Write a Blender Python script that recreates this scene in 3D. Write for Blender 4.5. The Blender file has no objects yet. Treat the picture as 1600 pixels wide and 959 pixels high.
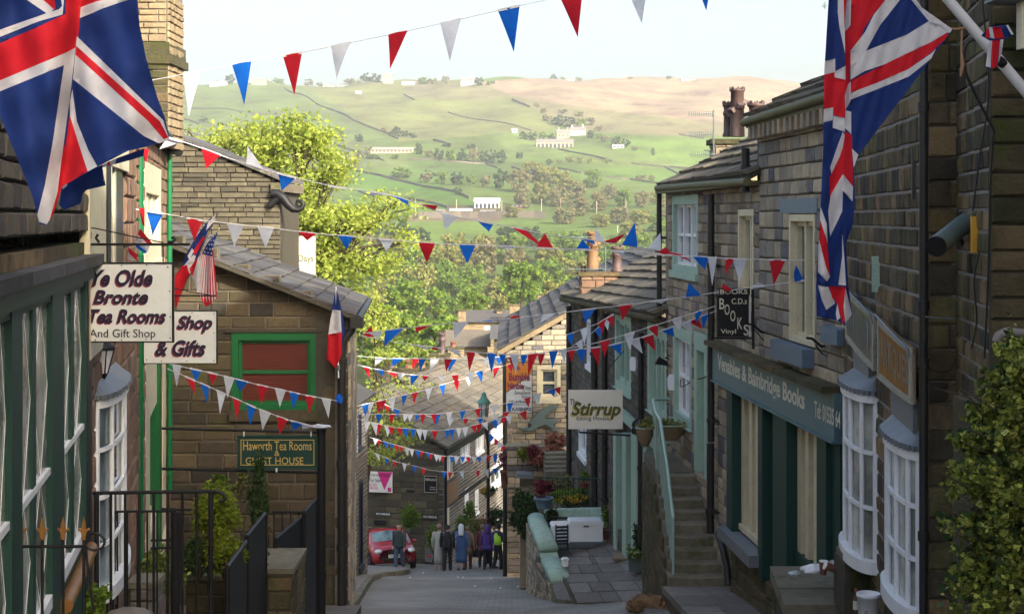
import bpy, math, random
import numpy as np
from mathutils import Vector, Matrix
from mathutils.geometry import delaunay_2d_cdt
R = random.Random(7)
F, CX, H = 2400.0, 800.0, 340.0
S = bpy.context.scene
# -- camera
cam = bpy.data.cameras.new('camera')
cam_o = bpy.data.objects.new('camera',cam)
S.collection.objects.link(cam_o)
cam_o.location = (0,0,0)
cam_o.rotation_euler = (math.radians(90),0,0)
cam.sensor_width = 36
cam.lens = 36 * F / 1600
cam.shift_y = (H-479.5) / 1600
cam.clip_end = 6000
S.camera = cam_o
# -- sky, sun, exposure
SUN_EL, SUN_AZ = 26.5, 142.0
wd = bpy.data.worlds.new('World')
S.world = wd
wd.use_nodes = True
nt = wd.node_tree
sky = nt.nodes.new('ShaderNodeTexSky')
sky.sky_type = 'NISHITA'
sky.sun_disc = False
sky.sun_elevation = math.radians(SUN_EL)
sky.sun_rotation = math.radians(SUN_AZ)
sky.air_density = 1.0
sky.dust_density = 8.0
sky.altitude = 200
bg = nt.nodes['Background']
bg.inputs[1].default_value = 0.12
nt.links.new(sky.outputs[0],bg.inputs[0])
sun = bpy.data.lights.new('sun','SUN')
sun.energy = 2.0
sun.angle = math.radians(0.6)
sun.color = (1.0,0.95,0.86)
sun_o = bpy.data.objects.new('sun',sun)
S.collection.objects.link(sun_o)
_a, _e = math.radians(SUN_AZ), math.radians(SUN_EL)
_d = Vector((math.sin(_a)*math.cos(_e),math.cos(_a)*math.cos(_e),math.sin(_e)))
sun_o.rotation_euler = _d.to_track_quat('Z','Y').to_euler()
sun_o.location = (20,-20,30)
S.view_settings.view_transform = 'Standard'
S.view_settings.look = 'None'
S.view_settings.exposure = 2.0
S.view_settings.gamma = 1
S.cycles.max_bounces = 8
S.cycles.diffuse_bounces = 5
S.cycles.transparent_max_bounces = 16
S.cycles.volume_bounces = 1
# -- helpers
def W(px,py,Y):
    return Vector(((px-CX)/F*Y,Y,-(py-H)/F*Y))
def road_z(Y):
    return -1.7 - 0.1994 * Y
def node_mat(name):
    m = bpy.data.materials.new(name)
    m.use_nodes = True
    t = m.node_tree
    return m, t, t.nodes['Principled BSDF']
def N(t,typ,**kw):
    n = t.nodes.new(typ)
    for k, v in kw.items():
        setattr(n,k,v)
    return n
def set_ramp(r,stops,interp='LINEAR'):
    cr = r.color_ramp
    cr.interpolation = interp
    while len(cr.elements) > 1:
        cr.elements.remove(cr.elements[-1])
    for i, (p,c) in enumerate(stops):
        e = cr.elements[0] if i == 0 else cr.elements.new(p)
        e.position = p
        e.color = (c[0],c[1],c[2],1) if not isinstance(c,(int,float)) else (c,c,c,1)
def mixc(t,fac,a,b,mode='MIX'):
    n = N(t,'ShaderNodeMix',data_type='RGBA',blend_type=mode)
    for i, v in ((0,fac),(6,a),(7,b)):
        if hasattr(v,'links') or hasattr(v,'is_linked'):
            t.links.new(v,n.inputs[i])
        elif isinstance(v,(int,float)):
            n.inputs[i].default_value = v if i == 0 else (v,v,v,1)
        else:
            n.inputs[i].default_value = (*v,1)
    return n.outputs[2]
def noise(t,scale,detail=4,rough=0.55,vec=None,lo=0.35,hi=0.65,sx=None):
    if vec is None:
        vec = N(t,'ShaderNodeNewGeometry').outputs['Position']
    if sx:
        mp = N(t,'ShaderNodeMapping')
        mp.inputs['Scale'].default_value = sx
        t.links.new(vec,mp.inputs['Vector'])
        vec = mp.outputs[0]
    n = N(t,'ShaderNodeTexNoise')
    n.inputs['Scale'].default_value = scale
    n.inputs['Detail'].default_value = detail
    n.inputs['Roughness'].default_value = rough
    t.links.new(vec,n.inputs['Vector'])
    r = N(t,'ShaderNodeMapRange')
    r.inputs[1].default_value = lo
    r.inputs[2].default_value = hi
    t.links.new(n.outputs['Fac'],r.inputs[0])
    return r.outputs[0]
def rand(t,k=7.31):
    oi = N(t,'ShaderNodeObjectInfo')
    ge = N(t,'ShaderNodeNewGeometry')
    a = N(t,'ShaderNodeMath',operation='MULTIPLY_ADD')
    a.inputs[1].default_value = k
    t.links.new(oi.outputs['Random'],a.inputs[0])
    t.links.new(ge.outputs['Random Per Island'],a.inputs[2])
    f = N(t,'ShaderNodeMath',operation='FRACT')
    t.links.new(a.outputs[0],f.inputs[0])
    return f.outputs[0]
def bump(t,bs,h,strength=0.4,dist=0.01):
    b = N(t,'ShaderNodeBump')
    b.inputs['Strength'].default_value = strength
    b.inputs['Distance'].default_value = dist
    t.links.new(h,b.inputs['Height'])
    t.links.new(b.outputs[0],bs.inputs['Normal'])
def stone_mat(name,palette,stain=(0.03,0.028,0.022),stain_amt=0.6,fine=9.0,moss=0.0,rough=0.92,bd=0.012,patch=1.1):
    m, t, b = node_mat(name)
    r = N(t,'ShaderNodeValToRGB')
    n = len(palette)
    set_ramp(r,[(i/max(1,n-1),c)for i,c in enumerate(palette)])
    t.links.new(rand(t),r.inputs[0])
    c = r.outputs[0]
    f1 = noise(t,fine,6,0.65,lo=0.3,hi=0.72)
    c = mixc(t,f1,c,mixc(t,1.0,c,(0.66,0.64,0.61),'MULTIPLY'))
    f2 = noise(t,patch,5,0.65,lo=0.42,hi=0.66,sx=(1,1,0.6))
    ma = N(t,'ShaderNodeMath',operation='MULTIPLY')
    ma.inputs[1].default_value = stain_amt * 0.7
    t.links.new(f2,ma.inputs[0])
    c = mixc(t,ma.outputs[0],c,stain)
    if moss:
        f3 = noise(t,2.3,6,0.7,lo=0.62-moss*0.2,hi=0.70)
        c = mixc(t,f3,c,(0.055,0.065,0.012))
    t.links.new(c,b.inputs['Base Color'])
    b.inputs['Roughness'].default_value = rough
    b.inputs['Specular IOR Level'].default_value = 0.25
    bump(t,b,noise(t,fine*3.2,6,0.7,lo=0.1,hi=0.9),0.8,bd)
    return m
def paint(name,col,rough=0.45,wear=0.25,wearcol=None,metal=0.0,scale=5.0,spec=0.5):
    m, t, b = node_mat(name)
    wc = wearcol or tuple(x*0.55 for x in col)
    f = noise(t,scale,6,0.7,lo=0.42,hi=0.75)
    ma = N(t,'ShaderNodeMath',operation='MULTIPLY')
    ma.inputs[1].default_value = wear
    t.links.new(f,ma.inputs[0])
    c = mixc(t,ma.outputs[0],col,wc)
    f = noise(t,scale*7,4,0.6,lo=0.35,hi=0.8)
    ma = N(t,'ShaderNodeMath',operation='MULTIPLY')
    ma.inputs[1].default_value = wear * 0.6
    t.links.new(f,ma.inputs[0])
    c = mixc(t,ma.outputs[0],c,wc)
    t.links.new(c,b.inputs['Base Color'])
    b.inputs['Roughness'].default_value = rough
    b.inputs['Metallic'].default_value = metal
    b.inputs['Specular IOR Level'].default_value = spec
    bump(t,b,noise(t,scale*9,3,0.6,lo=0.2,hi=0.8),0.15,0.004)
    return m
def leaf_mat(name,cols,trans=0.35,rough=0.6):
    m, t, b = node_mat(name)
    r = N(t,'ShaderNodeValToRGB')
    n = len(cols)
    set_ramp(r,[(i/max(1,n-1),c)for i,c in enumerate(cols)])
    t.links.new(rand(t),r.inputs[0])
    c = r.outputs[0]
    c = mixc(t,noise(t,0.8,3,lo=0.35,hi=0.65),c,mixc(t,1.0,c,(0.72,0.78,0.7),'MULTIPLY'))
    t.links.new(c,b.inputs['Base Color'])
    b.inputs['Roughness'].default_value = rough
    b.inputs['Specular IOR Level'].default_value = 0.2
    tr = N(t,'ShaderNodeBsdfTranslucent')
    t.links.new(c,tr.inputs[0])
    mx = N(t,'ShaderNodeMixShader')
    mx.inputs[0].default_value = trans
    t.links.new(b.outputs[0],mx.inputs[1])
    t.links.new(tr.outputs[0],mx.inputs[2])
    t.links.new(mx.outputs[0],t.nodes['Material Output'].inputs[0])
    return m
def cloth_mat(name,col,trans=0.35):
    m, t, b = node_mat(name)
    c = mixc(t,noise(t,14,4,lo=0.4,hi=0.8),col,tuple(x*0.82 for x in col))
    t.links.new(c,b.inputs['Base Color'])
    b.inputs['Roughness'].default_value = 0.75
    b.inputs['Specular IOR Level'].default_value = 0.2
    tr = N(t,'ShaderNodeBsdfTranslucent')
    t.links.new(c,tr.inputs[0])
    mx = N(t,'ShaderNodeMixShader')
    mx.inputs[0].default_value = trans
    t.links.new(b.outputs[0],mx.inputs[1])
    t.links.new(tr.outputs[0],mx.inputs[2])
    t.links.new(mx.outputs[0],t.nodes['Material Output'].inputs[0])
    bump(t,b,noise(t,6,4,lo=0.2,hi=0.8),0.3,0.01)
    return m
def glass_mat(name,col=(0.02,0.025,0.03),rough=0.06):
    m, t, b = node_mat(name)
    c = mixc(t,noise(t,1.7,3,lo=0.4,hi=0.62),col,tuple(min(1,x*3.2+0.01)for x in col))
    t.links.new(c,b.inputs['Base Color'])
    b.inputs['Roughness'].default_value = rough
    b.inputs['Specular IOR Level'].default_value = 0.9
    bump(t,b,noise(t,2.5,2,lo=0,hi=1),0.08,0.01)
    return m
M = {}
M['tan'] = stone_mat('tan_stone',[(0.211,0.161,0.100),(0.367,0.293,0.196),(0.477,0.387,0.257),(0.275,0.246,0.201),(0.564,0.473,0.321),(0.367,0.303,0.245),(0.129,0.117,0.123),(0.421,0.349,0.234)],stain_amt=0.45)
M['tan_hi'] = stone_mat('pale_stone',[(0.446,0.384,0.261),(0.539,0.459,0.319),(0.369,0.319,0.233),(0.247,0.238,0.222),(0.509,0.435,0.291),(0.137,0.140,0.154),(0.431,0.369,0.253)],stain_amt=0.30)
M['grit'] = stone_mat('brown_gritstone',[(0.069,0.055,0.034),(0.105,0.082,0.050),(0.085,0.069,0.044),(0.137,0.109,0.065),(0.044,0.039,0.033),(0.097,0.078,0.054)],stain=(0.04,0.038,0.018),stain_amt=0.5,moss=0.25)
M['lit'] = stone_mat('weathered_stone',[(0.105,0.094,0.059),(0.138,0.125,0.082),(0.086,0.075,0.055),(0.164,0.144,0.093),(0.056,0.052,0.041),(0.125,0.110,0.071)],stain_amt=0.45)
M['gold'] = stone_mat('golden_stone',[(0.277,0.211,0.121),(0.330,0.258,0.155),(0.237,0.184,0.112),(0.303,0.238,0.138)],stain_amt=0.15)
M['soot'] = stone_mat('sooty_stone',[(0.052,0.046,0.036),(0.157,0.117,0.058),(0.084,0.075,0.052),(0.392,0.274,0.136),(0.065,0.058,0.046),(0.235,0.162,0.071),(0.104,0.117,0.046),(0.313,0.222,0.110)],stain=(0.010,0.010,0.008),stain_amt=0.85,patch=2.6,bd=0.03)
M['moss'] = stone_mat('mossy_stone',[(0.122,0.095,0.052),(0.086,0.082,0.044),(0.196,0.139,0.074),(0.055,0.056,0.030)],stain=(0.02,0.022,0.01),stain_amt=0.7,moss=0.6,bd=0.03)
M['red'] = stone_mat('reddish_stone',[(0.224,0.133,0.087),(0.280,0.175,0.112),(0.182,0.112,0.077),(0.308,0.210,0.140)],stain_amt=0.3)
M['far'] = stone_mat('dark_coursed_stone',[(0.101,0.092,0.077),(0.151,0.130,0.101),(0.081,0.073,0.065),(0.182,0.151,0.112)],stain_amt=0.4)
M['slate'] = stone_mat('stone_slate',[(0.121,0.107,0.083),(0.164,0.143,0.103),(0.095,0.086,0.072),(0.207,0.172,0.121)],stain=(0.03,0.028,0.02),stain_amt=0.5,moss=0.3)
M['slate2'] = stone_mat('grey_slate',[(0.075,0.078,0.083),(0.112,0.114,0.117),(0.060,0.060,0.063),(0.143,0.135,0.128)],stain=(0.05,0.035,0.02),stain_amt=0.45,moss=0.15)
M['slate3'] = stone_mat('brown_slate',[(0.149,0.138,0.110),(0.187,0.165,0.127),(0.121,0.110,0.090),(0.220,0.182,0.127)],stain_amt=0.25)
M['flag'] = stone_mat('paving_stone',[(0.182,0.168,0.154),(0.224,0.210,0.189),(0.154,0.140,0.126),(0.266,0.245,0.217)],stain=(0.05,0.046,0.035),stain_amt=0.4,moss=0.1,rough=0.8)
M['step'] = stone_mat('step_stone',[(0.180,0.165,0.123),(0.234,0.216,0.159),(0.162,0.144,0.105)],stain=(0.045,0.042,0.022),stain_amt=0.6,moss=0.35)
M['mortar_w'] = stone_mat('pale_mortar',[(0.36,0.34,0.31),(0.28,0.26,0.23)],stain_amt=0.5,fine=14)
M['mortar_g'] = stone_mat('grey_mortar',[(0.19,0.165,0.12),(0.15,0.13,0.095)],stain_amt=0.4,fine=14)
M['mortar_d'] = stone_mat('dark_mortar',[(0.085,0.075,0.055),(0.065,0.058,0.04)],stain_amt=0.4,fine=14)
M['mortar_far'] = stone_mat('far_mortar',[(0.34,0.33,0.30),(0.28,0.27,0.25)],stain_amt=0.3,fine=14)
M['render'] = stone_mat('old_render',[(0.27,0.245,0.20),(0.22,0.20,0.16)],stain_amt=0.6,fine=5)
M['lead'] = paint('lead_sheet',(0.15,0.17,0.19),0.55,0.5,(0.07,0.07,0.06))
M['white'] = paint('white_paint',(0.78,0.80,0.82),0.4,0.25,(0.40,0.40,0.38))
M['cream'] = paint('cream_paint',(0.62,0.57,0.39),0.5,0.45,(0.33,0.27,0.16))
M['mint'] = paint('mint_paint',(0.33,0.47,0.38),0.6,0.35,(0.16,0.23,0.18),spec=0.3)
M['mint_w'] = paint('mint_masonry_paint',(0.38,0.52,0.43),0.8,0.55,(0.12,0.16,0.11),spec=0.2)
M['green'] = paint('bright_green_paint',(0.006,0.11,0.028),0.4,0.2)
M['dgreen'] = paint('dark_green_paint',(0.010,0.045,0.034),0.55,0.3,(0.02,0.035,0.03),spec=0.25)
M['fascia'] = paint('blue_green_fascia',(0.075,0.16,0.18),0.5,0.35,(0.09,0.12,0.11))
M['blue_p'] = paint('slate_blue_paint',(0.10,0.16,0.22),0.5,0.35)
M['navy'] = paint('navy_paint',(0.01,0.013,0.03),0.35,0.3)
M['black'] = paint('black_iron',(0.008,0.008,0.009),0.5,0.35,(0.022,0.02,0.018),spec=0.25)
M['blackpipe'] = paint('black_downpipe',(0.012,0.011,0.011),0.5,0.4,(0.03,0.03,0.018))
M['pipe_g'] = paint('green_downpipe',(0.006,0.13,0.04),0.35,0.2)
M['gutter'] = paint('mossy_gutter',(0.12,0.11,0.035),0.7,0.6,(0.05,0.05,0.02))
M['gilt'] = paint('gilded_iron',(0.30,0.14,0.03),0.5,0.5,(0.12,0.06,0.02),metal=0.5)
M['terra'] = paint('terracotta',(0.17,0.062,0.032),0.7,0.5,(0.05,0.03,0.025))
M['potred'] = paint('red_flowerpot',(0.30,0.05,0.03),0.5,0.3)
M['pot_dark'] = paint('dark_clay_pot',(0.085,0.05,0.045),0.6,0.5,(0.03,0.022,0.02))
M['buff'] = paint('buff_clay_pot',(0.24,0.13,0.055),0.75,0.6,(0.07,0.04,0.025))
M['copper'] = paint('verdigris_copper',(0.12,0.30,0.25),0.6,0.4)
M['wood'] = paint('brown_boards',(0.20,0.14,0.075),0.6,0.5,scale=9)
M['glass'] = glass_mat('window_glass')
M['glass_b'] = glass_mat('bluish_glass',(0.06,0.08,0.09))
M['glass_c'] = glass_mat('curtain_reflection_glass',(0.16,0.17,0.15),0.15)  # pale tone for curtains; in the tea room panes it paints reflections
M['lampglass'] = glass_mat('lantern_glass',(0.35,0.38,0.38),0.2)
M['blind'] = paint('red_brown_blind',(0.16,0.035,0.022),0.4,0.3)
M['sign_w'] = paint('white_sign_board',(0.66,0.68,0.66),0.4,0.28,(0.32,0.36,0.26),scale=2.5)
M['sign_c'] = paint('cream_sign_board',(0.62,0.60,0.46),0.5,0.15)
M['sign_g'] = paint('grey_beige_sign',(0.68,0.66,0.58),0.5,0.1)
M['ink'] = paint('navy_ink',(0.012,0.010,0.03),0.4,0.1)
M['maroon'] = paint('maroon_shadow',(0.20,0.03,0.06),0.4,0.1)
M['gold_l'] = paint('gold_letters',(0.55,0.40,0.12),0.4,0.2)
M['cream_l'] = paint('cream_letters',(0.62,0.60,0.48),0.5,0.2)
M['olive_l'] = paint('olive_letters',(0.06,0.08,0.025),0.5,0.1)
M['orange'] = paint('orange_sign',(0.55,0.19,0.02),0.5,0.2)
M['magenta'] = paint('magenta_print',(0.50,0.01,0.18),0.5,0.1)
M['yellow'] = paint('yellow_plastic',(0.65,0.33,0.02),0.4,0.2)
M['grey_m'] = paint('grey_metal',(0.10,0.14,0.135),0.45,0.4)
M['galv'] = paint('pale_green_rail',(0.30,0.44,0.38),0.4,0.3)
M['plastic_w'] = paint('white_plastic',(0.72,0.74,0.76),0.3,0.15)
M['rope'] = paint('white_cord',(0.62,0.62,0.62),0.8,0.2)
M['hemp'] = paint('brown_rope',(0.28,0.15,0.08),0.9,0.4)
M['c_red'] = cloth_mat('red_cloth',(0.66,0.02,0.035),0.5)
M['c_blue'] = cloth_mat('blue_cloth',(0.01,0.16,0.68),0.5)
M['c_white'] = cloth_mat('white_cloth',(0.72,0.75,0.80),0.4)
M['u_red'] = cloth_mat('flag_red',(0.55,0.012,0.022),0.3)
M['u_blue'] = cloth_mat('flag_navy',(0.012,0.032,0.15),0.3)
M['u_white'] = cloth_mat('flag_white',(0.62,0.60,0.60),0.35)
M['bark'] = stone_mat('bark',[(0.09,0.07,0.045),(0.06,0.05,0.035)],stain_amt=0.4)
M['l_spring'] = leaf_mat('spring_leaves',[(0.33,0.40,0.06),(0.42,0.47,0.09),(0.26,0.34,0.05),(0.46,0.48,0.14)],0.5)
M['l_mid'] = leaf_mat('green_leaves',[(0.11,0.20,0.02),(0.18,0.28,0.03),(0.08,0.14,0.02),(0.25,0.31,0.04)],0.4)
M['l_olive'] = leaf_mat('olive_leaves',[(0.20,0.22,0.05),(0.28,0.27,0.07),(0.15,0.16,0.04)],0.35)
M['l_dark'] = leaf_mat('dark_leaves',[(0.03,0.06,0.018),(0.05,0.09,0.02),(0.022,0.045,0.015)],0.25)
M['l_brown'] = leaf_mat('budding_brown_leaves',[(0.19,0.18,0.075),(0.25,0.22,0.09),(0.15,0.15,0.06),(0.22,0.17,0.10)],0.3)
M['l_conifer'] = leaf_mat('golden_conifer',[(0.15,0.20,0.015),(0.24,0.28,0.02),(0.09,0.13,0.012)],0.3)
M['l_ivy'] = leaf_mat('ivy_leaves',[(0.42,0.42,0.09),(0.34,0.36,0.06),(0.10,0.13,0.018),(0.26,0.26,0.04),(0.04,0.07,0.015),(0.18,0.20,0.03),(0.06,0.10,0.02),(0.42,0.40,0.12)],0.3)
M['l_variegated'] = leaf_mat('variegated_leaves',[(0.10,0.16,0.02),(0.30,0.33,0.08),(0.05,0.10,0.015)],0.2)
M['l_red'] = leaf_mat('dark_red_leaves',[(0.12,0.01,0.025),(0.20,0.03,0.04)],0.2)
M['l_pink'] = leaf_mat('pink_red_leaves',[(0.40,0.10,0.08),(0.30,0.09,0.07),(0.48,0.20,0.14),(0.2,0.13,0.05)],0.2)
M['l_yellow'] = leaf_mat('yellow_flowers',[(0.75,0.45,0.02),(0.65,0.35,0.02)],0.2)
M['l_whitef'] = leaf_mat('white_flowers',[(0.75,0.75,0.72),(0.7,0.6,0.2)],0.2)
class Fr:
    """a local frame: origin, U along, V up, N out; right-handed"""
    def __init__(s,o,U,V,Nn=None):
        s.o = Vector(o); s.U = Vector(U).normalized(); s.V = Vector(V).normalized()
        s.N = Vector(Nn).normalized() if Nn else s.U.cross(s.V).normalized()
        s.R = Matrix((s.U,s.V,s.N)).transposed()
    def p(s,u,v,n=0.0):
        return s.o + s.U * u + s.V * v + s.N * n
def fac(pxa,Ya,pxb,Yb,z=0.0):
    """vertical facade from photo column pxa at distance Ya to column pxb at Yb (left to right)"""
    a = Vector(((pxa-CX)/F*Ya,Ya,z)); b = Vector(((pxb-CX)/F*Yb,Yb,z))
    f = Fr(a,b-a,(0,0,1)); f.L = (b-a).length
    return f
def uy(fr,px):
    k = (px-CX) / F
    u = (k*fr.o.y-fr.o.x) / (fr.U.x-k*fr.U.y)
    return u, fr.o.y + fr.U.y * u
def zat(fr,px,py):
    u, Y = uy(fr,px)
    return -(py-H) / F * Y
def rect(fr,x0,x1,y0,y1):
    """photo rectangle laid on a facade: u0,u1,v0,v1"""
    ua, ub = uy(fr,x0)[0], uy(fr,x1)[0]
    xm = (x0+x1) / 2
    return ua, ub, zat(fr,xm,y1) - fr.o.z, zat(fr,xm,y0) - fr.o.z
class MB:
    def __init__(s):
        s.v = []; s.f = []; s.m = []; s.mats = []; s.smooth = []
    def mi(s,mat):
        if mat not in s.mats:
            s.mats.append(mat)
        return s.mats.index(mat)
    def add(s,vs,fs,mat,sm=False):
        b = len(s.v); k = s.mi(mat)
        s.v.extend([tuple(x)for x in vs])
        for f in fs:
            s.f.append([b+i for i in f]); s.m.append(k); s.smooth.append(sm)
    def box(s,fr,u0,u1,v0,v1,n0,n1,mat):
        P = [fr.p(u,v,n)for n in(n0,n1)for v in(v0,v1)for u in(u0,u1)]
        s.add(P,[(4,5,7,6),(1,0,2,3),(5,1,3,7),(0,4,6,2),(6,7,3,2),(0,1,5,4)],mat)
    def prism(s,fr,poly,n0,n1,mat):
        k = len(poly)
        P = [fr.p(u,v,n0)for u,v in poly] + [fr.p(u,v,n1)for u,v in poly]
        area = sum(poly[i][0]*poly[(i+1)%k][1]-poly[(i+1)%k][0]*poly[i][1]for i in range(k))
        if area > 0:
            fs = [tuple(range(k,2*k)),tuple(reversed(range(k)))] + [(i,(i+1)%k,k+(i+1)%k,k+i)for i in range(k)]
        else:
            fs = [tuple(reversed(range(k,2*k))),tuple(range(k))] + [((i+1)%k,i,k+i,k+(i+1)%k)for i in range(k)]
        s.add(P,fs,mat)
    def tube(s,pts,r,mat,seg=8,cap=True):
        pts = [Vector(p)for p in pts]
        rs = r if isinstance(r,(list,tuple)) else [r] * len(pts)
        P = []; fs = []; prev = None
        for i, p in enumerate(pts):
            d = (pts[min(i+1,len(pts)-1)]-pts[max(i-1,0)])
            if d.length < 1e-9: d = Vector((0,0,1))
            d.normalize()
            if prev is None:
                a = d.cross(Vector((0,0,1)))
                if a.length < 0.1: a = d.cross(Vector((1,0,0)))
            else:
                a = prev - d * prev.dot(d)
            a.normalize(); prev = a; b = d.cross(a)
            for j in range(seg):
                t = 2 * math.pi * j / seg
                P.append(p+(a*math.cos(t)+b*math.sin(t))*rs[i])
        for i in range(len(pts)-1):
            for j in range(seg):
                j2 = (j+1) % seg
                fs.append((i*seg+j,i*seg+j2,(i+1)*seg+j2,(i+1)*seg+j))
        s.add(P,fs,mat,True)
        if cap:
            s.add(P[:seg],[tuple(reversed(range(seg)))],mat); s.add(P[-seg:],[tuple(range(seg))],mat)
    def lathe(s,c,prof,mat,seg=14,sx=1.0,sy=1.0,rot=0.0):
        c = Vector(c); P = []; fs = []
        for r, z in prof:
            for j in range(seg):
                t = 2 * math.pi * j / seg
                x, y = r * math.cos(t) * sx, r * math.sin(t) * sy
                P.append(c+Vector((x*math.cos(rot)-y*math.sin(rot),x*math.sin(rot)+y*math.cos(rot),z)))
        for i in range(len(prof)-1):
            for j in range(seg):
                j2 = (j+1) % seg
                fs.append((i*seg+j,i*seg+j2,(i+1)*seg+j2,(i+1)*seg+j))
        s.add(P,fs,mat,True)
        s.add(P[:seg],[tuple(reversed(range(seg)))],mat); s.add(P[-seg:],[tuple(range(seg))],mat)
    def blob(s,c,r,mat,seg=12,rings=8,jit=0.0,rng=R):
        c = Vector(c); rx, ry, rz = r
        P = []; fs = []
        for i in range(rings+1):
            a = math.pi * i / rings
            for j in range(seg):
                t = 2 * math.pi * j / seg
                k = 1 + rng.uniform(-jit,jit)
                P.append(c+Vector((rx*k*math.sin(a)*math.cos(t),ry*k*math.sin(a)*math.sin(t),-rz*k*math.cos(a))))
        for i in range(rings):
            for j in range(seg):
                j2 = (j+1) % seg
                fs.append((i*seg+j,i*seg+j2,(i+1)*seg+j2,(i+1)*seg+j))
        s.add(P,fs,mat,True)
    def build(s,name,parent=None,**props):
        me = bpy.data.meshes.new(name)
        off = WL(parent) if parent else Vector((0,0,0))
        if parent is None and 'at' in props:
            off = Vector(props.pop('at'))
        props.pop('at',None)
        v = [(x-off.x,y-off.y,z-off.z)for x,y,z in s.v]
        me.from_pydata(v,[],s.f)
        for m in s.mats:
            me.materials.append(m)
        me.polygons.foreach_set('material_index',s.m)
        me.polygons.foreach_set('use_smooth',s.smooth)
        me.update()
        o = bpy.data.objects.new(name,me)
        S.collection.objects.link(o)
        if parent:
            o.parent = parent
        else:
            o.location = off
        for k, x in props.items():
            o[k] = x
        return o
def WL(o):
    l = Vector((0,0,0))
    while o:
        l = l + Vector(o.location); o = o.parent
    return l
def thing(name,label,cat,loc,group=None):
    o = bpy.data.objects.new(name,None)
    S.collection.objects.link(o)
    o.location = loc
    o.empty_display_size = 0.2
    o['label'] = label; o['category'] = cat; o['kind'] = 'thing'
    if group: o['group'] = group
    return o
def tagged(o,label,cat,group=None):
    o['label'] = label; o['category'] = cat; o['kind'] = 'thing'
    if group: o['group'] = group
    return o
# ---- stones and slates: shared meshes, one object each
def block_mesh(seed,kind):
    r = random.Random(seed)
    j = lambda a: r.uniform(-a,a)
    if kind == 'stone':
        V = [(-.5,-.5,0),(.5,-.5,0),(.5,.5,0),(-.5,.5,0)]
        V += [(-.5+abs(j(.01)),-.5+abs(j(.03)),.62+j(.1)),(.5-abs(j(.01)),-.5+abs(j(.03)),.62+j(.1)),(.5-abs(j(.01)),.5-abs(j(.03)),.62+j(.1)),(-.5+abs(j(.01)),.5-abs(j(.03)),.62+j(.1))]
        V += [(-.46+j(.015),-.40+j(.05),.93+j(.09)),(.46+j(.015),-.40+j(.05),.93+j(.09)),(.46+j(.015),.40+j(.05),.93+j(.09)),(-.46+j(.015),.40+j(.05),.93+j(.09)),(j(.2),j(.1),1.0+j(.1))]
        Fs = [(0,1,5,4),(1,2,6,5),(2,3,7,6),(3,0,4,7),(4,5,9,8),(5,6,10,9),(6,7,11,10),(7,4,8,11),(8,9,12),(9,10,12),(10,11,12),(11,8,12)]
    else:
        V = [(-.5,-.5,0),(.5,-.5,0),(.5,.62,-.35),(-.5,.62,-.35)]
        V += [(-.5+abs(j(.02)),-.5+j(.03),1+j(.12)),(.5-abs(j(.02)),-.5+j(.03),1+j(.12)),(.5,.62,.15),(-.5,.62,.15),(j(.15),-.52+j(.02),.95+j(.12))]
        Fs = [(0,1,5,8,4),(1,2,6,5),(2,3,7,6),(3,0,4,7),(4,8,7),(8,5,6),(8,6,7)]
    return V, Fs
BLK = {k:[block_mesh(i*13+len(k),k)for i in range(8)]for k in('stone','slate')}
_bm = {}
def shared_block(kind,i,mat,name):
    key = (kind,i,mat.name)
    if key not in _bm:
        me = bpy.data.meshes.new(name)
        V, Fs = BLK[kind][i]
        me.from_pydata(V,[],Fs); me.materials.append(mat); me.update()
        _bm[key] = me
    return _bm[key]
def proj(p):
    return (CX+F*p.x/p.y,H-F*p.z/p.y) if p.y > 0.1 else (-9999,-9999)
def lay(fr,items,parent,mat,kind,name,cap,minpx=7):
    """items: (u0,u1,v0,v1,n0,thick); biggest in the photo become objects, the rest one joined part"""
    off = WL(parent)
    sc = []
    for it in items:
        u0, u1, v0, v1, n0, th = it
        c = fr.p((u0+u1)/2,(v0+v1)/2,n0)
        a = proj(fr.p(u0,v0)); b = proj(fr.p(u1,v1)); pc = proj(c)
        vis = -10 < pc[0] < 1610 and -10 < pc[1] < 969
        w = max(abs(a[0]-b[0]),abs(a[1]-b[1]))
        area = abs((a[0]-b[0])*(a[1]-b[1]))
        sc.append((vis and w>=minpx,area,it,c))
    sc.sort(key=lambda x:(not x[0],-x[1]))
    mb = MB(); nobj = 0
    for ok, area, it, c in sc:
        u0, u1, v0, v1, n0, th = it
        i = R.randrange(8)
        if ok and nobj < cap:
            o = bpy.data.objects.new(name,shared_block(kind,i,mat,name))
            S.collection.objects.link(o)
            o.parent = parent
            o.rotation_mode = 'QUATERNION'
            o.rotation_quaternion = fr.R.to_quaternion()
            o.location = c - off
            o.scale = (u1-u0,v1-v0,th)
            nobj += 1
        else:
            V, Fs = BLK[kind][i]
            P = [c+fr.U*(x*(u1-u0))+fr.V*(y*(v1-v0))+fr.N*(z*th)for x,y,z in V]
            mb.add(P,Fs,mat)
    if mb.v:
        mb.build('small_'+name+'s',parent,kind='stuff')
def spans(poly,v):
    xs = []
    k = len(poly)
    for i in range(k):
        (a,b), (c,d) = poly[i], poly[(i+1)%k]
        if (b<=v<d) or (d<=v<b):
            xs.append(a+(v-b)/(d-b)*(c-a))
    xs.sort()
    return [(xs[i],xs[i+1])for i in range(0,len(xs)-1,2)]
def cut(iv,a,b):
    out = []
    for x, y in iv:
        if b <= x or a >= y: out.append((x,y)); continue
        if x < a: out.append((x,a))
        if y > b: out.append((b,y))
    return out
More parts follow.
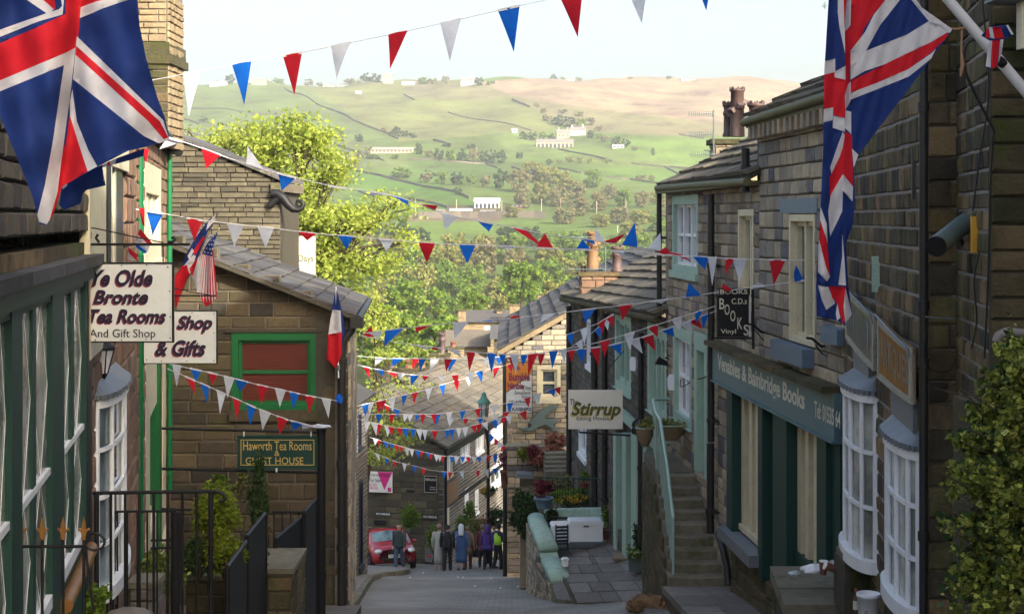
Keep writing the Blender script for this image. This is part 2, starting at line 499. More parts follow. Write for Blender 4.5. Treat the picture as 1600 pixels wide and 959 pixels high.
def masonry(fr,parent,poly,holes=(),ch=0.2,sl=(0.3,0.55),mat=None,mortar=None,cap=300,gap=0.014,proud=0.02,depth=0.25,minpx=7,jitter=0.24,mo=-0.014):
    """coursed stone wall: recessed mortar body with a stone laid in front for each piece"""
    vs = [p[1]for p in poly]
    v = min(vs); vm = max(vs)
    mb = MB(); items = []
    while v < vm - 0.02:
        h = ch * R.uniform(1-jitter,1+jitter)
        va, vb = v, min(v+h,vm)
        iv = spans(poly,(va+vb)/2)
        segs = []
        for (a,b,c,d) in holes:
            if c < vb - 1e-4 and d > va + 1e-4:
                iv2 = []
                for x, y in iv:
                    lo, hi = max(x,a), min(y,b)
                    if hi - lo > 0.01:
                        if c > va + 0.03: segs.append((lo,hi,va,c))
                        if d < vb - 0.03: segs.append((lo,hi,d,vb))
                iv = cut(iv,a,b)
        segs += [(x,y,va,vb)for x,y in iv]
        for (x,y,p,q) in segs:
            if y - x < 0.02: continue
            mb.box(fr,x,y,p,q,-depth,mo,mortar)
            u = x
            while u < y - 1e-4:
                L = R.uniform(*sl)
                if y - (u+L) < sl[0] * 0.6: L = y - u
                if L > gap * 2 and q - p > gap * 1.5:
                    th = proud + 0.03 + R.uniform(-0.006,0.008)
                    items.append((u+gap/2,u+L-gap/2,p+gap/2,q-gap/2,-0.03,th))
                u += L
        v += h
    mb.build('mortar',parent)
    lay(fr,items,parent,mat,'stone','stone',cap,minpx)
def slates(fr,parent,poly,rh=0.28,sw=(0.25,0.45),mat=None,cap=300,th=0.035,under=0.06,umat=None,minpx=7):
    mb = MB(); mb.prism(fr,poly,-under,0.0,umat or M['mortar_d']); mb.build('roof_boarding',parent)
    vs = [p[1]for p in poly]; v = min(vs); vm = max(vs); items = []; k = 0
    while v < vm - 0.03:
        h = min(rh*R.uniform(0.92,1.08),vm-v)
        for x, y in spans(poly,v+h/2):
            u = x - (R.uniform(0,sw[0])if k%2 else 0)
            while u < y - 0.03:
                L = R.uniform(*sw)
                a, b = max(u,x), min(u+L,y)
                if b - a > 0.04:
                    items.append((a+0.004,b-0.004,v,v+h,0.012+R.uniform(0,0.008),th*R.uniform(0.8,1.25)))
                u += L
        v += h; k += 1
    lay(fr,items,parent,mat,'slate','slate',cap,minpx)
def text(s,fr,box,n,mat,parent,shear=0.0,bold=0.0,name='lettering',label=None,depth=0.003,spacing=1.0):
    """lettering fitted into box u0,u1,v0,v1 on a frame, as a thin solid mesh"""
    cu = bpy.data.curves.new('t','FONT')
    cu.body = s; cu.size = 1; cu.shear = shear; cu.offset = bold; cu.extrude = 0.02; cu.resolution_u = 3
    cu.space_character = spacing
    o = bpy.data.objects.new('t',cu)
    S.collection.objects.link(o)
    dg = bpy.context.evaluated_depsgraph_get()
    me = bpy.data.meshes.new_from_object(o.evaluated_get(dg))
    bpy.data.objects.remove(o); bpy.data.curves.remove(cu)
    me.name = name
    k = len(me.vertices)
    co = np.empty(k*3,dtype=np.float32); me.vertices.foreach_get('co',co); co = co.reshape(-1,3)
    mn, mx = co.min(0), co.max(0)
    u0, u1, v0, v1 = box
    off = WL(parent)
    uu = u0 + (co[:,0]-mn[0]) / max(1e-6,mx[0]-mn[0]) * (u1-u0)
    vv = v0 + (co[:,1]-mn[1]) / max(1e-6,mx[1]-mn[1]) * (v1-v0)
    nn = n + (co[:,2]-mn[2]) / max(1e-6,mx[2]-mn[2]) * depth
    A = np.array([list(fr.U),list(fr.V),list(fr.N)])
    P = np.stack([uu,vv,nn],1) @ A + np.array(list(fr.o-off))
    me.vertices.foreach_set('co',P.astype(np.float32).ravel()); me.update()
    me.materials.clear(); me.materials.append(mat)
    q = bpy.data.objects.new(name,me); S.collection.objects.link(q); q.parent = parent
    if label: q['label'] = label
    return q
def leafcloud(name,parent,P,size,mat,seed=1,up=0.3,at=None,asp=0.55,**props):
    """one mesh of small bent leaf faces at points P"""
    g = np.random.default_rng(seed)
    P = np.asarray(P,dtype=np.float64); n = len(P)
    d = g.normal(size=(n,3)); d[:,2] *= 0.7; d /= np.linalg.norm(d,axis=1)[:,None]
    e = g.normal(size=(n,3)); e[:,2] += up; e -= (e*d).sum(1)[:,None] * d; e /= np.linalg.norm(e,axis=1)[:,None]
    f = np.cross(d,e)
    sz = (size*g.uniform(0.6,1.35,n))[:,None]
    V = np.stack([P-d*sz,P-e*sz*asp+f*sz*0.18,P+d*sz,P+e*sz*asp+f*sz*0.18],1).reshape(-1,3)
    off = np.array(list(WL(parent))) if parent else (np.array(at)if at is not None else np.zeros(3))
    V = V - off
    me = bpy.data.meshes.new(name)
    me.vertices.add(n*4); me.vertices.foreach_set('co',V.astype(np.float32).ravel())
    me.loops.add(n*4); me.loops.foreach_set('vertex_index',np.arange(n*4,dtype=np.int32))
    me.polygons.add(n); me.polygons.foreach_set('loop_start',np.arange(0,n*4,4,dtype=np.int32))
    me.materials.append(mat); me.update(calc_edges=True); me.validate()
    o = bpy.data.objects.new(name,me); S.collection.objects.link(o)
    if parent: o.parent = parent
    else: o.location = off
    for k, x in props.items(): o[k] = x
    return o
def cloud_pts(c,r,n,seed=1,clumps=14,spread=0.32,shell=0.5):
    g = np.random.default_rng(seed)
    d = g.normal(size=(clumps,3)); d /= np.linalg.norm(d,axis=1)[:,None]
    rad = g.uniform(shell,1.0,clumps)[:,None]
    cc = d * rad * 0.8
    k = g.integers(0,clumps,n)
    q = cc[k] + g.normal(size=(n,3)) * spread * g.uniform(0.5,1.0,clumps)[k][:,None]
    L = np.linalg.norm(q,axis=1); q = q[L<1.25]
    return q * np.array(r) + np.array(list(c))
def B_(*a):
    m = MB(); m.box(*a); return m
def T_(*a):
    m = MB(); m.tube(*a); return m
# -- terrain, hill, far things
PY = [-60,66,90,130,200,270,330,400,500,740,900,1100,1300,1500,1560,1900,2700]
PZ = [road_z(-60)-0.5,-15.5,-18.5,-22,-26,-25,-22,-16,-8.3,12.3,33,64,98,131,134.5,118,60]
SKX = [200,300,600,760,870,1000,1280,1500]
SKF = [0.985,0.986,1.009,1.02,1.052,1.04,1.014,1.0]
def terr(X,Y):
    X = np.asarray(X,float); Y = np.asarray(Y,float)
    z = np.interp(Y,PY,PZ)
    px = CX + F * X / np.maximum(Y,1)
    k = np.interp(px,SKX,SKF)
    z = np.where(Y>900,z*(1+(k-1)*np.clip((Y-900)/500,0,1)),z)
    w = np.clip((Y-330)/300,0,1)
    z = z + w * (2.2*np.sin(X/41+Y/97)+1.6*np.sin(X/19-Y/61+1.3)+0.5*np.sin(X/7.3+Y/23))
    return z
def T(px,py):
    Y = np.arange(300,1562,1.0)
    X = (px-CX) / F * Y
    y = H - F * terr(X,Y) / Y
    i = np.argmax(y<=py)
    if y[i] > py: i = len(Y) - 1
    return Vector((X[i],Y[i],float(terr(X[i],Y[i]))))
def inside(poly,x,y):
    c = np.zeros(x.shape,bool); n = len(poly)
    for i in range(n):
        (a,b), (d,e) = poly[i], poly[(i+1)%n]
        if b == e: continue
        m = ((b>y)!=(e>y)) & (x<(d-a)*(y-b)/(e-b)+a)
        c ^= m
    return c
def make_ground():
    rows = list(np.arange(-60,66,6.0)) + list(np.arange(66,330,6.0))
    Y = 330.0
    while Y < 1565:
        rows.append(Y); Y += max(1.2,Y*0.0055)
    rows += list(np.arange(1570,2700,40.0))
    cols = np.concatenate([np.arange(-1800,100,60.0),np.arange(100,1400,5.0),np.arange(1400,3500,60.0)])
    rows = np.array(rows)
    YY, PX = np.meshgrid(rows,cols,indexing='ij')
    eff = np.maximum(YY,45)
    XX = (PX-CX) / F * eff
    ZZ = terr(XX,YY)
    nr, nc = YY.shape
    me = bpy.data.meshes.new('ground')
    idx = np.arange(nr*nc).reshape(nr,nc)
    q = np.stack([idx[:-1,:-1],idx[:-1,1:],idx[1:,1:],idx[1:,:-1]],-1).reshape(-1,4)
    me.vertices.add(nr*nc); me.vertices.foreach_set('co',np.stack([XX,YY,ZZ],-1).astype(np.float32).ravel())
    me.loops.add(q.size); me.loops.foreach_set('vertex_index',q.astype(np.int32).ravel())
    me.polygons.add(len(q)); me.polygons.foreach_set('loop_start',np.arange(0,q.size,4,dtype=np.int32))
    me.polygons.foreach_set('use_smooth',np.ones(len(q),bool))
    px = PX; py = H - F * ZZ / np.maximum(YY,1)
    col = np.zeros((nr,nc,3)); col[:] = (0.145,0.205,0.055)
    def reg(poly,c):
        m = inside(poly,px,py) & (YY>300); col[m] = c
    reg([(240,120),(450,120),(640,240),(560,250),(240,200)],(0.16,0.215,0.07))
    reg([(444,120),(700,120),(800,150),(860,185),(870,205),(700,215),(622,222)],(0.22,0.235,0.085))
    reg([(240,195),(560,215),(640,245),(640,262),(540,262),(240,250)],(0.17,0.21,0.075))
    reg([(540,262),(680,285),(760,315),(760,335),(560,330)],(0.12,0.215,0.045))
    reg([(540,285),(640,298),(740,330),(540,345)],(0.14,0.23,0.05))
    reg([(640,250),(780,256),(800,270),(780,290),(640,275)],(0.13,0.20,0.055))
    reg([(760,205),(860,210),(960,235),(1100,262),(1000,262),(800,240)],(0.19,0.26,0.07))
    reg([(985,210),(1300,205),(1300,262),(1090,258),(960,236)],(0.18,0.27,0.06))
    reg([(860,262),(1300,266),(1300,300),(1040,292),(900,276)],(0.15,0.24,0.055))
    reg([(640,345),(870,345),(1000,372),(880,395),(640,390)],(0.15,0.22,0.055))
    reg([(640,335),(780,336),(785,346),(640,346)],(0.20,0.16,0.10))
    reg([(700,320),(800,322),(830,336),(700,336)],(0.15,0.14,0.07))
    reg([(690,134),(870,118),(1320,118),(1320,202),(1100,196),(960,176),(870,168),(800,150)],(0.38,0.285,0.175))
    reg([(800,150),(870,162),(960,174),(1100,190),(1320,200),(1320,214),(1050,213),(900,205),(860,185)],(0.27,0.24,0.12))
    reg([(640,128),(760,132),(800,150),(760,158),(640,152)],(0.25,0.23,0.11))
    col[(YY<330)] = (0.07,0.085,0.03)
    col *= np.array([0.70,0.72,0.74])
    at = me.color_attributes.new('field','FLOAT_COLOR','POINT')
    at.data.foreach_set('color',np.concatenate([col,np.ones((nr,nc,1))],-1).astype(np.float32).ravel())
    me.update(calc_edges=True); me.validate()
    m, t, b = node_mat('fields')
    a = N(t,'ShaderNodeAttribute',attribute_name='field')
    c = a.outputs['Color']
    c = mixc(t,noise(t,0.02,6,0.65,lo=0.40,hi=0.62),c,mixc(t,1.0,c,(0.72,0.66,0.78),'MULTIPLY'))
    c = mixc(t,noise(t,0.06,6,0.7,lo=0.50,hi=0.70,sx=(1,0.5,1)),c,mixc(t,1.0,c,(0.58,0.52,0.66),'MULTIPLY'))
    c = mixc(t,noise(t,0.5,4,0.7,lo=0.4,hi=0.75),c,mixc(t,1.0,c,(0.80,0.84,0.7),'MULTIPLY'))
    t.links.new(c,b.inputs['Base Color']); b.inputs['Roughness'].default_value = 1
    b.inputs['Specular IOR Level'].default_value = 0.0
    me.materials.append(m)
    o = bpy.data.objects.new('ground',me); S.collection.objects.link(o); o['kind'] = 'structure'
make_ground()
m, t, b = node_mat('worn_setts')
geo = N(t,'ShaderNodeNewGeometry').outputs['Position']
mp = N(t,'ShaderNodeMapping'); mp.inputs['Scale'].default_value = (1,1,0); t.links.new(geo,mp.inputs['Vector'])
bk = N(t,'ShaderNodeTexBrick')
bk.inputs['Scale'].default_value = 1.0; bk.inputs['Brick Width'].default_value = 0.26; bk.inputs['Row Height'].default_value = 0.15
bk.inputs['Mortar Size'].default_value = 0.012; bk.inputs['Color1'].default_value = (0.31,0.29,0.265,1)
bk.inputs['Color2'].default_value = (0.26,0.245,0.22,1); bk.inputs['Mortar'].default_value = (0.17,0.157,0.14,1)
t.links.new(mp.outputs[0],bk.inputs['Vector'])
c = bk.outputs['Color']
c = mixc(t,noise(t,0.9,5,0.65,lo=0.35,hi=0.7),c,mixc(t,1.0,c,(0.55,0.54,0.50),'MULTIPLY'))
c = mixc(t,noise(t,0.28,4,0.6,lo=0.45,hi=0.6),c,mixc(t,1.0,c,(0.75,0.75,0.74),'MULTIPLY'))
c = mixc(t,noise(t,7,5,0.7,lo=0.45,hi=0.8),c,(0.22,0.205,0.185))
t.links.new(c,b.inputs['Base Color']); b.inputs['Roughness'].default_value = 0.75; b.inputs['Specular IOR Level'].default_value = 0.35
bump(t,b,bk.outputs['Fac'],0.5,-0.012)
M['setts'] = m
mb = MB(); P = []; fs = []
ys = list(range(-12,83,1)); xs = [-13+i for i in range(27)]
for Y in ys:
    for X in xs:
        P.append((X,Y,road_z(Y)+0.03*math.sin(X*1.3+Y*0.4)-0.006*abs(X)+0.25*min(2.3,max(0,X))*max(0,min(1,(33-Y)/9,(Y-20.5)/2.5))))
w = len(xs)
for i in range(len(ys)-1):
    for j in range(w-1):
        k = i * w + j; fs.append((k,k+1,k+w+1,k+w))
mb.add(P,fs,M['setts'],True)
mb.build('road',kind='structure')
# -- far trees (shared meshes)
def tree_mesh(seed,mat,leaves=900,size=0.055,clumps=26,tall=1.0):
    """unit tree: width 1, height 1, base at 0"""
    g = np.random.default_rng(seed)
    mb = MB()
    mb.tube([(0,0,-0.08),(0.01,0,0.2),(0.0,0.01,0.6)],[0.035,0.028,0.01],M['bark'],5)
    for i in range(5):
        a = i * 1.3 + seed; mb.tube([(0,0,0.25+i*0.06),(0.25*math.cos(a),0.25*math.sin(a),0.5+i*0.06)],[0.015,0.006],M['bark'],4,False)
    th = g.uniform(0,2*np.pi,clumps); zz = g.uniform(0.14,0.90,clumps)
    rad = np.sqrt(np.clip(1-((zz-0.5)/0.5)**2,0,1)) * 0.38 * g.uniform(0.45,1.0,clumps)
    cc = np.stack([rad*np.cos(th),rad*np.sin(th),zz],1)
    k = g.integers(0,clumps,leaves)
    sp = g.uniform(0.06,0.12,clumps)[k][:,None]
    d = g.normal(size=(leaves,3)); d /= np.linalg.norm(d,axis=1)[:,None]
    q = cc[k] + d * sp * g.uniform(0.6,1.1,(leaves,1))
    nrm = d + g.normal(size=d.shape) * 0.5; nrm /= np.linalg.norm(nrm,axis=1)[:,None]
    a = np.cross(nrm,g.normal(size=d.shape)); a /= np.linalg.norm(a,axis=1)[:,None]
    bb = np.cross(nrm,a); sz = size * g.uniform(0.5,1.3,(leaves,1))
    Vq = np.stack([q-a*sz,q-bb*sz*0.7,q+a*sz,q+bb*sz*0.7],1).reshape(-1,3)
    mb.add(Vq.tolist(),[(4*i,4*i+1,4*i+2,4*i+3)for i in range(leaves)],mat)
    me = bpy.data.meshes.new('hill_tree'); me.from_pydata(mb.v,[],mb.f)
    for x in mb.mats: me.materials.append(x)
    me.polygons.foreach_set('material_index',mb.m); me.update()
    return me
TM = {}
for key, mt in (('m','l_mid'),('o','l_olive'),('d','l_dark'),('b','l_brown')):
    TM[key] = [tree_mesh(i*7+ord(key),M[mt],420,0.085)for i in range(3)]
    TM[key+'L'] = [tree_mesh(i*11+ord(key),M[mt],2600,0.036,44)for i in range(3)]
KW = {'m':'green','o':'olive green','d':'dark green','b':'brown budding'}
HT = []
def hill_tree(px,py,w,h,k,where,group,big=False,i=[0]):
    p = T(px,py); i[0] += 1
    me = TM[k+('L' if big else '')][i[0]%3]
    o = bpy.data.objects.new('hill_tree',me); S.collection.objects.link(o)
    sw = w * p.y / F; sh = h * p.y / F
    o.location = p - Vector((0,0,sh*0.06)); o.scale = (sw*1.05,sw*1.05,sh*1.08); o.rotation_euler = (0,0,i[0]*1.7)
    tagged(o,'','tree',group); HT.append((px,py,w,h,k,where,o))
sky_trees = [(318,192,15,10,'d'),(359,131,20,15,'d'),(336,131,14,8,'b'),(435,130,22,13,'m'),(420,129,14,9,'o'),(482,131,20,11,'b'),(500,131,14,8,'d'),(546,130,22,13,'b'),(562,129,16,12,'o'),(572,129,22,15,'d'),(588,129,22,14,'d'),(660,132,20,11,'m'),(676,132,20,10,'o'),(696,131,16,12,'b'),(748,134,18,13,'d'),(764,134,12,8,'m'),(865,121,14,11,'d'),(880,122,12,7,'m'),(904,123,14,7,'o'),(770,131,10,5,'d'),(1045,124,12,5,'d'),(985,124,10,4,'o')]
for a in sky_trees: hill_tree(*a,'on the skyline among the hilltop farms' if a[1]<150 else 'alone in the upper left field','trees along the skyline')
mid_trees = [(618,214,22,16,'d'),(632,214,16,10,'d'),(644,216,16,9,'d'),(533,216,14,12,'d'),(561,222,20,12,'d'),(600,205,12,6,'o'),(654,236,14,12,'d'),(560,248,26,10,'b'),(582,249,28,8,'m'),(618,249,18,8,'m'),(629,278,38,17,'m'),(669,281,26,15,'d'),(552,262,34,22,'b'),(575,240,20,10,'b'),
(855,190,20,12,'b'),(872,196,24,16,'d'),(890,199,26,17,'d'),(908,200,22,15,'m'),(922,196,20,12,'b'),(850,177,16,8,'b'),(880,178,18,8,'b'),(838,168,14,6,'b'),(905,182,18,9,'o'),(935,205,18,9,'b'),
(818,218,18,12,'d'),(832,220,18,14,'d'),(848,219,18,13,'m'),(861,219,14,10,'d'),(923,216,16,12,'d'),(945,222,18,12,'b'),(962,228,20,14,'d'),(978,230,18,12,'d'),(992,236,14,8,'b'),(935,216,14,8,'m'),
(655,242,16,13,'d'),(670,246,18,13,'b'),(686,251,22,19,'d'),(704,253,22,20,'m'),(722,253,22,21,'d'),(740,254,22,22,'b'),(756,255,20,20,'d'),(770,255,18,22,'d'),(784,255,18,21,'d'),(812,248,18,10,'d'),(698,230,18,7,'d'),(736,232,20,7,'d'),
(858,258,13,9,'d'),(874,256,12,7,'b'),(890,254,16,11,'o'),(906,255,14,10,'o'),(922,256,14,9,'o'),(947,256,13,8,'o'),(1020,243,9,12,'d'),(1002,283,20,11,'b'),(1018,283,14,9,'b'),(715,305,17,13,'d'),(665,286,26,18,'b'),(690,288,26,20,'m'),(714,289,28,20,'d'),(735,289,22,17,'m'),(760,292,22,18,'b'),(783,294,32,30,'d')]
for a in mid_trees: hill_tree(*a,'beside the field walls of the far hillside','trees scattered over the far fields')
belt = [(812,300,44,36,'b'),(832,286,40,34,'o'),(855,290,44,34,'o'),(880,296,40,30,'o'),(845,318,44,34,'o'),(818,325,38,30,'b'),(872,322,42,32,'b'),(900,312,40,32,'b'),(926,294,38,30,'m'),(905,338,44,30,'b'),(935,330,40,32,'b'),(950,312,34,24,'b'),(975,322,36,28,'m'),(1002,324,36,26,'b'),(1028,320,34,24,'o'),(1040,340,40,24,'b'),(968,348,42,26,'b'),(1000,350,40,26,'o'),(880,350,44,26,'b'),(800,340,34,18,'o'),(940,355,40,24,'o'),(1025,362,44,26,'m'),(985,372,50,26,'o'),(1040,380,50,30,'m')]
for a in belt: hill_tree(*a,'in the mixed wood below the farm','trees of the mixed wood in the valley side',big=True)
R2 = random.Random(3)
wood = [(793,385,44,36,'d'),(830,385,44,32,'d'),(620,380,50,40,'d'),(580,370,50,40,'d'),(655,385,46,30,'d'),(700,405,50,28,'b'),(860,395,50,34,'m'),(900,395,46,34,'d'),(740,400,44,26,'o')]
for a in wood: hill_tree(*a,'at the upper edge of the valley wood','trees at the upper edge of the valley wood',big=True)
cnt = 0
for row, (py,n) in enumerate([(412,10),(436,9),(462,8),(488,8),(512,7)]):
    for j in range(n):
        px = 565 + (j+0.5*(row%2)) * (470.0/n) + R2.uniform(-9,9)
        if px > 1045: continue
        w = R2.uniform(62,88) * (0.8+0.06*row)
        k = R2.choice('mmmo' if row>1 else 'mobmo')
        hill_tree(px,py,w,w*R2.uniform(0.72,0.9),k,'in the sunlit wood','trees of the sunlit wood behind the roofs',big=True); cnt += 1
ORD = ['first','second','third','fourth','fifth','sixth','seventh','eighth','ninth','tenth','eleventh','twelfth']
def ordw(i,n):
    return 'leftmost' if i == 0 else 'rightmost' if i == n - 1 else (ORD[i]if i<12 else '%dth'%(i+1)) + ' from the left'
kinds_ = {}
for a in HT: kinds_.setdefault((a[5],a[4],a[1]//26 if 'sunlit' in a[5]else 0),[]).append(a)
for (where,k,row), L_ in kinds_.items():
    L_.sort(key=lambda a:a[0])
    rows_ = sorted({q[2]for q in kinds_ if q[0]==where})
    rt = '' if len(rows_) < 2 else (', top row',', second row',', third row',', fourth row',', lowest row',', lowest row')[rows_.index(row)]
    for i, a in enumerate(L_):
        a[6]['label'] = ('%s %s tree %s'%('only' if len(L_)==1 else ordw(i,len(L_)),KW[k],where)+rt).replace('rightmost dark','rightmost dark')
# -- drystone walls of the fields
def field_wall(pts,h,label):
    P = [T(*p)for p in pts]
    P2 = []
    for a, b_ in zip(P[:-1],P[1:]):
        for k in range(6):
            q = a.lerp(b_,k/6); q.z = float(terr(q.x,q.y)); P2.append(q)
    P2.append(P[-1])
    mb = MB()
    for a, b_ in zip(P2[:-1],P2[1:]):
        fr = Fr(a,(b_-a),(0,0,1),(b_-a).cross(Vector((0,0,1))))
        fr.V = Vector((0,0,1)); L = (b_-a).length
        mb.prism(fr,[(0,-0.5),(L,-0.5),(L,h*R.uniform(0.9,1.1)),(0,h)],-0.3,0.3,M['far'])
    tagged(mb.build('field_wall',at=P[0]),label,'wall','drystone walls of the far fields')
fw = [([(444,138),(464,147),(494,163),(523,174),(552,189),(581,201),(605,209),(622,218)],1.6,'long dark drystone wall running down the upper left hillside'),
([(540,266),(596,276),(640,287),(687,296),(734,311)],1.4,'dark drystone wall crossing the bright green field above the yard'),
([(640,250),(703,253),(759,256),(778,263)],1.1,'drystone wall under the row of dark conifers'),
([(800,156),(815,163),(828,168)],1.8,'short drystone wall at the edge of the brown moor'),
([(872,234),(906,241),(937,247),(956,253)],1.2,'drystone wall running right below the long barn'),
([(947,278),(984,281),(1034,288)],1.1,'drystone wall under the two brown trees at right'),
([(987,256),(1031,261),(1078,264)],1.1,'level drystone wall across the right hand green field'),
([(677,220),(706,228)],1.6,'short drystone wall above the conifer row'),
([(631,148),(648,157)],1.6,'short drystone wall below the hilltop house'),
([(1061,211),(1100,217)],1.3,'drystone wall between moor and field beside the aerials'),
([(865,263),(909,272)],1.2,'drystone wall above the mixed wood'),
([(266,182),(312,196)],1.3,'drystone wall at far left behind the left chimney'),
([(652,341),(720,341),(800,340),(852,341)],3.2,'tall tan retaining wall below the farm yard')]
fw += [([(300,170),(380,176),(440,181)],1.0,'faint wall across the upper left field below the barns'),([(280,205),(330,214),(400,228)],1.0,'faint sloping wall at far left above the bright tree'),
([(700,176),(770,190),(830,205)],1.0,'faint wall slanting through the pale field above the hill farm'),([(1100,236),(1180,241),(1280,244)],1.0,'faint wall behind the clay chimney pots'),
([(1080,286),(1060,272),(1040,262)],1.0,'short steep wall between the two right hand walls'),([(560,300),(640,312),(700,326)],1.1,'wall running left of the valley yard'),([(800,262),(830,272),(845,285)],1.1,'wall dropping into the mixed wood from the left'),
([(480,200),(540,232),(600,252)],1.0,'faint wall falling through the field left of the ruined barn')]
for p, h, l in fw: field_wall(p,h*0.8,l)
# -- farms
M['f_white'] = paint('whitewash',(0.52,0.51,0.46),0.8,0.15)
M['f_stone'] = paint('pale_farm_stone',(0.33,0.28,0.20),0.9,0.3,scale=1.5)
M['f_roof'] = paint('farm_roof',(0.17,0.155,0.14),0.9,0.3,scale=1.0)
M['f_tin'] = paint('pale_tin',(0.36,0.37,0.36),0.7,0.3,scale=1.0)
def farm(px,py,w,h,wall,roof,label,name='farmhouse',chim=True,cat='building',dark_open=False):
    p = T(px,py); k = p.y / F
    wm, hm = w * k, h * k
    r = thing(name,label,cat,p,'farm buildings across the valley')
    fr = Fr(p+Vector((-wm/2,0,-0.6)),(1,0,0),(0,0,1))
    d = min(wm*0.7,9); hw = hm * 0.62 + 0.6
    mb = B_(fr,0,wm,0,hw,-d,0,M[wall])
    sd = Fr(fr.p(0,0,0),(0,1,0),(0,0,1))
    for x in (0.0,wm-0.3):
        f2 = Fr(fr.p(x,0,0),(0,1,0),(0,0,1),(1,0,0))
        mb.add([f2.p(0,hw,0),f2.p(d,hw,0),f2.p(d/2,hm+0.5,0),f2.p(0,hw,0.3),f2.p(d,hw,0.3),f2.p(d/2,hm+0.5,0.3)],[(0,2,1),(3,4,5),(0,3,5,2),(1,2,5,4)],M[wall])
    mb.build('wall',r)
    mb = MB()
    a, b_, c = fr.p(-0.3,hw-0.1,0.35), fr.p(wm+0.3,hw-0.1,0.35), None
    t1, t2 = fr.p(-0.3,hm+0.6,-d/2), fr.p(wm+0.3,hm+0.6,-d/2)
    e1, e2 = fr.p(-0.3,hw-0.1,-d-0.35), fr.p(wm+0.3,hw-0.1,-d-0.35)
    mb.add([a,b_,t2,t1,e1,e2],[(0,1,2,3),(3,2,5,4)],M[roof]); mb.build('roof',r)
    if chim:
        mb = B_(fr,wm*0.1,wm*0.1+0.9,hm*0.8,hm+2.0,-d/2-0.5,-d/2+0.5,M[wall]); mb.build('chimney',r)
        mb = B_(fr,wm*0.8,wm*0.8+0.9,hm*0.8,hm+2.0,-d/2-0.5,-d/2+0.5,M[wall]); mb.build('chimney',r)
    nwin = max(1,int(w/6))
    for i in range(nwin):
        u = wm * (i+0.6) / (nwin+0.2)
        mb = MB()
        if dark_open: mb.box(fr,u-wm*0.3/nwin,u+wm*0.3/nwin,0.6,hw*0.75,-0.1,0.04,M['navy'])
        else: mb.box(fr,u-0.5,u+0.5,hw*0.5,hw*0.5+1.1,-0.1,0.04,M['navy'])
        mb.build('window' if not dark_open else 'barn_opening',r)
farm(903,212,24,14,'f_white','f_roof','whitewashed farmhouse standing right of the hill farm')
farm(880,217,20,15,'f_stone','f_roof','stone farmhouse between the long barn and the white farmhouse')
farm(867,231,58,14,'f_stone','f_roof','long open fronted barn below the hill farm','barn',False,dark_open=True)
farm(804,208,8,7,'f_white','f_tin','tiny white shed left of the dark trees at the hill farm','shed',False)
farm(761,325,40,16,'f_white','f_tin','pale barn with tin roof at the top of the valley yard','barn',False,dark_open=True)
farm(720,336,34,10,'f_stone','f_tin','low long shed at the left of the valley yard','shed',False)
farm(762,336,22,8,'f_white','f_roof','low white shed in the middle of the valley yard','shed',False)
farm(688,334,12,7,'f_stone','f_roof','small stone hut left of the valley yard','shed',False)
farm(732,134,24,12,'f_white','f_roof','white farmhouse on the skyline right of centre')
farm(890,122,14,6,'f_white','f_roof','small white farm on the highest point of the skyline')
farm(1076,126,22,4,'f_white','f_roof','low pale building on the skyline above the aerials',chim=False)
farm(340,135,26,8,'f_white','f_tin','pale barn on the skyline left of the first blue pennant','barn',False)
farm(404,133,22,11,'f_stone','f_roof','stone farmhouse on the skyline between blue and red pennants')
farm(500,131,12,6,'f_white','f_roof','first small white cottage of the skyline row',chim=False)
farm(517,131,9,6,'f_white','f_roof','second small white cottage of the skyline row',chim=False)
farm(536,131,16,6,'f_white','f_roof','long white cottage at the right of the skyline row',chim=False)
farm(606,131,16,15,'f_stone','f_roof','tall stone house on the skyline below a red pennant')
farm(638,133,20,6,'f_white','f_tin','long white shed on the skyline right of the tall house','shed',False)
farm(612,240,66,10,'f_stone','f_stone','long ruined stone barn in the field above the bright tree','barn',False)
farm(560,147,9,5,'f_white','f_tin','tiny white hut below the skyline cottages','shed',False)
farm(276,133,18,8,'f_stone','f_roof','stone barn on the skyline beside the left chimney','barn',False)
farm(966,232,18,6,'f_tin','f_tin','pale green container shed right of the hill farm','shed',False)
def pole(px,y0,y1,label):
    p = T(px,y1); h = (y1-y0) * p.y / F
    mb = T_([p-Vector((0,0,0.5)),p+Vector((0,0,h))],0.16,M['f_stone'],6)
    tagged(mb.build('telegraph_pole',at=p),label,'pole','pale poles beside the valley yard')
for px, y0, y1 in [(649,310,337),(713,312,337),(784,313,339),(846,311,338),(876,312,338),(890,313,337),(913,314,336),(932,314,334),(978,312,332),(965,352,366)]:
    pole(px,y0,y1,'pale pole standing beside the valley yard and wood')
farm(808,326,14,5,'c_red','f_roof','small heap shed with red machinery at the yard edge','shed',False)
# -- haze
mz = bpy.data.materials.new('haze_air'); mz.use_nodes = True; t = mz.node_tree; t.nodes.clear()
vo = N(t,'ShaderNodeVolumePrincipled'); vo.inputs['Color'].default_value = (0.93,0.96,1.0,1)
vo.inputs['Density'].default_value = 0.00022; vo.inputs['Anisotropy'].default_value = 0.2
ou = N(t,'ShaderNodeOutputMaterial'); t.links.new(vo.outputs[0],ou.inputs['Volume'])
mb = B_(Fr((-1300,-70,-90),(1,0,0),(0,0,1),(0,-1,0)),0,2600,0,260,-2850,0,mz)
mb.build('haze',kind='stuff')
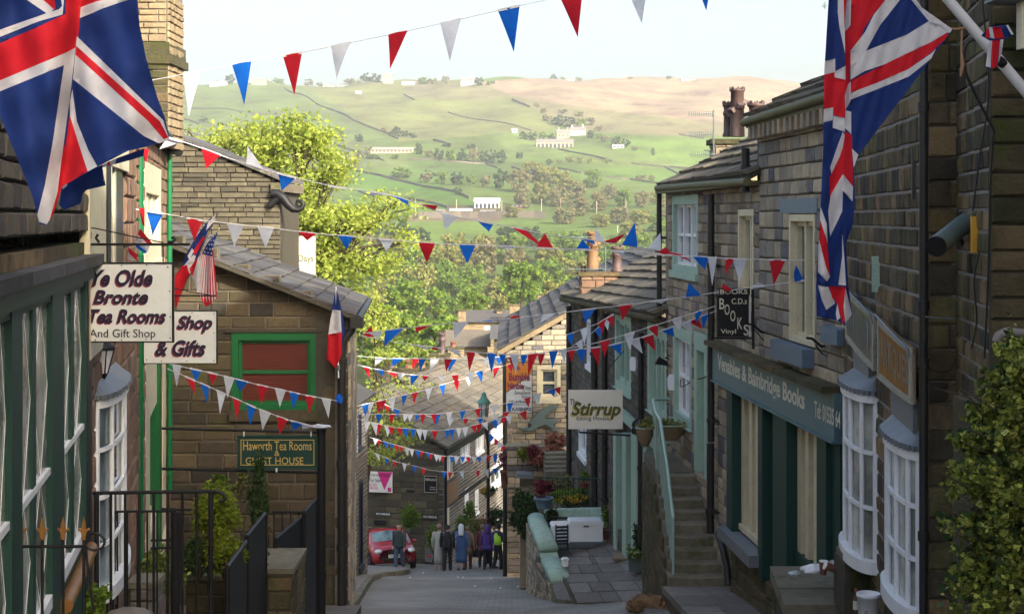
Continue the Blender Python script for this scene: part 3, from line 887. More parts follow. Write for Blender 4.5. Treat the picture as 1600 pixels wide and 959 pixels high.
# -- building kit
def sub(fr,x0,x1,y0,y1):
    return rect(fr,x0,x1,y0,y1)
def window(fr,root,r,frame_mat='cream',glass='glass',bars=(1,1),surround=0.10,smat=None,sill=True,sillmat=None,fw=0.05,deep=0.14,label=None,mull=None,lintel=None,silld=0.12,thick=0.02):
    """sash window filling rect r=(u0,u1,v0,v1): surround, sashes, a pane per light, sill"""
    u0, u1, v0, v1 = r
    mb = MB(); sm = M[smat or frame_mat]; s = surround
    mb.box(fr,u0,u0+s,v0,v1,-deep,thick,sm); mb.box(fr,u1-s,u1,v0,v1,-deep,thick,sm)
    mb.box(fr,u0+s,u1-s,v1-s*1.2,v1,-deep,thick-0.002,sm); mb.box(fr,u0+s,u1-s,v0,v0+s*0.8,-deep,thick-0.002,sm)
    w = mb.build('window',root)
    if label: w['label'] = label
    a0, a1, b0, b1 = u0 + s, u1 - s, v0 + s * 0.8, v1 - s * 1.2
    nc, nr_ = bars
    f = M[frame_mat]; mb = MB()
    for i in range(nc+1):
        x = a0 + (a1-a0) * i / nc
        x0, x1 = max(a0,x-fw/2), min(a1,x+fw/2)
        if i == 0: x0, x1 = a0, a0 + fw
        if i == nc: x0, x1 = a1 - fw, a1
        n1 = -0.03 if (mull and 0<i<nc) else -0.055
        mb.box(fr,x0,x1,b0,b1,-deep+0.012,n1,f)
    for j in range(nr_+1):
        y = b0 + (b1-b0) * j / nr_
        y0, y1 = y - fw / 2, y + fw / 2
        if j == 0: y0, y1 = b0, b0 + fw
        if j == nr_: y0, y1 = b1 - fw, b1
        mb.box(fr,a0+0.002,a1-0.002,y0,y1,-deep+0.014,-0.062,f)
    mb.build('sash',w)
    for i in range(nc):
        for j in range(nr_):
            mb = MB()
            mb.box(fr,a0+(a1-a0)*i/nc,a0+(a1-a0)*(i+1)/nc-0.004,b0+(b1-b0)*j/nr_,b0+(b1-b0)*(j+1)/nr_-0.004,-deep,-deep+0.02,M[glass])
            mb.build('pane',w)
    if sill:
        mb = B_(fr,u0-0.04,u1+0.04,v0-silld,v0-0.002,-deep,0.07,M[sillmat or smat or frame_mat]); mb.build('sill',w)
    if lintel:
        mb = B_(fr,u0-0.1,u1+0.1,v1+0.002,v1+lintel[1],-deep,0.025,M[lintel[0]]); mb.build('lintel',w)
    return w
def downpipe(fr,px,y0,y1,mat,label,rad=0.05,off=0.09,hopper=False,top=None,name='downpipe',cat='downpipe',ribs=1.2):
    u, Y = uy(fr,px)
    z0, z1 = -(y1-H) / F * Y - fr.o.z, -(y0-H) / F * Y - fr.o.z
    base = fr.p(u,z0,off)
    r = thing(name,label,cat,base,'rainwater pipes on the walls')
    mb = T_([fr.p(u,z0,off),fr.p(u,z1,off)],rad,M[mat],10); mb.build('pipe',r)
    z = z0 + 0.3; k = 0
    while z < z1 and k < 8:
        mb = T_([fr.p(u,z,off),fr.p(u,z+0.07,off)],rad*1.3,M[mat],10)
        mb.box(fr,u-rad*2,u+rad*2,z+0.01,z+0.05,0.0,off,M[mat]); mb.build('collar',r); z += ribs; k += 1
    if hopper:
        mb = B_(fr,u-rad*2.2,u+rad*2.2,z1,z1+0.22,0.02,off+rad*2.2,M[mat]); mb.build('hopper',r)
    return r
def chimney_pot(c,h,r,mat,kind,label,group='chimney pots of the street'):
    mb = MB()
    if kind == 'crown':
        prof = [(r*1.15,0),(r*1.15,h*0.08),(r*0.92,h*0.12),(r*0.86,h*0.6),(r*1.05,h*0.64),(r*1.05,h*0.72),(r*0.85,h*0.76),(r*0.95,h*0.88),(r*1.15,h*0.9),(r*1.15,h*0.96),(r*0.8,h*0.96),(r*0.75,h*0.7)]
    else:
        prof = [(r*1.1,0),(r*1.1,h*0.1),(r*0.9,h*0.14),(r*0.8,h*0.75),(r*1.0,h*0.8),(r*1.0,h*0.9),(r*0.75,h),(r*0.65,h*0.8)]
    mb.lathe(c,prof,M[mat],16)
    o = mb.build('chimney_pot',at=c); tagged(o,label,'chimney pot',group)
    if kind == 'crown':
        for i in range(8):
            a = i * math.pi / 4
            mb = MB(); f2 = Fr(Vector(c)+Vector((math.cos(a)*r,math.sin(a)*r,h*0.96)),(-math.sin(a),math.cos(a),0),(0,0,1))
            mb.prism(f2,[(-r*0.3,0),(r*0.3,0),(0,h*0.09)],-0.02,0.02,M[mat]); mb.build('crown_point',o)
    return o
def louvred_pot(c,h,r,mat,label):
    o = thing('chimney_pot',label,'chimney pot',c,'chimney pots of the street')
    mb = MB(); mb.lathe(c,[(r*1.1,0),(r*1.05,h*0.3),(r*0.95,h*0.95),(r*1.15,h*0.97),(r*1.15,h),(r*0.7,h)],M[mat],16); mb.build('shaft',o)
    for i in range(7):
        a = i * 1.25; z = h * (0.28+0.09*i)
        f2 = Fr(Vector(c)+Vector((math.cos(a)*r*0.95,math.sin(a)*r*0.95,z)),(-math.sin(a),math.cos(a),0),(math.cos(a)*0.6,math.sin(a)*0.6,0.8))
        mb = MB(); mb.prism(f2,[(-r*0.6,-0.02),(r*0.6,-0.02),(r*0.45,h*0.07),(-r*0.45,h*0.07)],-0.03,0.06,M[mat]); mb.build('louvre',o)
    for i in range(8):
        a = i * math.pi / 4
        f2 = Fr(Vector(c)+Vector((math.cos(a)*r,math.sin(a)*r,h)),(-math.sin(a),math.cos(a),0),(0,0,1))
        mb = MB(); mb.prism(f2,[(-r*0.3,0),(r*0.3,0),(0,h*0.06)],-0.02,0.02,M[mat]); mb.build('crown_point',o)
    return o
def inr(holes,pad=0.0):
    return [(a-pad,b+pad,c-pad,d+pad)for a,b,c,d in holes]
# -- right-hand terrace: one street line
RX0, RM = 4.99, -0.075
def RY(px): return RX0 / ((px-CX)/F-RM)
def rfac(pa,pb): return fac(pa,RY(pa),pb,RY(pb))
# ---- H1: bookshop building
f1 = rfac(1188,1330)
b1 = thing('bookshop_building','tan stone house with dentilled eaves above the green bookshop front','house',f1.p(0,-5.6,0))
topv = 1.08
win_up = rect(f1,1235,1275,335,537)
hid_up = rect(f1,1318,1330,340,512)
shop = (uy(f1,1188)[0],f1.L+0.5,-6.0,zat(f1,1230,572))
wall1 = MB(); wall1.box(f1,0,f1.L,-6.2,topv,-0.5,-0.2,M['mortar_d']); wall1 = wall1.build('wall',b1)
masonry(f1,wall1,[(0,-2.2),(f1.L,-2.2),(f1.L,topv),(0,topv)],[win_up,hid_up],0.205,(0.22,0.48),M['tan_hi'],M['mortar_g'],300)
window(f1,b1,win_up,'cream','glass_b',(2,1),0.07,sill=False,fw=0.06,mull=True,label='tall cream sash window over the shop fascia')
mb = MB(); r_ = rect(f1,1222,1280,310,333); mb.box(f1,*r_,-0.1,0.03,M['blue_p']); mb.build('lintel',b1)
mb = MB(); r_ = rect(f1,1222,1274,538,566); mb.box(f1,*r_,-0.1,0.16,M['blue_p']); mb.build('sill',b1)
mb = MB(); r_ = rect(f1,1302,1330,512,536); mb.box(f1,*r_,-0.1,0.16,M['blue_p']); mb.build('sill',b1)
window(f1,b1,hid_up,'cream','glass',(1,1),0.05,sill=False)
k = 0
u = 0.12
while u < f1.L:
    mb = B_(f1,u,u+0.12,topv-0.02,topv+0.15,-0.1,0.20+R.uniform(-0.01,0.01),M['tan']); mb.build('corbel',b1); u += 0.27
gz = topv + 0.17
mb = T_([f1.p(-0.12,gz+0.06,0.20),f1.p(f1.L,gz+0.10,0.20)],0.06,M['gutter'],10); mb.box(f1,-0.1,f1.L,gz-0.02,gz+0.06,-0.2,0.18,M['gutter']); mb.build('gutter',b1)
pit = math.radians(27)
er = Fr(f1.p(-0.12,gz+0.12,0.19),f1.U,-f1.N*math.cos(pit)+Vector((0,0,1))*math.sin(pit))
slates(er,b1,[(0,0),(f1.L+2,0),(f1.L+2,3.6),(0,3.6)],0.42,(0.4,0.75),M['slate'],150,0.06)
mb = MB(); mb.prism(Fr(f1.p(-0.18,0,0),-f1.N,(0,0,1)),[(0,0),(3.5,0),(3.5,1.8+topv),(0.0,topv+0.2)],0.0,0.25,M['tan']); mb.build('gable',b1)
# ---- shopfront
sf = b1
fS = rfac(1123,1326)
def R4(x0,x1,y0,y1): return rect(fS,x0,x1,y0,y1)
ztop = zat(fS,1125,538); zbot = zat(fS,1125,592)
uA, uB = uy(fS,1125)[0], uy(fS,1320)[0]
mb = B_(fS,uA,uB,zbot,ztop,-0.05,0.12,M['fascia']); fb = mb.build('fascia',sf)
for i in range(6):
    a = uA + (uB-uA) * i / 6
    mb = B_(fS,a,a+(uB-uA)/6-0.012,ztop+0.002,ztop+0.07+R.uniform(-0.01,0.015),-0.05,0.26+R.uniform(-0.02,0.02),M['moss']); mb.build('ledge_stone',sf)
mb = B_(fS,uA,uB,zbot-0.03,zbot-0.002,-0.05,0.15,M['fascia']); mb.build('moulding',sf)
ht = ztop - zbot
ua, ub = uy(fS,1134)[0], uy(fS,1273)[0]
text('Venables & Bainbridge Books',fS,(ua,ub,zbot+ht*0.24,zbot+ht*0.80),0.122,M['cream_l'],fb,bold=0.02)
ua, ub = uy(fS,1289)[0], uy(fS,1330)[0]
text('Tel: 01535 64',fS,(ua,ub,zbot+ht*0.32,zbot+ht*0.68),0.122,M['cream_l'],fb,bold=0.01)
zb = -4.85
def panelbox(x0,x1,y0,y1,n0,n1,mat,name,lab=None,par=None):
    mb = B_(fS,*R4(x0,x1,y0,y1),n0,n1,M[mat]); o = mb.build(name,par or sf)
    if lab: o['label'] = lab
    return o
panelbox(1145.5,1154,603,838,-0.2,0.10,'dgreen','pilaster')
panelbox(1193,1200,615,905,-0.2,0.08,'dgreen','pilaster')
panelbox(1219,1241,625,908,-0.2,0.10,'dgreen','pilaster')
panelbox(1289,1304,655,930,-0.2,0.10,'dgreen','pilaster')
panelbox(1304,1318,655,935,-0.2,0.04,'dgreen','side_door')
panelbox(1146,1290,593,614,-0.22,0.02,'dgreen','top_rail')
panelbox(1154,1193,612,842,-0.22,-0.16,'wood','board')
for x in (1154,1166,1176,1189): panelbox(x,x+4.5,612,842,-0.16,-0.04,'cream','shutter_post')
panelbox(1154,1193,834,843,-0.16,0.0,'cream','bottom_rail')
mb = B_(fS,*R4(1144,1195,844,862),-0.1,0.22,M['lead']); mb.build('sill',sf)
panelbox(1200,1219,615,905,-0.9,-0.5,'dgreen','door','dark green door set back between the boarded windows')
for y0, y1 in ((720,780),(800,880)):
    panelbox(1204,1215,y0,y1,-0.52,-0.48,'dgreen','door_panel')
panelbox(1202,1217,630,690,-0.4,-0.30,'glass_b','fanlight'); panelbox(1200,1204,625,694,-0.32,-0.2,'cream','glazing_bar'); panelbox(1212,1216,625,694,-0.32,-0.2,'cream','glazing_bar'); panelbox(1200,1219,690,697,-0.4,-0.18,'white','glazing_bar')
panelbox(1241,1289,640,905,-0.24,-0.18,'wood','board')
for x, w_ in ((1241,6),(1253,5),(1266,8),(1283,6)): panelbox(x,x+w_,640,905,-0.18,-0.04,'cream','shutter_post')
panelbox(1241,1289,880,908,-0.2,0.0,'dgreen','bottom_rail')
f0w = fS
mbw = thing('shop_stall_wall','low rough stone wall under the boarded left shop window','wall',fS.p(0,-5.5,0))
L0, L1_ = uy(fS,1123)[0], uy(fS,1146)[0]
masonry(fS,mbw,[(L0,-5.9),(L1_,-5.9),(L1_,zbot),(L0,zbot)],[],0.20,(0.25,0.5),M['tan'],M['mortar_g'],60)
L2_ = uy(fS,1200)[0]
masonry(fS,mbw,[(L1_+0.002,-5.9),(L2_,-5.9),(L2_,zat(fS,1170,860)),(L1_+0.002,zat(fS,1170,860))],[],0.24,(0.4,0.8),M['moss'],M['mortar_d'],60,proud=0.05)
masonry(fS,mbw,[(L2_+0.002,-5.9),(fS.L,-5.9),(fS.L,-4.86),(L2_+0.002,-4.86)],[],0.24,(0.4,0.8),M['moss'],M['mortar_d'],60,proud=0.05)
# ---- H2: the lower house with mint windows
f2 = rfac(1045,1188)
b2 = thing('mint_window_house','tan stone house with pale green windows above the flight of stone steps','house',f2.p(0,-6.5,0))
t2 = 0.44
w_mint = rect(f2,1052,1092,305,425); w_cream = rect(f2,1155,1179,327,470)
w_b = rect(f2,1053,1082,513,662); d_c = rect(f2,1087,1107,520,742)
wl = MB(); wl.box(f2,0,f2.L,-7.2,t2,-0.5,-0.2,M['mortar_d']); wl = wl.build('wall',b2)
masonry(f2,wl,[(0,-7.2),(uy(f2,1123)[0],-7.2),(uy(f2,1123)[0],-2.3),(f2.L,-2.3),(f2.L,t2),(0,t2)],[w_mint,w_cream,w_b,d_c],0.185,(0.24,0.5),M['tan'],M['mortar_w'],300,minpx=6)
window(f2,b2,w_mint,'white','glass_b',(3,2),0.13,smat='mint',fw=0.05,mull=True,label='three light mint surround window under the eaves')
window(f2,b2,w_cream,'cream','glass_b',(2,1),0.08,sill=True,fw=0.06,label='tall cream window beside the hanging sign')
window(f2,b2,w_b,'white','glass_c',(2,2),0.17,smat='mint',fw=0.06,label='mint surround window with white sashes beside the door',silld=0.02)
u0, u1, v0, v1 = d_c
mb = MB()
for a, b_ in ((u0,u0+0.22),(u1-0.22,u1)): mb.box(f2,a,b_,v0,v1,-0.2,0.03,M['mint'])
mb.box(f2,u0+0.22,u1-0.22,v1-0.3,v1,-0.2,0.028,M['mint']); dr = mb.build('door',b2)
mb = B_(f2,u0+0.22,u1-0.22,v0,v1-0.3,-0.19,-0.12,M['mint']); mb.build('door_leaf',dr)
for q in (0.1,0.55):
    mb = B_(f2,u0+0.3,u1-0.3,v0+0.15+q*1.5,v0+0.75+q*1.5,-0.12,-0.10,M['mint_w']); mb.build('door_panel',dr)
g2 = t2 + 0.02
mb = T_([f2.p(-0.2,g2+0.08,0.18),f2.p(f2.L*0.55,g2+0.06,0.18),f2.p(f2.L,g2+0.03,0.18)],0.06,M['gutter'],10); mb.box(f2,-0.3,f2.L-0.01,g2-0.02,g2+0.05,-0.2,0.2,M['gutter']); mb.build('gutter',b2)
e2 = Fr(f2.p(-0.2,g2+0.12,0.18),f2.U,-f2.N*math.cos(pit)+Vector((0,0,1))*math.sin(pit))
slates(e2,b2,[(0,0),(f2.L+0.29,0),(f2.L+0.29,3.3),(0.5,3.3)],0.42,(0.45,0.8),M['slate'],200,0.06)
mb = MB(); mb.prism(Fr(f2.p(-0.02,0,0),-f2.N,(0,0,1)),[(0.0,-7),(5.5,-7),(5.5,1.0),(3.2,t2+1.6),(0.0,t2+0.05)],-0.3,0.0,M['tan']); mb.build('gable',b2)
# ---- H3: low roofed house by the cafe
f3 = rfac(893,1045)
b3 = thing('cafe_house','sooty stone house with mint windows and low stone slate roof behind the café sign','house',f3.p(0,-9,0))
zl, zr = -2.42, -1.95
w1 = rect(f3,962,987,487,612); w2 = rect(f3,1013,1043,508,650)
w3 = rect(f3,918,928,500,572); w4 = rect(f3,905,917,652,712)
w5 = rect(f3,962,1044,662,878)
wl = MB(); wl.box(f3,0,f3.L,-9.6,-2.45,-0.5,-0.2,M['mortar_d']); wl = wl.build('wall',b3)
masonry(f3,wl,[(0,-9.6),(f3.L,-9.6),(f3.L,zr),(0,zl)],[w1,w2,w3,w4,w5],0.17,(0.22,0.5),M['far'],M['mortar_g'],300,minpx=4)
window(f3,b3,w1,'mint','glass_b',(2,1),0.2,smat='mint',fw=0.1,deep=0.16,mull=True,label='mint mullioned window nearest the café sign',silld=0.02)
window(f3,b3,w2,'mint','glass_b',(3,1),0.2,smat='mint',fw=0.1,deep=0.16,mull=True,label='mint mullioned window between the two pipes',silld=0.02)
window(f3,b3,w3,'white','glass',(1,2),0.06,label='narrow white window in the dark wall')
window(f3,b3,w4,'white','glass',(2,1),0.1,label='white window behind the café sign')
mb = B_(f3,-0.3,f3.L,-1,1,0,0.01,M['gutter']); mb.v = []; mb.f = []; mb.m = []; mb.smooth = []
mb.tube([f3.p(-0.4,zl+0.08,0.24),f3.p(f3.L-0.1,zr+0.08,0.22)],0.075,M['moss'],10)
mb.build('gutter',b3)
ev = (f3.p(f3.L,zr,0)-f3.p(0,zl,0)).normalized()
p3 = math.radians(24)
upv = (-f3.N*math.cos(p3)+Vector((0,0,1))*math.sin(p3)); upv = (upv-ev*upv.dot(ev)).normalized()
e3 = Fr(f3.p(-0.35,zl+0.16,0.26),ev,upv)
slates(e3,b3,[(0,0),(f3.L+0.34,0),(f3.L+0.34,3.4),(0,3.4)],0.42,(0.5,0.9),M['slate'],260,0.06)
mb = MB(); mb.prism(Fr(f3.p(0,0,0),-f3.N,(0,0,1)),[(0,-9.6),(6,-9.6),(6,-2.0),(3.2,zl+1.5),(0.0,zl+0.05)],-0.4,0.0,M['far']); mb.build('gable',b3)
cf = b3
def cb(x0,x1,y0,y1,n0,n1,mat,name,lab=None):
    mb = B_(f3,*rect(f3,x0,x1,y0,y1),n0,n1,M[mat]); o = mb.build(name,cf)
    if lab: o['label'] = lab
cb(962,1044,662,678,-0.3,0.10,'mint','fascia')
cb(962,1044,678,878,-0.45,-0.25,'mint_w','back_panel')
for x0, x1 in ((962,966),(976,982),(990,999),(1008,1014),(1034,1044)): cb(x0,x1,678,882,-0.3,0.06,'mint','post')
cb(966,976,700,820,-0.25,-0.18,'glass_b','pane'); cb(982,990,690,800,-0.25,-0.2,'navy','door_opening'); cb(999,1008,690,860,-0.24,-0.16,'mint','door','mint green café door')
cb(1014,1034,690,800,-0.24,-0.18,'glass_b','pane'); cb(1014,1034,806,880,-0.2,-0.02,'mint','stall_riser'); cb(1022,1027,700,862,-0.1,0.02,'cream','pilaster')
# ---- chimney of H2 with pots, and of H3
def stack(c,w,d,h,mat,mortar,label,ledge=True,name='chimney_stack',cap=80):
    r = thing(name,label,'chimney',c)
    x, y, z = c
    ff = Fr((x-w/2,y-d/2,z),(1,0,0),(0,0,1)); fl = Fr((x-w/2,y+d/2,z),(0,-1,0),(0,0,1)); frr = Fr((x+w/2,y-d/2,z),(0,1,0),(0,0,1))
    mb = B_(ff,0.06,w-0.06,0,h-0.03,-d+0.06,-0.06,M[mortar]); mb.build('core',r)
    for f_, L in ((ff,w),(fl,d),(frr,d)):
        masonry(f_,r,[(0,0),(L,0),(L,h),(0,h)],[],0.17,(0.2,0.4),M[mat],M[mortar],cap,depth=0.05,minpx=6)
    if ledge:
        mb = B_(ff,-0.07,w+0.07,h,h+0.1,-d-0.07,0.07,M['moss']); mb.build('capping',r)
    return r
cY = 30.0
c2 = W(1139,262,cY+0.4)
stack((c2.x,cY+0.4,c2.z-1.2),0.66,0.7,1.65,'tan','mortar_g','mossy stone chimney stack behind the roof of the mint window house')
pz = c2.z + 0.55
louvred_pot(W(1152,214,cY+0.35),0.93,0.135,'pot_dark','tall louvred clay chimney pot with crown top, the tallest on the right')
chimney_pot(W(1137,214,cY+0.6),0.68,0.09,'pot_dark','crown','slim crowned chimney pot behind the tall louvred one')
stack((W(1184,250,cY).x,cY+0.1,c2.z-0.6),0.35,0.5,1.0,'tan','mortar_g','small stone chimney stub under the dark crowned pot',cap=30)
chimney_pot(W(1181,218,cY),0.72,0.15,'pot_dark','crown','dark crowned chimney pot right of the tall louvred one')
c3 = W(930,452,40.5)
stack((c3.x+0.1,40.9,c3.z-1.0),0.95,0.8,1.35,'red','mortar_g','stone and brick chimney stack with moss behind the café roof')
louvred_pot(W(926,421,40.6),0.97,0.145,'buff','tall buff louvred chimney pot in front of the valley wood')
chimney_pot(W(964,424,40.8),0.66,0.14,'pot_dark','crown','short dark crowned chimney pot right of the tall buff one')
chimney_pot(W(912,424,41.0),0.14,0.11,'terra','plain','stump of a red chimney pot left of the tall buff one')
def aerial(px,py0,py1,Y,arms,label,side=-1):
    r = thing('tv_aerial',label,'aerial',W(px,py1,Y),'television aerials on the roofs')
    mb = T_([W(px,py1,Y),W(px,py0,Y)],0.016,M['grey_m'],6); mb.build('mast',r)
    for y, L, n in arms:
        mb = T_([W(px+3*-side,y,Y),W(px+side*L,y+1,Y-0.2)],0.008,M['grey_m'],5)
        for i in range(n):
            x = px + side * L * (i+0.5) / n
            mb.tube([W(x,y-4,Y-0.1),W(x,y+5,Y-0.1)],0.005,M['grey_m'],4)
        mb.build('antenna',r)
aerial(1115,172,250,29.5,[(178,40,12),(210,38,13),(241,38,13)],'mast with three toothed aerials beside the tall chimney pots')
aerial(946,385,425,39.5,[(370,60,10),(420,64,12)],'white toothed aerials beside the buff chimney pot')
aerial(1289,4,14,29.0,[(9,4,2)],'small aerial against the sky beside the right flag')
downpipe(f3,893.5,478,800,'blackpipe','black downpipe at the far corner left of the café sign',0.075)
downpipe(f3,934,465,800,'blackpipe','thick black stack pipe rising above the eaves right of the café sign',0.09)
downpipe(f3,950,480,800,'blackpipe','black soil pipe beside the first mint window',0.075)
downpipe(f3,1008,520,850,'blackpipe','black downpipe between the two big mint windows',0.06)
downpipe(f2,1040,302,500,'blackpipe','black downpipe at the corner above the café roof',0.05,off=0.12)
downpipe(f2,1123,303,690,'blackpipe','upper length of the black downpipe beside the bookshop sign',0.055,off=0.12)
downpipe(f2,1122,692,832,'blackpipe','lower length of the black downpipe beside the steps',0.06,off=0.12)
downpipe(f1,1178,232,300,'blackpipe','short black downpipe between the two roof levels',0.06,off=0.12)
r = thing('drain_pipe','black pipe slanting down to the pavement right of the steps','pipe',W(1134,912,22.9))
mb = T_([W(1122,832,23.4),W(1128,850,23.1),W(1136,885,22.9),W(1138,914,22.8)],0.055,M['blackpipe'],10); mb.build('pipe',r)
# -- the steps with mint rail
st = thing('stone_steps','flight of worn mossy stone steps rising beside the café wall','steps',(2.8,23.3,-5.6))
sx0, sx1 = 2.40, 3.28
Y0 = 23.3; z0 = -5.58; rise = (5.58-4.40) / 8; run = 0.27
for i in range(9):
    zz = z0 + rise * i; yy = Y0 + run * i
    mb = MB(); P = []; fs = []
    n = 8
    xa, xb = sx0 - (0.0 if i else 0.03), sx1 + 0.05 - i * 0.02
    for j in range(n+1):
        x = xa + (xb-xa) * j / n
        sag = -0.022 * math.sin(math.pi*j/n) + R.uniform(-0.003,0.003)
        P += [(x,yy,zz-0.6),(x,yy,zz+rise-0.02+sag),(x,yy+0.02,zz+rise+sag),(x,yy+run+0.1,zz+rise+sag)]
    for j in range(n):
        a = 4 * j; b_ = a + 4
        for q in range(3): fs.append((a+q,b_+q,b_+q+1,a+q+1))
    fs += [(0,1,2,3),(4*n,4*n+3,4*n+2,4*n+1)]
    mb.add(P,fs,M['step']); mb.build('step',st)
mb = B_(Fr((sx0,Y0+run*9,z0),(1,0,0),(0,0,1)),0,0.95,-0.5,rise*9,-2.2,0,M['step']); mb.build('landing',st)
fs_side = Fr((sx0-0.03,Y0+run*9+2.1,-7.4),(0,-1,0),(0,0,1))
Ls = run * 9 + 2.1
sd = MB(); sd.box(fs_side,0,Ls,0,1.1,-0.4,-0.1,M['mortar_d']); sd = sd.build('side_wall',st)
masonry(fs_side,sd,[(0,0),(Ls,0),(Ls,1.75),(2.1,7.4-4.42),(0,7.4-4.42)],[],0.2,(0.25,0.5),M['moss'],M['mortar_d'],150)
rl = thing('step_handrail','pale green metal handrail climbing the left edge of the steps','handrail',(sx0+0.05,Y0+0.15,z0+rise))
x = sx0 + 0.06
pts = [Vector((x,Y0+0.12,z0+rise+0.85)),Vector((x,Y0+run*4,z0+rise*5+0.92)),Vector((x,Y0+run*8,z0+rise*9+0.90)),Vector((x-0.02,Y0+run*10,z0+rise*9+0.95)),Vector((x+0.1,Y0+run*10+1.9,z0+rise*9+0.95)),Vector((x+0.75,Y0+run*10+1.95,z0+rise*9+0.95))]
mb = T_(pts,0.026,M['galv'],8); mb.build('top_rail',rl)
mb = T_([pts[3]-Vector((0,0,0.8)),pts[4]-Vector((0,0,0.8)),pts[5]-Vector((0,0,0.8))],0.014,M['galv'],6); mb.build('bottom_rail',rl)
def along(pts,n):
    L = [0]
    for a, b_ in zip(pts[:-1],pts[1:]): L.append(L[-1]+(b_-a).length)
    out = []
    for i in range(n):
        s_ = L[-1] * i / (n-1)
        for k in range(len(pts)-1):
            if L[k] <= s_ <= L[k+1] + 1e-6:
                out.append(pts[k].lerp(pts[k+1],(s_-L[k])/max(1e-6,L[k+1]-L[k]))); break
    return out
for i, p in enumerate(along(pts[:4],14)):
    zf = z0 + rise * (1+min(8,max(0,int((p.y-Y0)/run))))
    mb = T_([Vector((p.x,p.y,zf)),p],0.013 if i else 0.022,M['galv'],6); mb.build('baluster',rl)
for i, p in enumerate(along(pts[3:],16)[1:]):
    mb = T_([Vector((p.x,p.y,p.z-0.8)),p],0.010,M['galv'],6); mb.build('baluster',rl)
# -- B1: sooty building with bow windows
fB = Fr((3.66,16.9,0),(3.2-3.66,11.8-16.9,0),(0,0,1)); fB.L = math.hypot(.46,5.1)
bb = thing('bow_window_building','soot blackened stone building with two white bow windows','building',fB.p(0,-4.8,0))
bw1 = (uy(fB,1316)[0],0,0,0)
def uyY(fr,Y): return (Y-fr.o.y) / fr.U.y
def zY(py,Y): return -(py-H) / F * Y
hb1 = (uyY(fB,15.95),uyY(fB,14.45),zY(855,15.2),zY(608,15.2))
hb2 = (uyY(fB,13.5),uyY(fB,12.12),zY(925,12.8),zY(690,12.8))
wl = MB(); wl.box(fB,0,fB.L-0.15,-5.2,3.6,-0.9,-0.5,M['mortar_d']); wl = wl.build('wall',bb)
masonry(fB,wl,[(0,-5.2),(fB.L-0.03,-5.2),(fB.L-0.03,3.6),(0,3.6)],[hb1,hb2],0.185,(0.2,0.42),M['soot'],M['mortar_w'],300,gap=0.017,proud=0.012,mo=-0.003)
fBe = Fr(fB.p(fB.L,0,0),(1,0,0),(0,0,1))
masonry(fBe,wl,[(0,-5.2),(0.25,-5.2),(0.25,3.6),(0,3.6)],[],0.2,(0.13,0.25),M['soot'],M['mortar_g'],60,gap=0.012,depth=0.04)
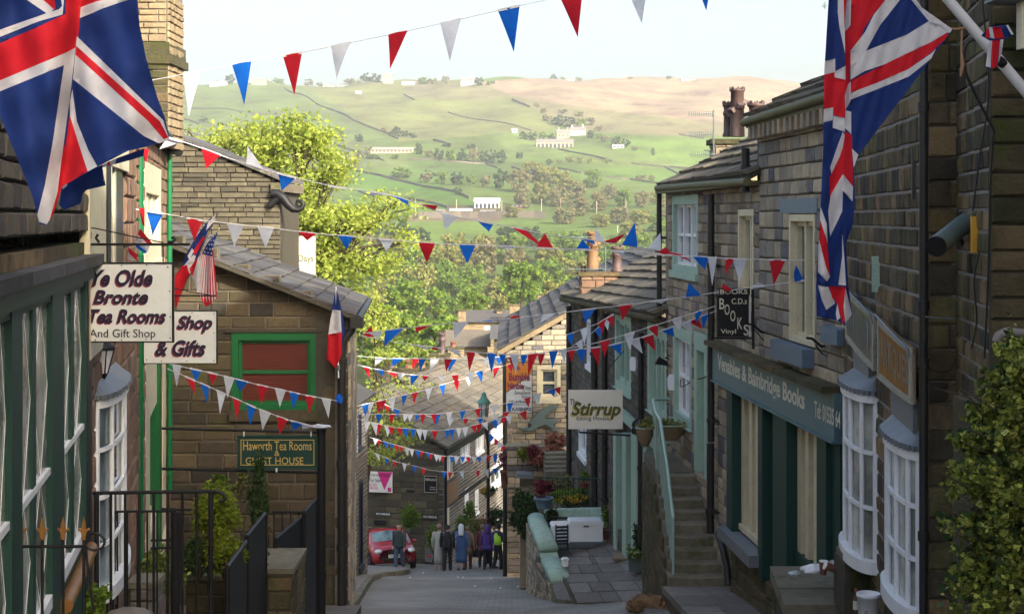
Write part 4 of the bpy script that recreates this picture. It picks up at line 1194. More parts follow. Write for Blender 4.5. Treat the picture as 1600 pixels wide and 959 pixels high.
def bow(fr,u0,u1,v0,v1,proj_,rows,cols,root,label,glass='glass_c'):
    w = thing('bow_window',label,'bow window',fr.p((u0+u1)/2,v0,0),'white bow windows')
    um, hw = (u0+u1) / 2, (u1-u0) / 2
    def pt(t,v,s=1.0,add=0.0):
        a = math.pi * (1-t)
        return fr.p(um+(hw+add)*math.cos(a),v,max(0.0,(proj_+add)*math.sin(a)**0.8))
    def band(va,vb,add,mat,name,n=18,lab=None,inner=0.06):
        mb = MB(); P = []; fs = []
        for i in range(n+1):
            t = i / n
            P += [pt(t,va,add=add),pt(t,vb,add=add),pt(t,vb,add=add-inner),pt(t,va,add=add-inner)]
        for i in range(n):
            a = 4 * i; b_ = a + 4
            fs += [(a,b_,b_+1,a+1),(a+1,b_+1,b_+2,a+2),(a+2,b_+2,b_+3,a+3),(a+3,b_+3,b_,a)]
        fs += [(0,1,2,3),(4*n+3,4*n+2,4*n+1,4*n)]
        mb.add(P,fs,M[mat]); return mb.build(name,w)
    h = v1 - v0
    band(v0-0.09,v0+0.03,0.05,'white','sill_rail',inner=0.12)
    band(v1-0.05,v1+0.03,0.03,'white','head_rail',inner=0.1)
    for j in range(1,rows):
        v = v0 + h * j / rows; band(v-0.018,v+0.018,0.006,'white','glazing_bar',inner=0.035)
    for i in range(cols+1):
        t = i / cols; a = pt(t,v0,add=-0.012); b_ = pt(t,v1,add=-0.012)
        mb = T_([a,b_],0.024 if 0<i<cols else 0.045,M['white'],6); mb.build('mullion',w)
    for i in range(cols):
        for j in range(rows):
            va, vb = v0 + h * j / rows, v0 + h * (j+1) / rows
            mb = MB(); P = [pt(i/cols,va,add=-0.03),pt((i+1)/cols,va,add=-0.03),pt((i+1)/cols,vb,add=-0.03),pt(i/cols,vb,add=-0.03)]
            mb.add(P,[(0,1,2,3)],M[glass]); mb.build('pane',w)
    mb = MB(); n = 18; P = [pt(i/n,v0-0.08,add=-0.01)for i in range(n+1)]
    mb.add(P,[tuple(reversed(range(n+1)))],M['white']); mb.build('soffit',w)
    mb = MB(); P = [pt(i/n,v1+0.03,add=0.05)for i in range(n+1)] + [pt(i/n,v1+0.07,add=0.05)for i in range(n+1)] + [fr.p(um+(hw*0.92)*math.cos(math.pi*(1-i/n)),v1+0.19,0.0)for i in range(n+1)]
    fs = []
    for i in range(n):
        fs += [(i,i+1,n+2+i,n+1+i),(n+1+i,n+2+i,2*n+3+i,2*n+2+i)]
    fs.append(tuple(reversed(range(n+1))))
    mb.add(P,fs,M['lead'],False); mb.build('lead_canopy',w)
    for i in range(n):
        p = pt((i+0.5)/n,v1+0.05,add=0.05)
        mb = T_([p-Vector((0,0,0.025)),p+Vector((0,0,0.02))],0.016,M['lead'],6); mb.build('lead_scallop',w)
    mb = T_([fr.p(um,v0-0.12,proj_*0.7),fr.p(um+0.05,v0-0.3,proj_*0.35),fr.p(um+0.1,v0-0.5,0.06),fr.p(um+0.14,v0-0.42,0.1),fr.p(um+0.1,v0-0.40,0.09)],0.014,M['black'],6); mb.build('scroll_bracket',w)
    return w
bow(fB,*hb1,0.20,3,5,bb,'white bow window nearest the bookshop, left of the two')
bow(fB,*hb2,0.13,3,5,bb,'white bow window beside the thick black pipe, right of the two')
def bowboard(Ya,Yb,pa,pb,mat,label,letters,lm,n0=0.10):
    """pa, pb: (top, bottom) photo rows at the far and the near end"""
    uA_, uB_ = uyY(fB,Ya), uyY(fB,Yb)
    r = thing('shop_board',label,'sign',fB.p((uA_+uB_)/2,zY(pa[1],Ya),n0),'boards above the bow windows')
    q = lambda t, s, n: fB.p(uA_+(uB_-uA_)*t,(1-s)*((1-t)*zY(pa[1],Ya)+t*zY(pb[1],Yb))+s*((1-t)*zY(pa[0],Ya)+t*zY(pb[0],Yb)),n+0.012*math.sin(math.pi*t))
    def patch(t0,t1,s0,s1,n,m_,name,th=0.02,par=r):
        mb = MB(); k = 6
        P = []
        for i in range(k+1):
            t = t0 + (t1-t0) * i / k
            P += [q(t,s0,n),q(t,s1,n),q(t,s1,n-th),q(t,s0,n-th)]
        fs = []
        for i in range(k):
            a = 4 * i; b_ = a + 4
            fs += [(a,b_,b_+1,a+1),(a+1,b_+1,b_+2,a+2),(a+2,b_+2,b_+3,a+3),(a+3,b_+3,b_,a)]
        fs += [(0,1,2,3),(4*k+3,4*k+2,4*k+1,4*k)]
        mb.add(P,fs,M[m_]); return mb.build(name,par)
    patch(0,1,0,1,n0,mat,'board',0.03)
    patch(0,1,0.90,1.0,n0+0.015,'board_rim','frame_rail',0.04); patch(0,1,0.0,0.10,n0+0.015,'board_rim','frame_rail',0.04)
    patch(0,0.04,0.1,0.9,n0+0.015,'board_rim','frame_stile',0.04); patch(0.96,1,0.1,0.9,n0+0.015,'board_rim','frame_stile',0.04)
    cu = bpy.data.curves.new('t','FONT'); cu.body = letters; cu.resolution_u = 2; cu.offset = 0.012
    o = bpy.data.objects.new('t',cu); S.collection.objects.link(o)
    me = bpy.data.meshes.new_from_object(o.evaluated_get(bpy.context.evaluated_depsgraph_get())); bpy.data.objects.remove(o)
    co = [v.co.copy()for v in me.vertices]; mx = max(c.x for c in co); my = max(c.y for c in co); mn = min(c.y for c in co)
    off = WL(r)
    for v, c in zip(me.vertices,co):
        v.co = q(0.1+0.82*c.x/mx,0.2+0.58*(c.y-mn)/(my-mn),n0+0.004) - off
    me.materials.clear(); me.materials.append(M[lm]); me.name = 'lettering'
    o = bpy.data.objects.new('lettering',me); S.collection.objects.link(o); o.parent = r
    mb = T_([q(0,1.06,n0+0.03),q(0.3,1.10,n0+0.05),q(0.8,1.06,n0+0.05),q(1.0,1.0,n0+0.04),q(1.01,0.85,n0+0.03)],0.012,M['lead'],6); mb.build('lead_pipe',r)
    return r
M['picture_l'] = paint('faded_letters',(0.30,0.22,0.12),0.7,0.6,(0.08,0.07,0.06),scale=9)
M['board_rim'] = paint('weathered_cream_rim',(0.36,0.34,0.26),0.7,0.6,(0.16,0.15,0.12))
bowboard(15.95,13.95,(452,528),(492,580),'navy','weathered dark board with pale frame above the left bow window','ART & GIFTS','lead')
M['picture'] = stone_mat('painted_picture',[(0.10,0.12,0.16),(0.32,0.16,0.03),(0.05,0.05,0.06),(0.30,0.24,0.05),(0.12,0.05,0.03)],stain=(0.35,0.15,0.02),stain_amt=0.8,fine=4,patch=6)
bowboard(13.7,11.95,(497,590),(545,632),'picture','orange and brown painted board with cream frame above the right bow window','ANTIQUES','picture_l')
for a, b_, ya, yb, lab in ((15.9,14.7,560,600,'left'),(13.4,12.2,600,655,'right')):
    mb = MB(); mb.prism(fB,[(uyY(fB,a)+0.1,zY(ya+42,a)),(uyY(fB,b_),zY(yb+22,b_)),(uyY(fB,b_),zY(yb-30,b_)),(uyY(fB,a)+0.1,zY(ya-34,a))],-0.05,0.05,M['lead'])
    tagged(mb.build('lead_flashing',at=fB.p(uyY(fB,a),-1,0)),'grey lead sheet between board and canopy of the %s bow window'%lab,'flashing')
pp = thing('downpipe','thick black downpipe running the full height beside the right bow window','downpipe',W(1443,955,11.75),'rainwater pipes on the walls')
mb = T_([W(1443,1000,11.75),W(1443,-60,11.75)],0.034,M['blackpipe'],12); mb.build('pipe',pp)
for y in (160,470,560,830):
    mb = T_([W(1443,y,11.75),W(1443,y+14,11.75)],0.045,M['blackpipe'],12); mb.build('collar',pp)
pp = thing('downpipe','short dark pipe stub on the sooty wall left of the thick pipe','downpipe',W(1432,310,12.4),'rainwater pipes on the walls')
mb = T_([W(1431,312,12.4),W(1431,232,12.4)],0.035,M['blackpipe'],10); mb.build('pipe',pp)
ab = thing('alarm_box','pale green white alarm box fixed to the sooty wall beside the flag','alarm box',W(1371,440,14.5))
mb = B_(Fr(W(1362,456,14.3),(1,-0.3,0),(0,0,1)),0,0.11,0.0,0.33,-0.06,0,M['mint_w']); mb.build('case',ab)
mb = B_(Fr(W(1380,410,14.3),(1,0,0),(0,0,1)),0,0.06,0.0,0.08,-0.1,0.02,M['grey_m']); mb.build('junction_box',ab)
# -- B0: nearest right building
f0 = Fr((3.42,11.8,0),(3.18-3.42,10.2-11.8,0),(0,0,1)); f0.L = math.hypot(.24,1.6)
b0 = thing('corner_building','dark coursed stone building at the right edge behind the ivy','building',f0.p(0,-4.2,0))
wl = MB(); wl.box(f0,0,f0.L-0.25,-4.6,3.2,-0.9,-0.3,M['mortar_d']); wl = wl.build('wall',b0)
masonry(f0,wl,[(0,-4.6),(f0.L-0.05,-4.6),(f0.L-0.05,3.2),(0,3.2)],[],0.155,(0.16,0.34),M['soot'],M['mortar_w'],220,gap=0.014,proud=0.012,mo=-0.003)
f0e = Fr(f0.p(f0.L,0,0),(1,0,0),(0,0,1))
masonry(f0e,wl,[(0,-4.6),(2.2,-4.6),(2.2,3.2),(0,3.2)],[],0.165,(0.22,0.45),M['moss'],M['mortar_d'],250,gap=0.010,depth=0.04)
mb = B_(f0,0.0,f0.L-0.3,-4.6,5.0,-5,-0.9,M['mortar_d']); mb.box(f0,0,f0.L-0.3,3.2,5.0,-0.9,-0.02,M['soot']); mb.build('core',b0)
mb = B_(fB,0.0,fB.L-0.15,-4.8,5.4,-5,-0.9,M['mortar_d']); mb.box(fB,0.0,fB.L-0.15,3.6,5.4,-0.9,-0.01,M['soot']); mb.build('core',bb)
la = thing('wall_lamp','grey tube shaped flood lamp tilted upward on the wall beside the yellow box','lamp',W(1488,365,11.2))
mb = T_([W(1464,384,10.7),W(1509,348,11.2)],0.07,M['grey_m'],20); mb.build('lamp_tube',la)
mb = T_([W(1462,386,10.68),W(1464,384,10.7)],0.073,M['black'],20); mb.build('lamp_rim',la)
mb = T_([W(1495,362,11.1),W(1505,385,11.5)],0.02,M['black'],8); mb.build('bracket',la)
yb_ = thing('alarm_box','yellow louvred alarm box on the wall right of the grey flood lamp','alarm box',W(1527,394,10.7))
fy = Fr(W(1518,395,10.75),(1,-0.15,0),(0,0,1))
mb = B_(fy,0,0.09,0,0.255,-0.06,0,M['yellow']); mb.build('case',yb_)
for i in range(5):
    mb = B_(fy,0.008,0.082,0.01+i*0.022,0.022+i*0.022,0.001,0.008,M['yellow']); mb.build('louvre',yb_)
def cable(pts,Y,rad,mat,label,name='cable',group='loose cables on the right walls'):
    P = [W(x,y,Y if not isinstance(Y,(list,tuple))else Y[i])for i,(x,y)in enumerate(pts)]
    Q = []
    for i in range(len(P)-1):
        p0, p1, p2, p3_ = P[max(0,i-1)], P[i], P[i+1], P[min(len(P)-1,i+2)]
        for k in range(6):
            s_ = k / 6
            Q.append(0.5*((2*p1)+(p2-p0)*s_+(2*p0-5*p1+4*p2-p3_)*s_*s_+(3*p1-p0-3*p2+p3_)*s_**3))
    Q.append(P[-1])
    mb = T_(Q,rad,M[mat],6); o = mb.build(name,at=P[0])
    tagged(o,label,'cable' if name=='cable' else name,group); return o
cable([(1536,58),(1510,70),(1508,110),(1530,160),(1551,200),(1552,212)],9.9,0.010,'black','thick black cable looping from the flagpole down the wall')
cable([(1552,212),(1547,300),(1545,400),(1542,480),(1538,560)],9.95,0.007,'black','thin black cable hanging straight down below the loop')
cable([(1535,0),(1545,140),(1530,250),(1520,330)],9.9,0.006,'black','thin cable dropping to the yellow alarm box')
cable([(1530,395),(1522,440),(1526,500),(1518,545)],10.2,0.006,'black','thin wavy cable below the yellow alarm box')
cable([(1446,520),(1444,560),(1452,576),(1480,580),(1494,560)],11.5,0.006,'black','thin looped cable low on the dark wall by the pipe')
cable([(1446,495),(1470,497),(1492,498)],11.6,0.006,'lead','pale horizontal conduit across the dark wall by the pipe')
mb = B_(Fr(W(1596,76,9.9),(1,0,0),(0,0,1)),0,0.25,0,0.5,-0.1,0,M['cream']); tagged(mb.build('window_frame',at=W(1596,76,9.9)),'pale timber window frame cut by the upper right edge','window frame')
mb = B_(Fr(W(1545,4,9.95),(1,0,0),(0,0,1)),0,0.3,0,0.02,-0.1,0.1,M['lead']); tagged(mb.build('lead_ledge',at=W(1545,4,9.95)),'narrow lead ledge at the top right corner','ledge')
mb = MB(); fr = Fr(fB.p(0,5.4,0.2),-fB.N,(0,0,1),fB.U*-1); mb.prism(Fr(fB.p(fB.L,5.4,0.2),-fB.N,(0,0,1)),[(0,0),(8.4,0),(4.2,2.4)],-fB.L,0.0,M['slate']); mb.build('roof',bb)  # roof out of view, pitched to keep sun off the left gable
shade_house = thing('added_shade_house','tall stone house uphill of the viewer on the right of the street','house',(7,2,-1))  # never in view; added to keep the sun off the near street
fh = Fr((5.0,10.1,0),(0,-1,0),(0,0,1))
mb = B_(fh,0,16,-3,7.2,-5,0,M['tan']); mb.build('wall',shade_house)
mb = MB(); mb.prism(Fr((4.8,10.1,7.2),(1,0,0),(0,0,1)),[(0,0),(5.4,0),(2.7,2.0)],-0.0,16.0,M['slate']); mb.build('roof',shade_house)
for i in range(5):
    mb = B_(fh,1.2+i*3,2.2+i*3,1.5,3.2,-0.1,0.03,M['white']); w_ = mb.build('window',shade_house)
    mb = B_(fh,1.3+i*3,2.1+i*3,1.6,3.1,0.0,0.035,M['glass']); mb.build('pane',w_)
# -- left side
LX0, LM = -1.31, -0.176
def LY(px): return -LX0 / ((CX-px)/F+LM)
def lfac(pa,pb): return fac(pa,LY(pa),pb,LY(pb))
# ---- L1: tea-room shop front, nearest on the left
g1 = fac(-60,LY(-60),137,13.1)
s1 = thing('tea_room_shop','dark green shop front with leaded windows at the left edge under black stone cornices','shop',g1.p(2,-3.6,0))
def q1(x0,x1,y0,y1): return rect(g1,x0,x1,y0,y1)
mb = B_(g1,0,g1.L,-4.5,2.6,-0.9,-0.35,M['soot']); mb.build('core',s1)
zc = zat(g1,110,415); zbt = zat(g1,110,868)
up = MB(); up.box(g1,0,g1.L,zc+0.22,2.6,-0.4,-0.25,M['mortar_d']); up = up.build('wall',s1)
masonry(g1,up,[(0,zc+0.25),(g1.L,zc+0.25),(g1.L,2.6),(0,2.6)],[],0.15,(0.25,0.5),M['far'],M['mortar_d'],120)
for lay_, (za,zb_,n1) in enumerate([(zc-0.02,zc+0.06,0.13),(zc+0.063,zc+0.16,0.0)]):
    for i in range(4):
        a = g1.L * i / 4
        mb = B_(g1,a,a+g1.L/4-0.008,za,zb_,-0.4,n1+R.uniform(-0.01,0.01),M['slate2']if lay_==0 else M['soot']); mb.build('cornice_stone',s1)
mb = B_(g1,0,g1.L,zc-0.14,zc-0.03,-0.3,0.07,M['dgreen']); mb.build('fascia',s1)
def pg(x0,x1,z0_,z1_,n0,n1,mat,name,par=None):
    a, b_ = uy(g1,x0)[0], uy(g1,x1)[0]
    mb = B_(g1,a,b_,z0_,z1_,n0,n1,M[mat]); return mb.build(name,par or s1)
zt = zc - 0.14
for x0, x1 in ((-60,-35),(10,27),(75,94),(128,137)): pg(x0,x1,-4.2,zt,-0.3,0.03,'dgreen','post')
for x0, x1 in ((-35,10),(27,75),(94,128)):
    m_ = (x0+x1) / 2 if x0 > 0 else -10
    w = pg(x0,x1,zt-0.06,zt-0.001,-0.25,0.02,'dgreen','window')
    pg(m_-2.5,m_+2.5,zbt,zt-0.06,-0.2,0.012,'dgreen','mullion',w)
    ztr = zbt + (zt-zbt) * 0.42
    for z_ in (ztr,):
        pg(x0,x1,z_-0.02,z_+0.025,-0.2,0.018,'white','transom',w)
    for a, b_ in ((x0,m_-2.5),(m_+2.5,x1)):
        for c_, d_ in ((zbt+0.04,ztr-0.02),(ztr+0.025,zt-0.06)):
            pg(a,b_,c_,d_,-0.06,-0.01,'glass_c','pane',w)  # reflections put into the pale pane colour
            ua, ub = uy(g1,a)[0], uy(g1,b_)[0]; zm = (c_+d_) / 2; um = (ua+ub) / 2
            mb = MB()
            for P_ in ([(ua,zm),(um,d_)],[(um,d_),(ub,zm)],[(ub,zm),(um,c_)],[(um,c_),(ua,zm)]):
                mb.tube([g1.p(*P_[0],-0.006),g1.p(*P_[1],-0.006)],0.0026,M['white'],4,False)
            mb.build('lead_came',w)
    mb = B_(g1,uy(g1,x0)[0],uy(g1,x1)[0],zbt-0.05,zbt+0.04,-0.2,0.03,M['white']); mb.build('sill',w)
mb = MB(); a, b_ = uy(g1,88)[0], uy(g1,131)[0]
mb.tube([g1.p(a,zbt-0.16,0.06),g1.p(b_,zbt-0.16,0.06)],0.055,M['gilt'],12); mb.build('gilded_rail',s1)
mb = B_(g1,0,g1.L,-4.5,zbt-0.05,-0.35,0.02,M['dgreen']); mb.build('stall_riser',s1)
for i in range(3):
    a = g1.L * (i+0.1) / 3
    mb = B_(g1,a,a+g1.L*0.26,-4.2,zbt-0.25,0.02,0.045,M['dgreen']); mb.build('riser_panel',s1)
mb = B_(g1,g1.L-0.35,g1.L+0.02,-4.4,zt+0.1,-0.3,0.035,M['black']); mb.build('end_post',s1)
for i, pts in enumerate([[(5,382),(20,370),(28,378),(40,386),(43,380)],[(22,386),(26,370),(30,368),(36,384)],[(0,376),(14,380),(30,384),(42,387)]]):
    cable(pts,9.6,0.006,'black',['tangled black cable end lying on the left cornice','small loop of black cable on the left cornice','long black cable along the left cornice edge'][i],group='cables on the left cornice')
cable([(4,420),(5,520),(9,545),(10,550)],8.6,0.006,'rope','fine pale chain hanging over the shop front edge',group='cables on the left cornice')
mb = B_(Fr(W(-10,235,9.2),(1,0.2,0),(0,0,1)),0,0.10,0,0.20,-0.1,0,M['plastic_w']); tagged(mb.build('light_box',at=W(0,235,9.2)),'white box lamp behind the big left flag','lamp')
# ---- L2: cream and reddish stone house
g2_ = fac(137.5,LY(137.5),211,LY(211))
s2 = thing('tea_room_house','reddish and cream stone house between tea room sign and green pipes','house',g2_.p(1,-5,0))
hw1 = rect(g2_,160,195,262,415)
hb = rect(g2_,150,203,600,900)
hb = (uyY(g2_,13.7),uyY(g2_,15.9),zY(885,14.8),zY(608,14.8))
wl = MB(); wl.box(g2_,0,g2_.L,-5.5,3.8,-0.6,-0.25,M['mortar_d']); wl = wl.build('wall',s2)
masonry(g2_,wl,[(0,-5.5),(g2_.L,-5.5),(g2_.L,3.8),(0,3.8)],[hw1,hb],0.25,(0.3,0.55),M['red'],M['mortar_g'],220)
mb = MB(); u0, u1, v0, v1 = hw1
mb.box(g2_,uy(g2_,128)[0]+0.3,u0,-1.2,2.6,-0.05,0.035,M['cream']); mb.build('stone_pilaster',s2)
wn = MB(); wn.box(g2_,u0,u1,v0,v1,-0.2,-0.12,M['navy']); wn = wn.build('window',s2)
L_ = u1 - u0
for a, b_, mt, n1 in ((0,.14,'black',.05),(.14,.26,'white',.03),(.26,.5,'navy',-.02),(.5,.58,'cream',.0),(.58,1.0,'navy',-.02)):
    mb = B_(g2_,u0+L_*a,u0+L_*b_-0.002,v0,v1,-0.12,n1,M[mt]); mb.build('shutter_board',wn)
mb = B_(g2_,u0-0.1,u1+0.1,v1,v1+0.28,-0.1,0.04,M['cream']); mb.build('lintel',wn)
bw = bow(g2_,*hb,0.17,4,4,s2,'white glazed bow window with flags inside behind the iron gate',glass='glass_b')
# ---- L3: house with green pipes
g3 = fac(211.5,LY(211.5),265,27.9)
s3 = thing('green_trim_house','narrow house front with cream and green window surrounds between two green pipes','house',g3.p(3,-6,0))
hu = rect(g3,224,250,258,408); hl = rect(g3,226,257,520,880)
wl = MB(); wl.box(g3,0,g3.L,-7,1.1,-0.6,-0.25,M['mortar_d']); wl = wl.build('wall',s3)
masonry(g3,wl,[(0,-7),(g3.L,-7),(g3.L,1.15),(0,1.15)],[hu,hl],0.24,(0.3,0.6),M['red'],M['mortar_g'],150,minpx=4)
window(g3,s3,hu,'cream','glass',(3,1),0.35,fw=0.22,mull=True,deep=0.2,label='cream stone mullioned window high between the green pipes')
wg = window(g3,s3,hl,'cream','glass_b',(1,1),0.9,fw=0.1,deep=0.25,label='tall cream surround of the doorway between the green pipes')
mb = MB(); u0, u1, v0, v1 = hl; mb.box(g3,u0+(u1-u0)*0.5,u0+(u1-u0)*0.62,v0+0.1,v1,-0.2,0.06,M['green']); mb.build('green_frame',wg)
mb = MB(); u0, u1, v0, v1 = hu; mb.box(g3,u0+(u1-u0)*0.30,u0+(u1-u0)*0.36,v0+0.2,v1-0.3,-0.16,-0.05,M['green']); mb.build('green_frame',s3)
mb = T_([g3.p(-0.3,1.25,0.16),g3.p(g3.L,1.20,0.16)],0.09,M['blackpipe'],10); mb.box(g3,0,g3.L,1.14,1.22,-0.3,0.12,M['soot']); mb.build('gutter',s3)
mb = MB(); mb.prism(Fr(g3.p(0,1.25,0.2),g3.U,(-0.9,-0.158,0.45)),[(0,0),(g3.L,0),(g3.L,4),(0,4)],-0.1,0,M['slate2']); mb.build('roof',s3)
downpipe(g3,216,242,960,'pipe_g','bright green downpipe left of the cream window',0.045,off=0.02)
downpipe(g3,259,232,770,'pipe_g','bright green downpipe at the corner against the gable wall',0.05,off=0.06,ribs=2.0)
cs = thing('chimney_stack','broad golden stone chimney stack with mossy ledge at the upper left','chimney',W(215,232,24.6))
fc = Fr(W(185,232,24.6),(1,0,0),(0,0,1))
wC = (263-185) / F * 24.6; k_ = 24.6 / F
mb = B_(fc,0.03,wC-0.03,0,235*k_+0.5,-1.2,-0.1,M['mortar_g']); mb.build('core',cs)
masonry(fc,cs,[(0,0),(wC,0),(wC,132*k_),(0,132*k_)],[],0.13,(0.15,0.4),M['moss'],M['mortar_d'],90,minpx=5)
masonry(fc,cs,[(0,166*k_),(wC-0.03,166*k_),(wC-0.03,240*k_),(0,240*k_)],[],0.105,(0.15,0.35),M['gold'],M['mortar_g'],160,minpx=5)
fcr = Fr(fc.p(wC,0,0),(0,1,0),(0,0,1))
masonry(fcr,cs,[(0,0),(1.1,0),(1.1,240*k_),(0,240*k_)],[],0.12,(0.2,0.4),M['gold'],M['mortar_g'],0)
for za, zb_, o_ in ((132,145,0.06),(145.3,152,0.02),(152.3,166,0.015)):
    mb = B_(fc,-0.05,wC+o_,za*k_,zb_*k_,-1.25,o_,M['moss']); mb.build('ledge_stone',cs)
# ---- L4: gable with the green window
Y4 = 28.0
g4 = fac(264,Y4,545,Y4)
s4 = thing('tea_room_gable','brown gritstone gable house with a green framed window facing uphill','house',W(400,959,Y4))
def z4(y): return -(y-H) / F * Y4
def u4(x): return (x-264) / F * Y4
w4g = (u4(362),u4(495),z4(640),z4(519))
pol = [(0,-8.2),(g4.L,-8.2),(g4.L,z4(489)),(u4(440),z4(452)),(u4(330),z4(402)),(0,z4(368))]
pol[3] = (u4(400),z4(368+(489-368)*(400-264)/281)); pol[4] = (u4(330),z4(368+(489-368)*(330-264)/281))
wl = MB(); wl.prism(g4,[(0,-8.2),(g4.L-0.05,-8.2),(g4.L-0.05,z4(492)),(0.05,z4(371))],-0.6,-0.22,M['mortar_d']); wl = wl.build('wall',s4)
masonry(g4,wl,pol,[w4g],0.255,(0.35,0.72),M['grit'],M['mortar_g'],300,gap=0.018,proud=0.012)
w = window(g4,s4,w4g,'green','blind',(1,2),0.12,fw=0.06,deep=0.14,label='green painted sash window with red brown blinds',sillmat='grit',silld=0.2)
u0, u1, v0, v1 = w4g
for i in range(26):
    z = v0 + 0.16 + (v1-v0-0.36) * i / 25
    if abs(z-(v0+v1)/2) < 0.04: continue
    mb = B_(g4,u0+0.18,u1-0.18,z,z+0.020,-0.118,-0.090,M['blind']); mb.build('blind_slat',w)
mb = B_(g4,u0-0.12,u1+0.12,v1+0.002,v1+0.06,-0.1,0.05,M['mortar_d']); mb.build('lintel',w)
g4s = Fr(g4.p(g4.L,0,0),(-0.075,1,0),(0,0,1)); 
wl2 = MB(); wl2.prism(g4s,[(0.02,-8.6),(4.2,-9.3),(4.2,-1.75),(0.02,-1.75)],-0.6,-0.15,M['mortar_d']); wl2 = wl2.build('street_wall',s4)
masonry(g4s,wl2,[(0,-8.6),(4.2,-8.6),(4.2,-1.78),(0,-1.78)],[],0.26,(0.35,0.7),M['tan_hi'],M['render'],200,proud=0.03,minpx=2)
for ya, yb, xa, xb in ((470,600,0.3,1.2),(600,760,0.9,2.2),(520,700,2.6,3.6)):
    mb = MB(); mb.prism(g4s,[(xa,zY(yb+60,29)),(xb,zY(yb,30)),(xb-0.1,zY(ya+30,30)),(xa+0.15,zY(ya+70,29))],0.0,0.055,M['render']); mb.build('render_patch',s4)
pr = math.atan(0.398)
U_ = Vector((-0.06,1,0)).normalized()
up_ = Vector((-math.cos(pr),0,math.sin(pr))); up_ = (up_-U_*up_.dot(U_)).normalized()
r4 = Fr(Vector((-2.83,Y4-0.22,-1.78)),U_,up_)
slates(r4,s4,[(0,0),(6.2,0),(6.2,6.5),(0,6.5)],0.40,(0.45,0.8),M['slate2'],220,0.045,0.07,minpx=5)
mb = T_([r4.p(0,-0.06,-0.03),r4.p(6.2,-0.06,-0.03)],0.07,M['blackpipe'],10); mb.build('gutter',s4)
mb = B_(Fr(W(553,497,Y4-0.2),(1,0,0),(0,0,1)),-0.06,0.16,-0.18,0.02,-0.2,0.05,M['blackpipe']); mb.build('hopper',s4)
pp = thing('downpipe','thick black downpipe at the corner of the gable carrying a small flag','downpipe',W(534,948,Y4-0.12),'rainwater pipes on the walls')
mb = T_([W(551,500,Y4-0.1),W(550,515,Y4-0.1),W(537,530,Y4-0.12),W(534,545,Y4-0.12),W(534,950,Y4-0.12)],0.075,M['blackpipe'],12); mb.build('pipe',pp)
for y in (560,620,720,850):
    mb = T_([W(534,y,Y4-0.12),W(534,y+9,Y4-0.12)],0.095,M['blackpipe'],12); mb.build('collar',pp)
mb = B_(Fr(W(538,700,Y4-0.05),(1,0,0),(0,0,1)),0.02,0.05,-3,0,-0.03,0.03,M['blackpipe']); mb.build('cable',pp)
# ---- L4b: taller gable behind
YB = 34.3
g5 = fac(255,YB,438,YB)
s5 = thing('rear_gable_house','taller coursed stone gable behind the tea room roof with an iron scroll at its corner','house',W(400,600,YB))
def u5(x): return (x-255) / F * YB
def z5(y): return -(y-H) / F * YB
wl = MB(); wl.prism(g5,[(0,-6),(g5.L,-6),(g5.L,z5(286)),(u5(265),z5(213)),(0,z5(209))],-3.0,-0.2,M['mortar_d']); wl = wl.build('wall',s5)
masonry(g5,wl,[(0,-1.6),(g5.L,-3.4),(g5.L,z5(284)),(u5(265),z5(212)),(0,z5(208))],[],0.115,(0.15,0.6),M['lit'],M['mortar_d'],300,gap=0.012,proud=0.03,minpx=8)
mb = MB()
vf = Fr(g5.p(u5(262),z5(209),0.12),(g5.p(u5(446),z5(285))-g5.p(u5(262),z5(209))),(0,0,1),(0,-1,0))
Lv = (g5.p(u5(446),z5(285))-g5.p(u5(262),z5(209))).length
for i in range(9):
    mb = B_(vf,Lv*i/9,Lv*(i+1)/9-0.01,0.0,0.07+R.uniform(-0.01,0.015),-3.2,0.0+R.uniform(-0.02,0.02),M['slate2']); mb.build('verge_slate',s5)
mb = B_(g5,u5(424),u5(446),z5(300),z5(286),-3.0,0.1,M['slate']); mb.build('kneeler',s5)
mb = T_([W(436,300,YB+0.2),W(437,420,YB+0.2)],0.045,M['grey_m'],8); mb.build('downpipe',s5)
ir = thing('iron_scroll','black pierced iron scroll bracket jutting from the rear gable corner','bracket',W(425,320,YB-0.1))
mb = T_([W(x,y,YB-0.1)for x,y in((424,302),(434,303),(443,310),(450,320),(458,327),(466,328),(472,325),(474,319),(471,314),(465,314),(463,319),(467,322))],[0.10,0.11,0.11,0.10,0.085,0.07,0.06,0.05,0.045,0.04,0.035,0.03],M['black'],10); mb.build('scroll',ir)
mb = T_([W(421,322,YB-0.1),W(430,313,YB-0.1),W(440,308,YB-0.1)],0.08,M['black'],8); mb.build('backing_arm',ir)
# ---- L5: house farther down on the left with striped courses
g6 = Fr((-4.95,45.0,0),(0.077,1,0),(0,0,1))
s6 = thing('lower_left_house','dark stone house with pale mortar stripes just below the gable house','house',g6.p(2,-11,0))
wn1 = (2.5,3.05,zY(700,47.5),zY(648,47.5)); wn2 = (2.6,3.3,zY(884,48),zY(750,48))
wl = MB(); wl.prism(g6,[(0,-11.6),(4.2,-11.6),(4.2,-5.6),(0,-5.6)],-4,-0.2,M['mortar_d']); wl = wl.build('wall',s6)
masonry(g6,wl,[(0,-11.6),(4.2,-11.6),(4.2,-5.6),(0,-5.6)],[wn1,wn2],0.13,(0.25,0.5),M['far'],M['mortar_far'],150,gap=0.03,minpx=1.5,mo=-0.003,proud=0.012)
g6e = Fr(g6.p(0,0,0)-Vector((4,0,0)),(1,0,0),(0,0,1))
for w_ in (wn1,wn2): window(g6,s6,w_,'navy','glass',(1,1),0.08,deep=0.12)
mb = MB(); mb.prism(Fr(g6.p(-0.1,-5.6,0.25),g6.U,(-0.9,0.07,0.45)),[(0,0),(4.4,0),(4.4,3),(0,3)],-0.12,0,M['slate2']); mb.build('roof',s6)
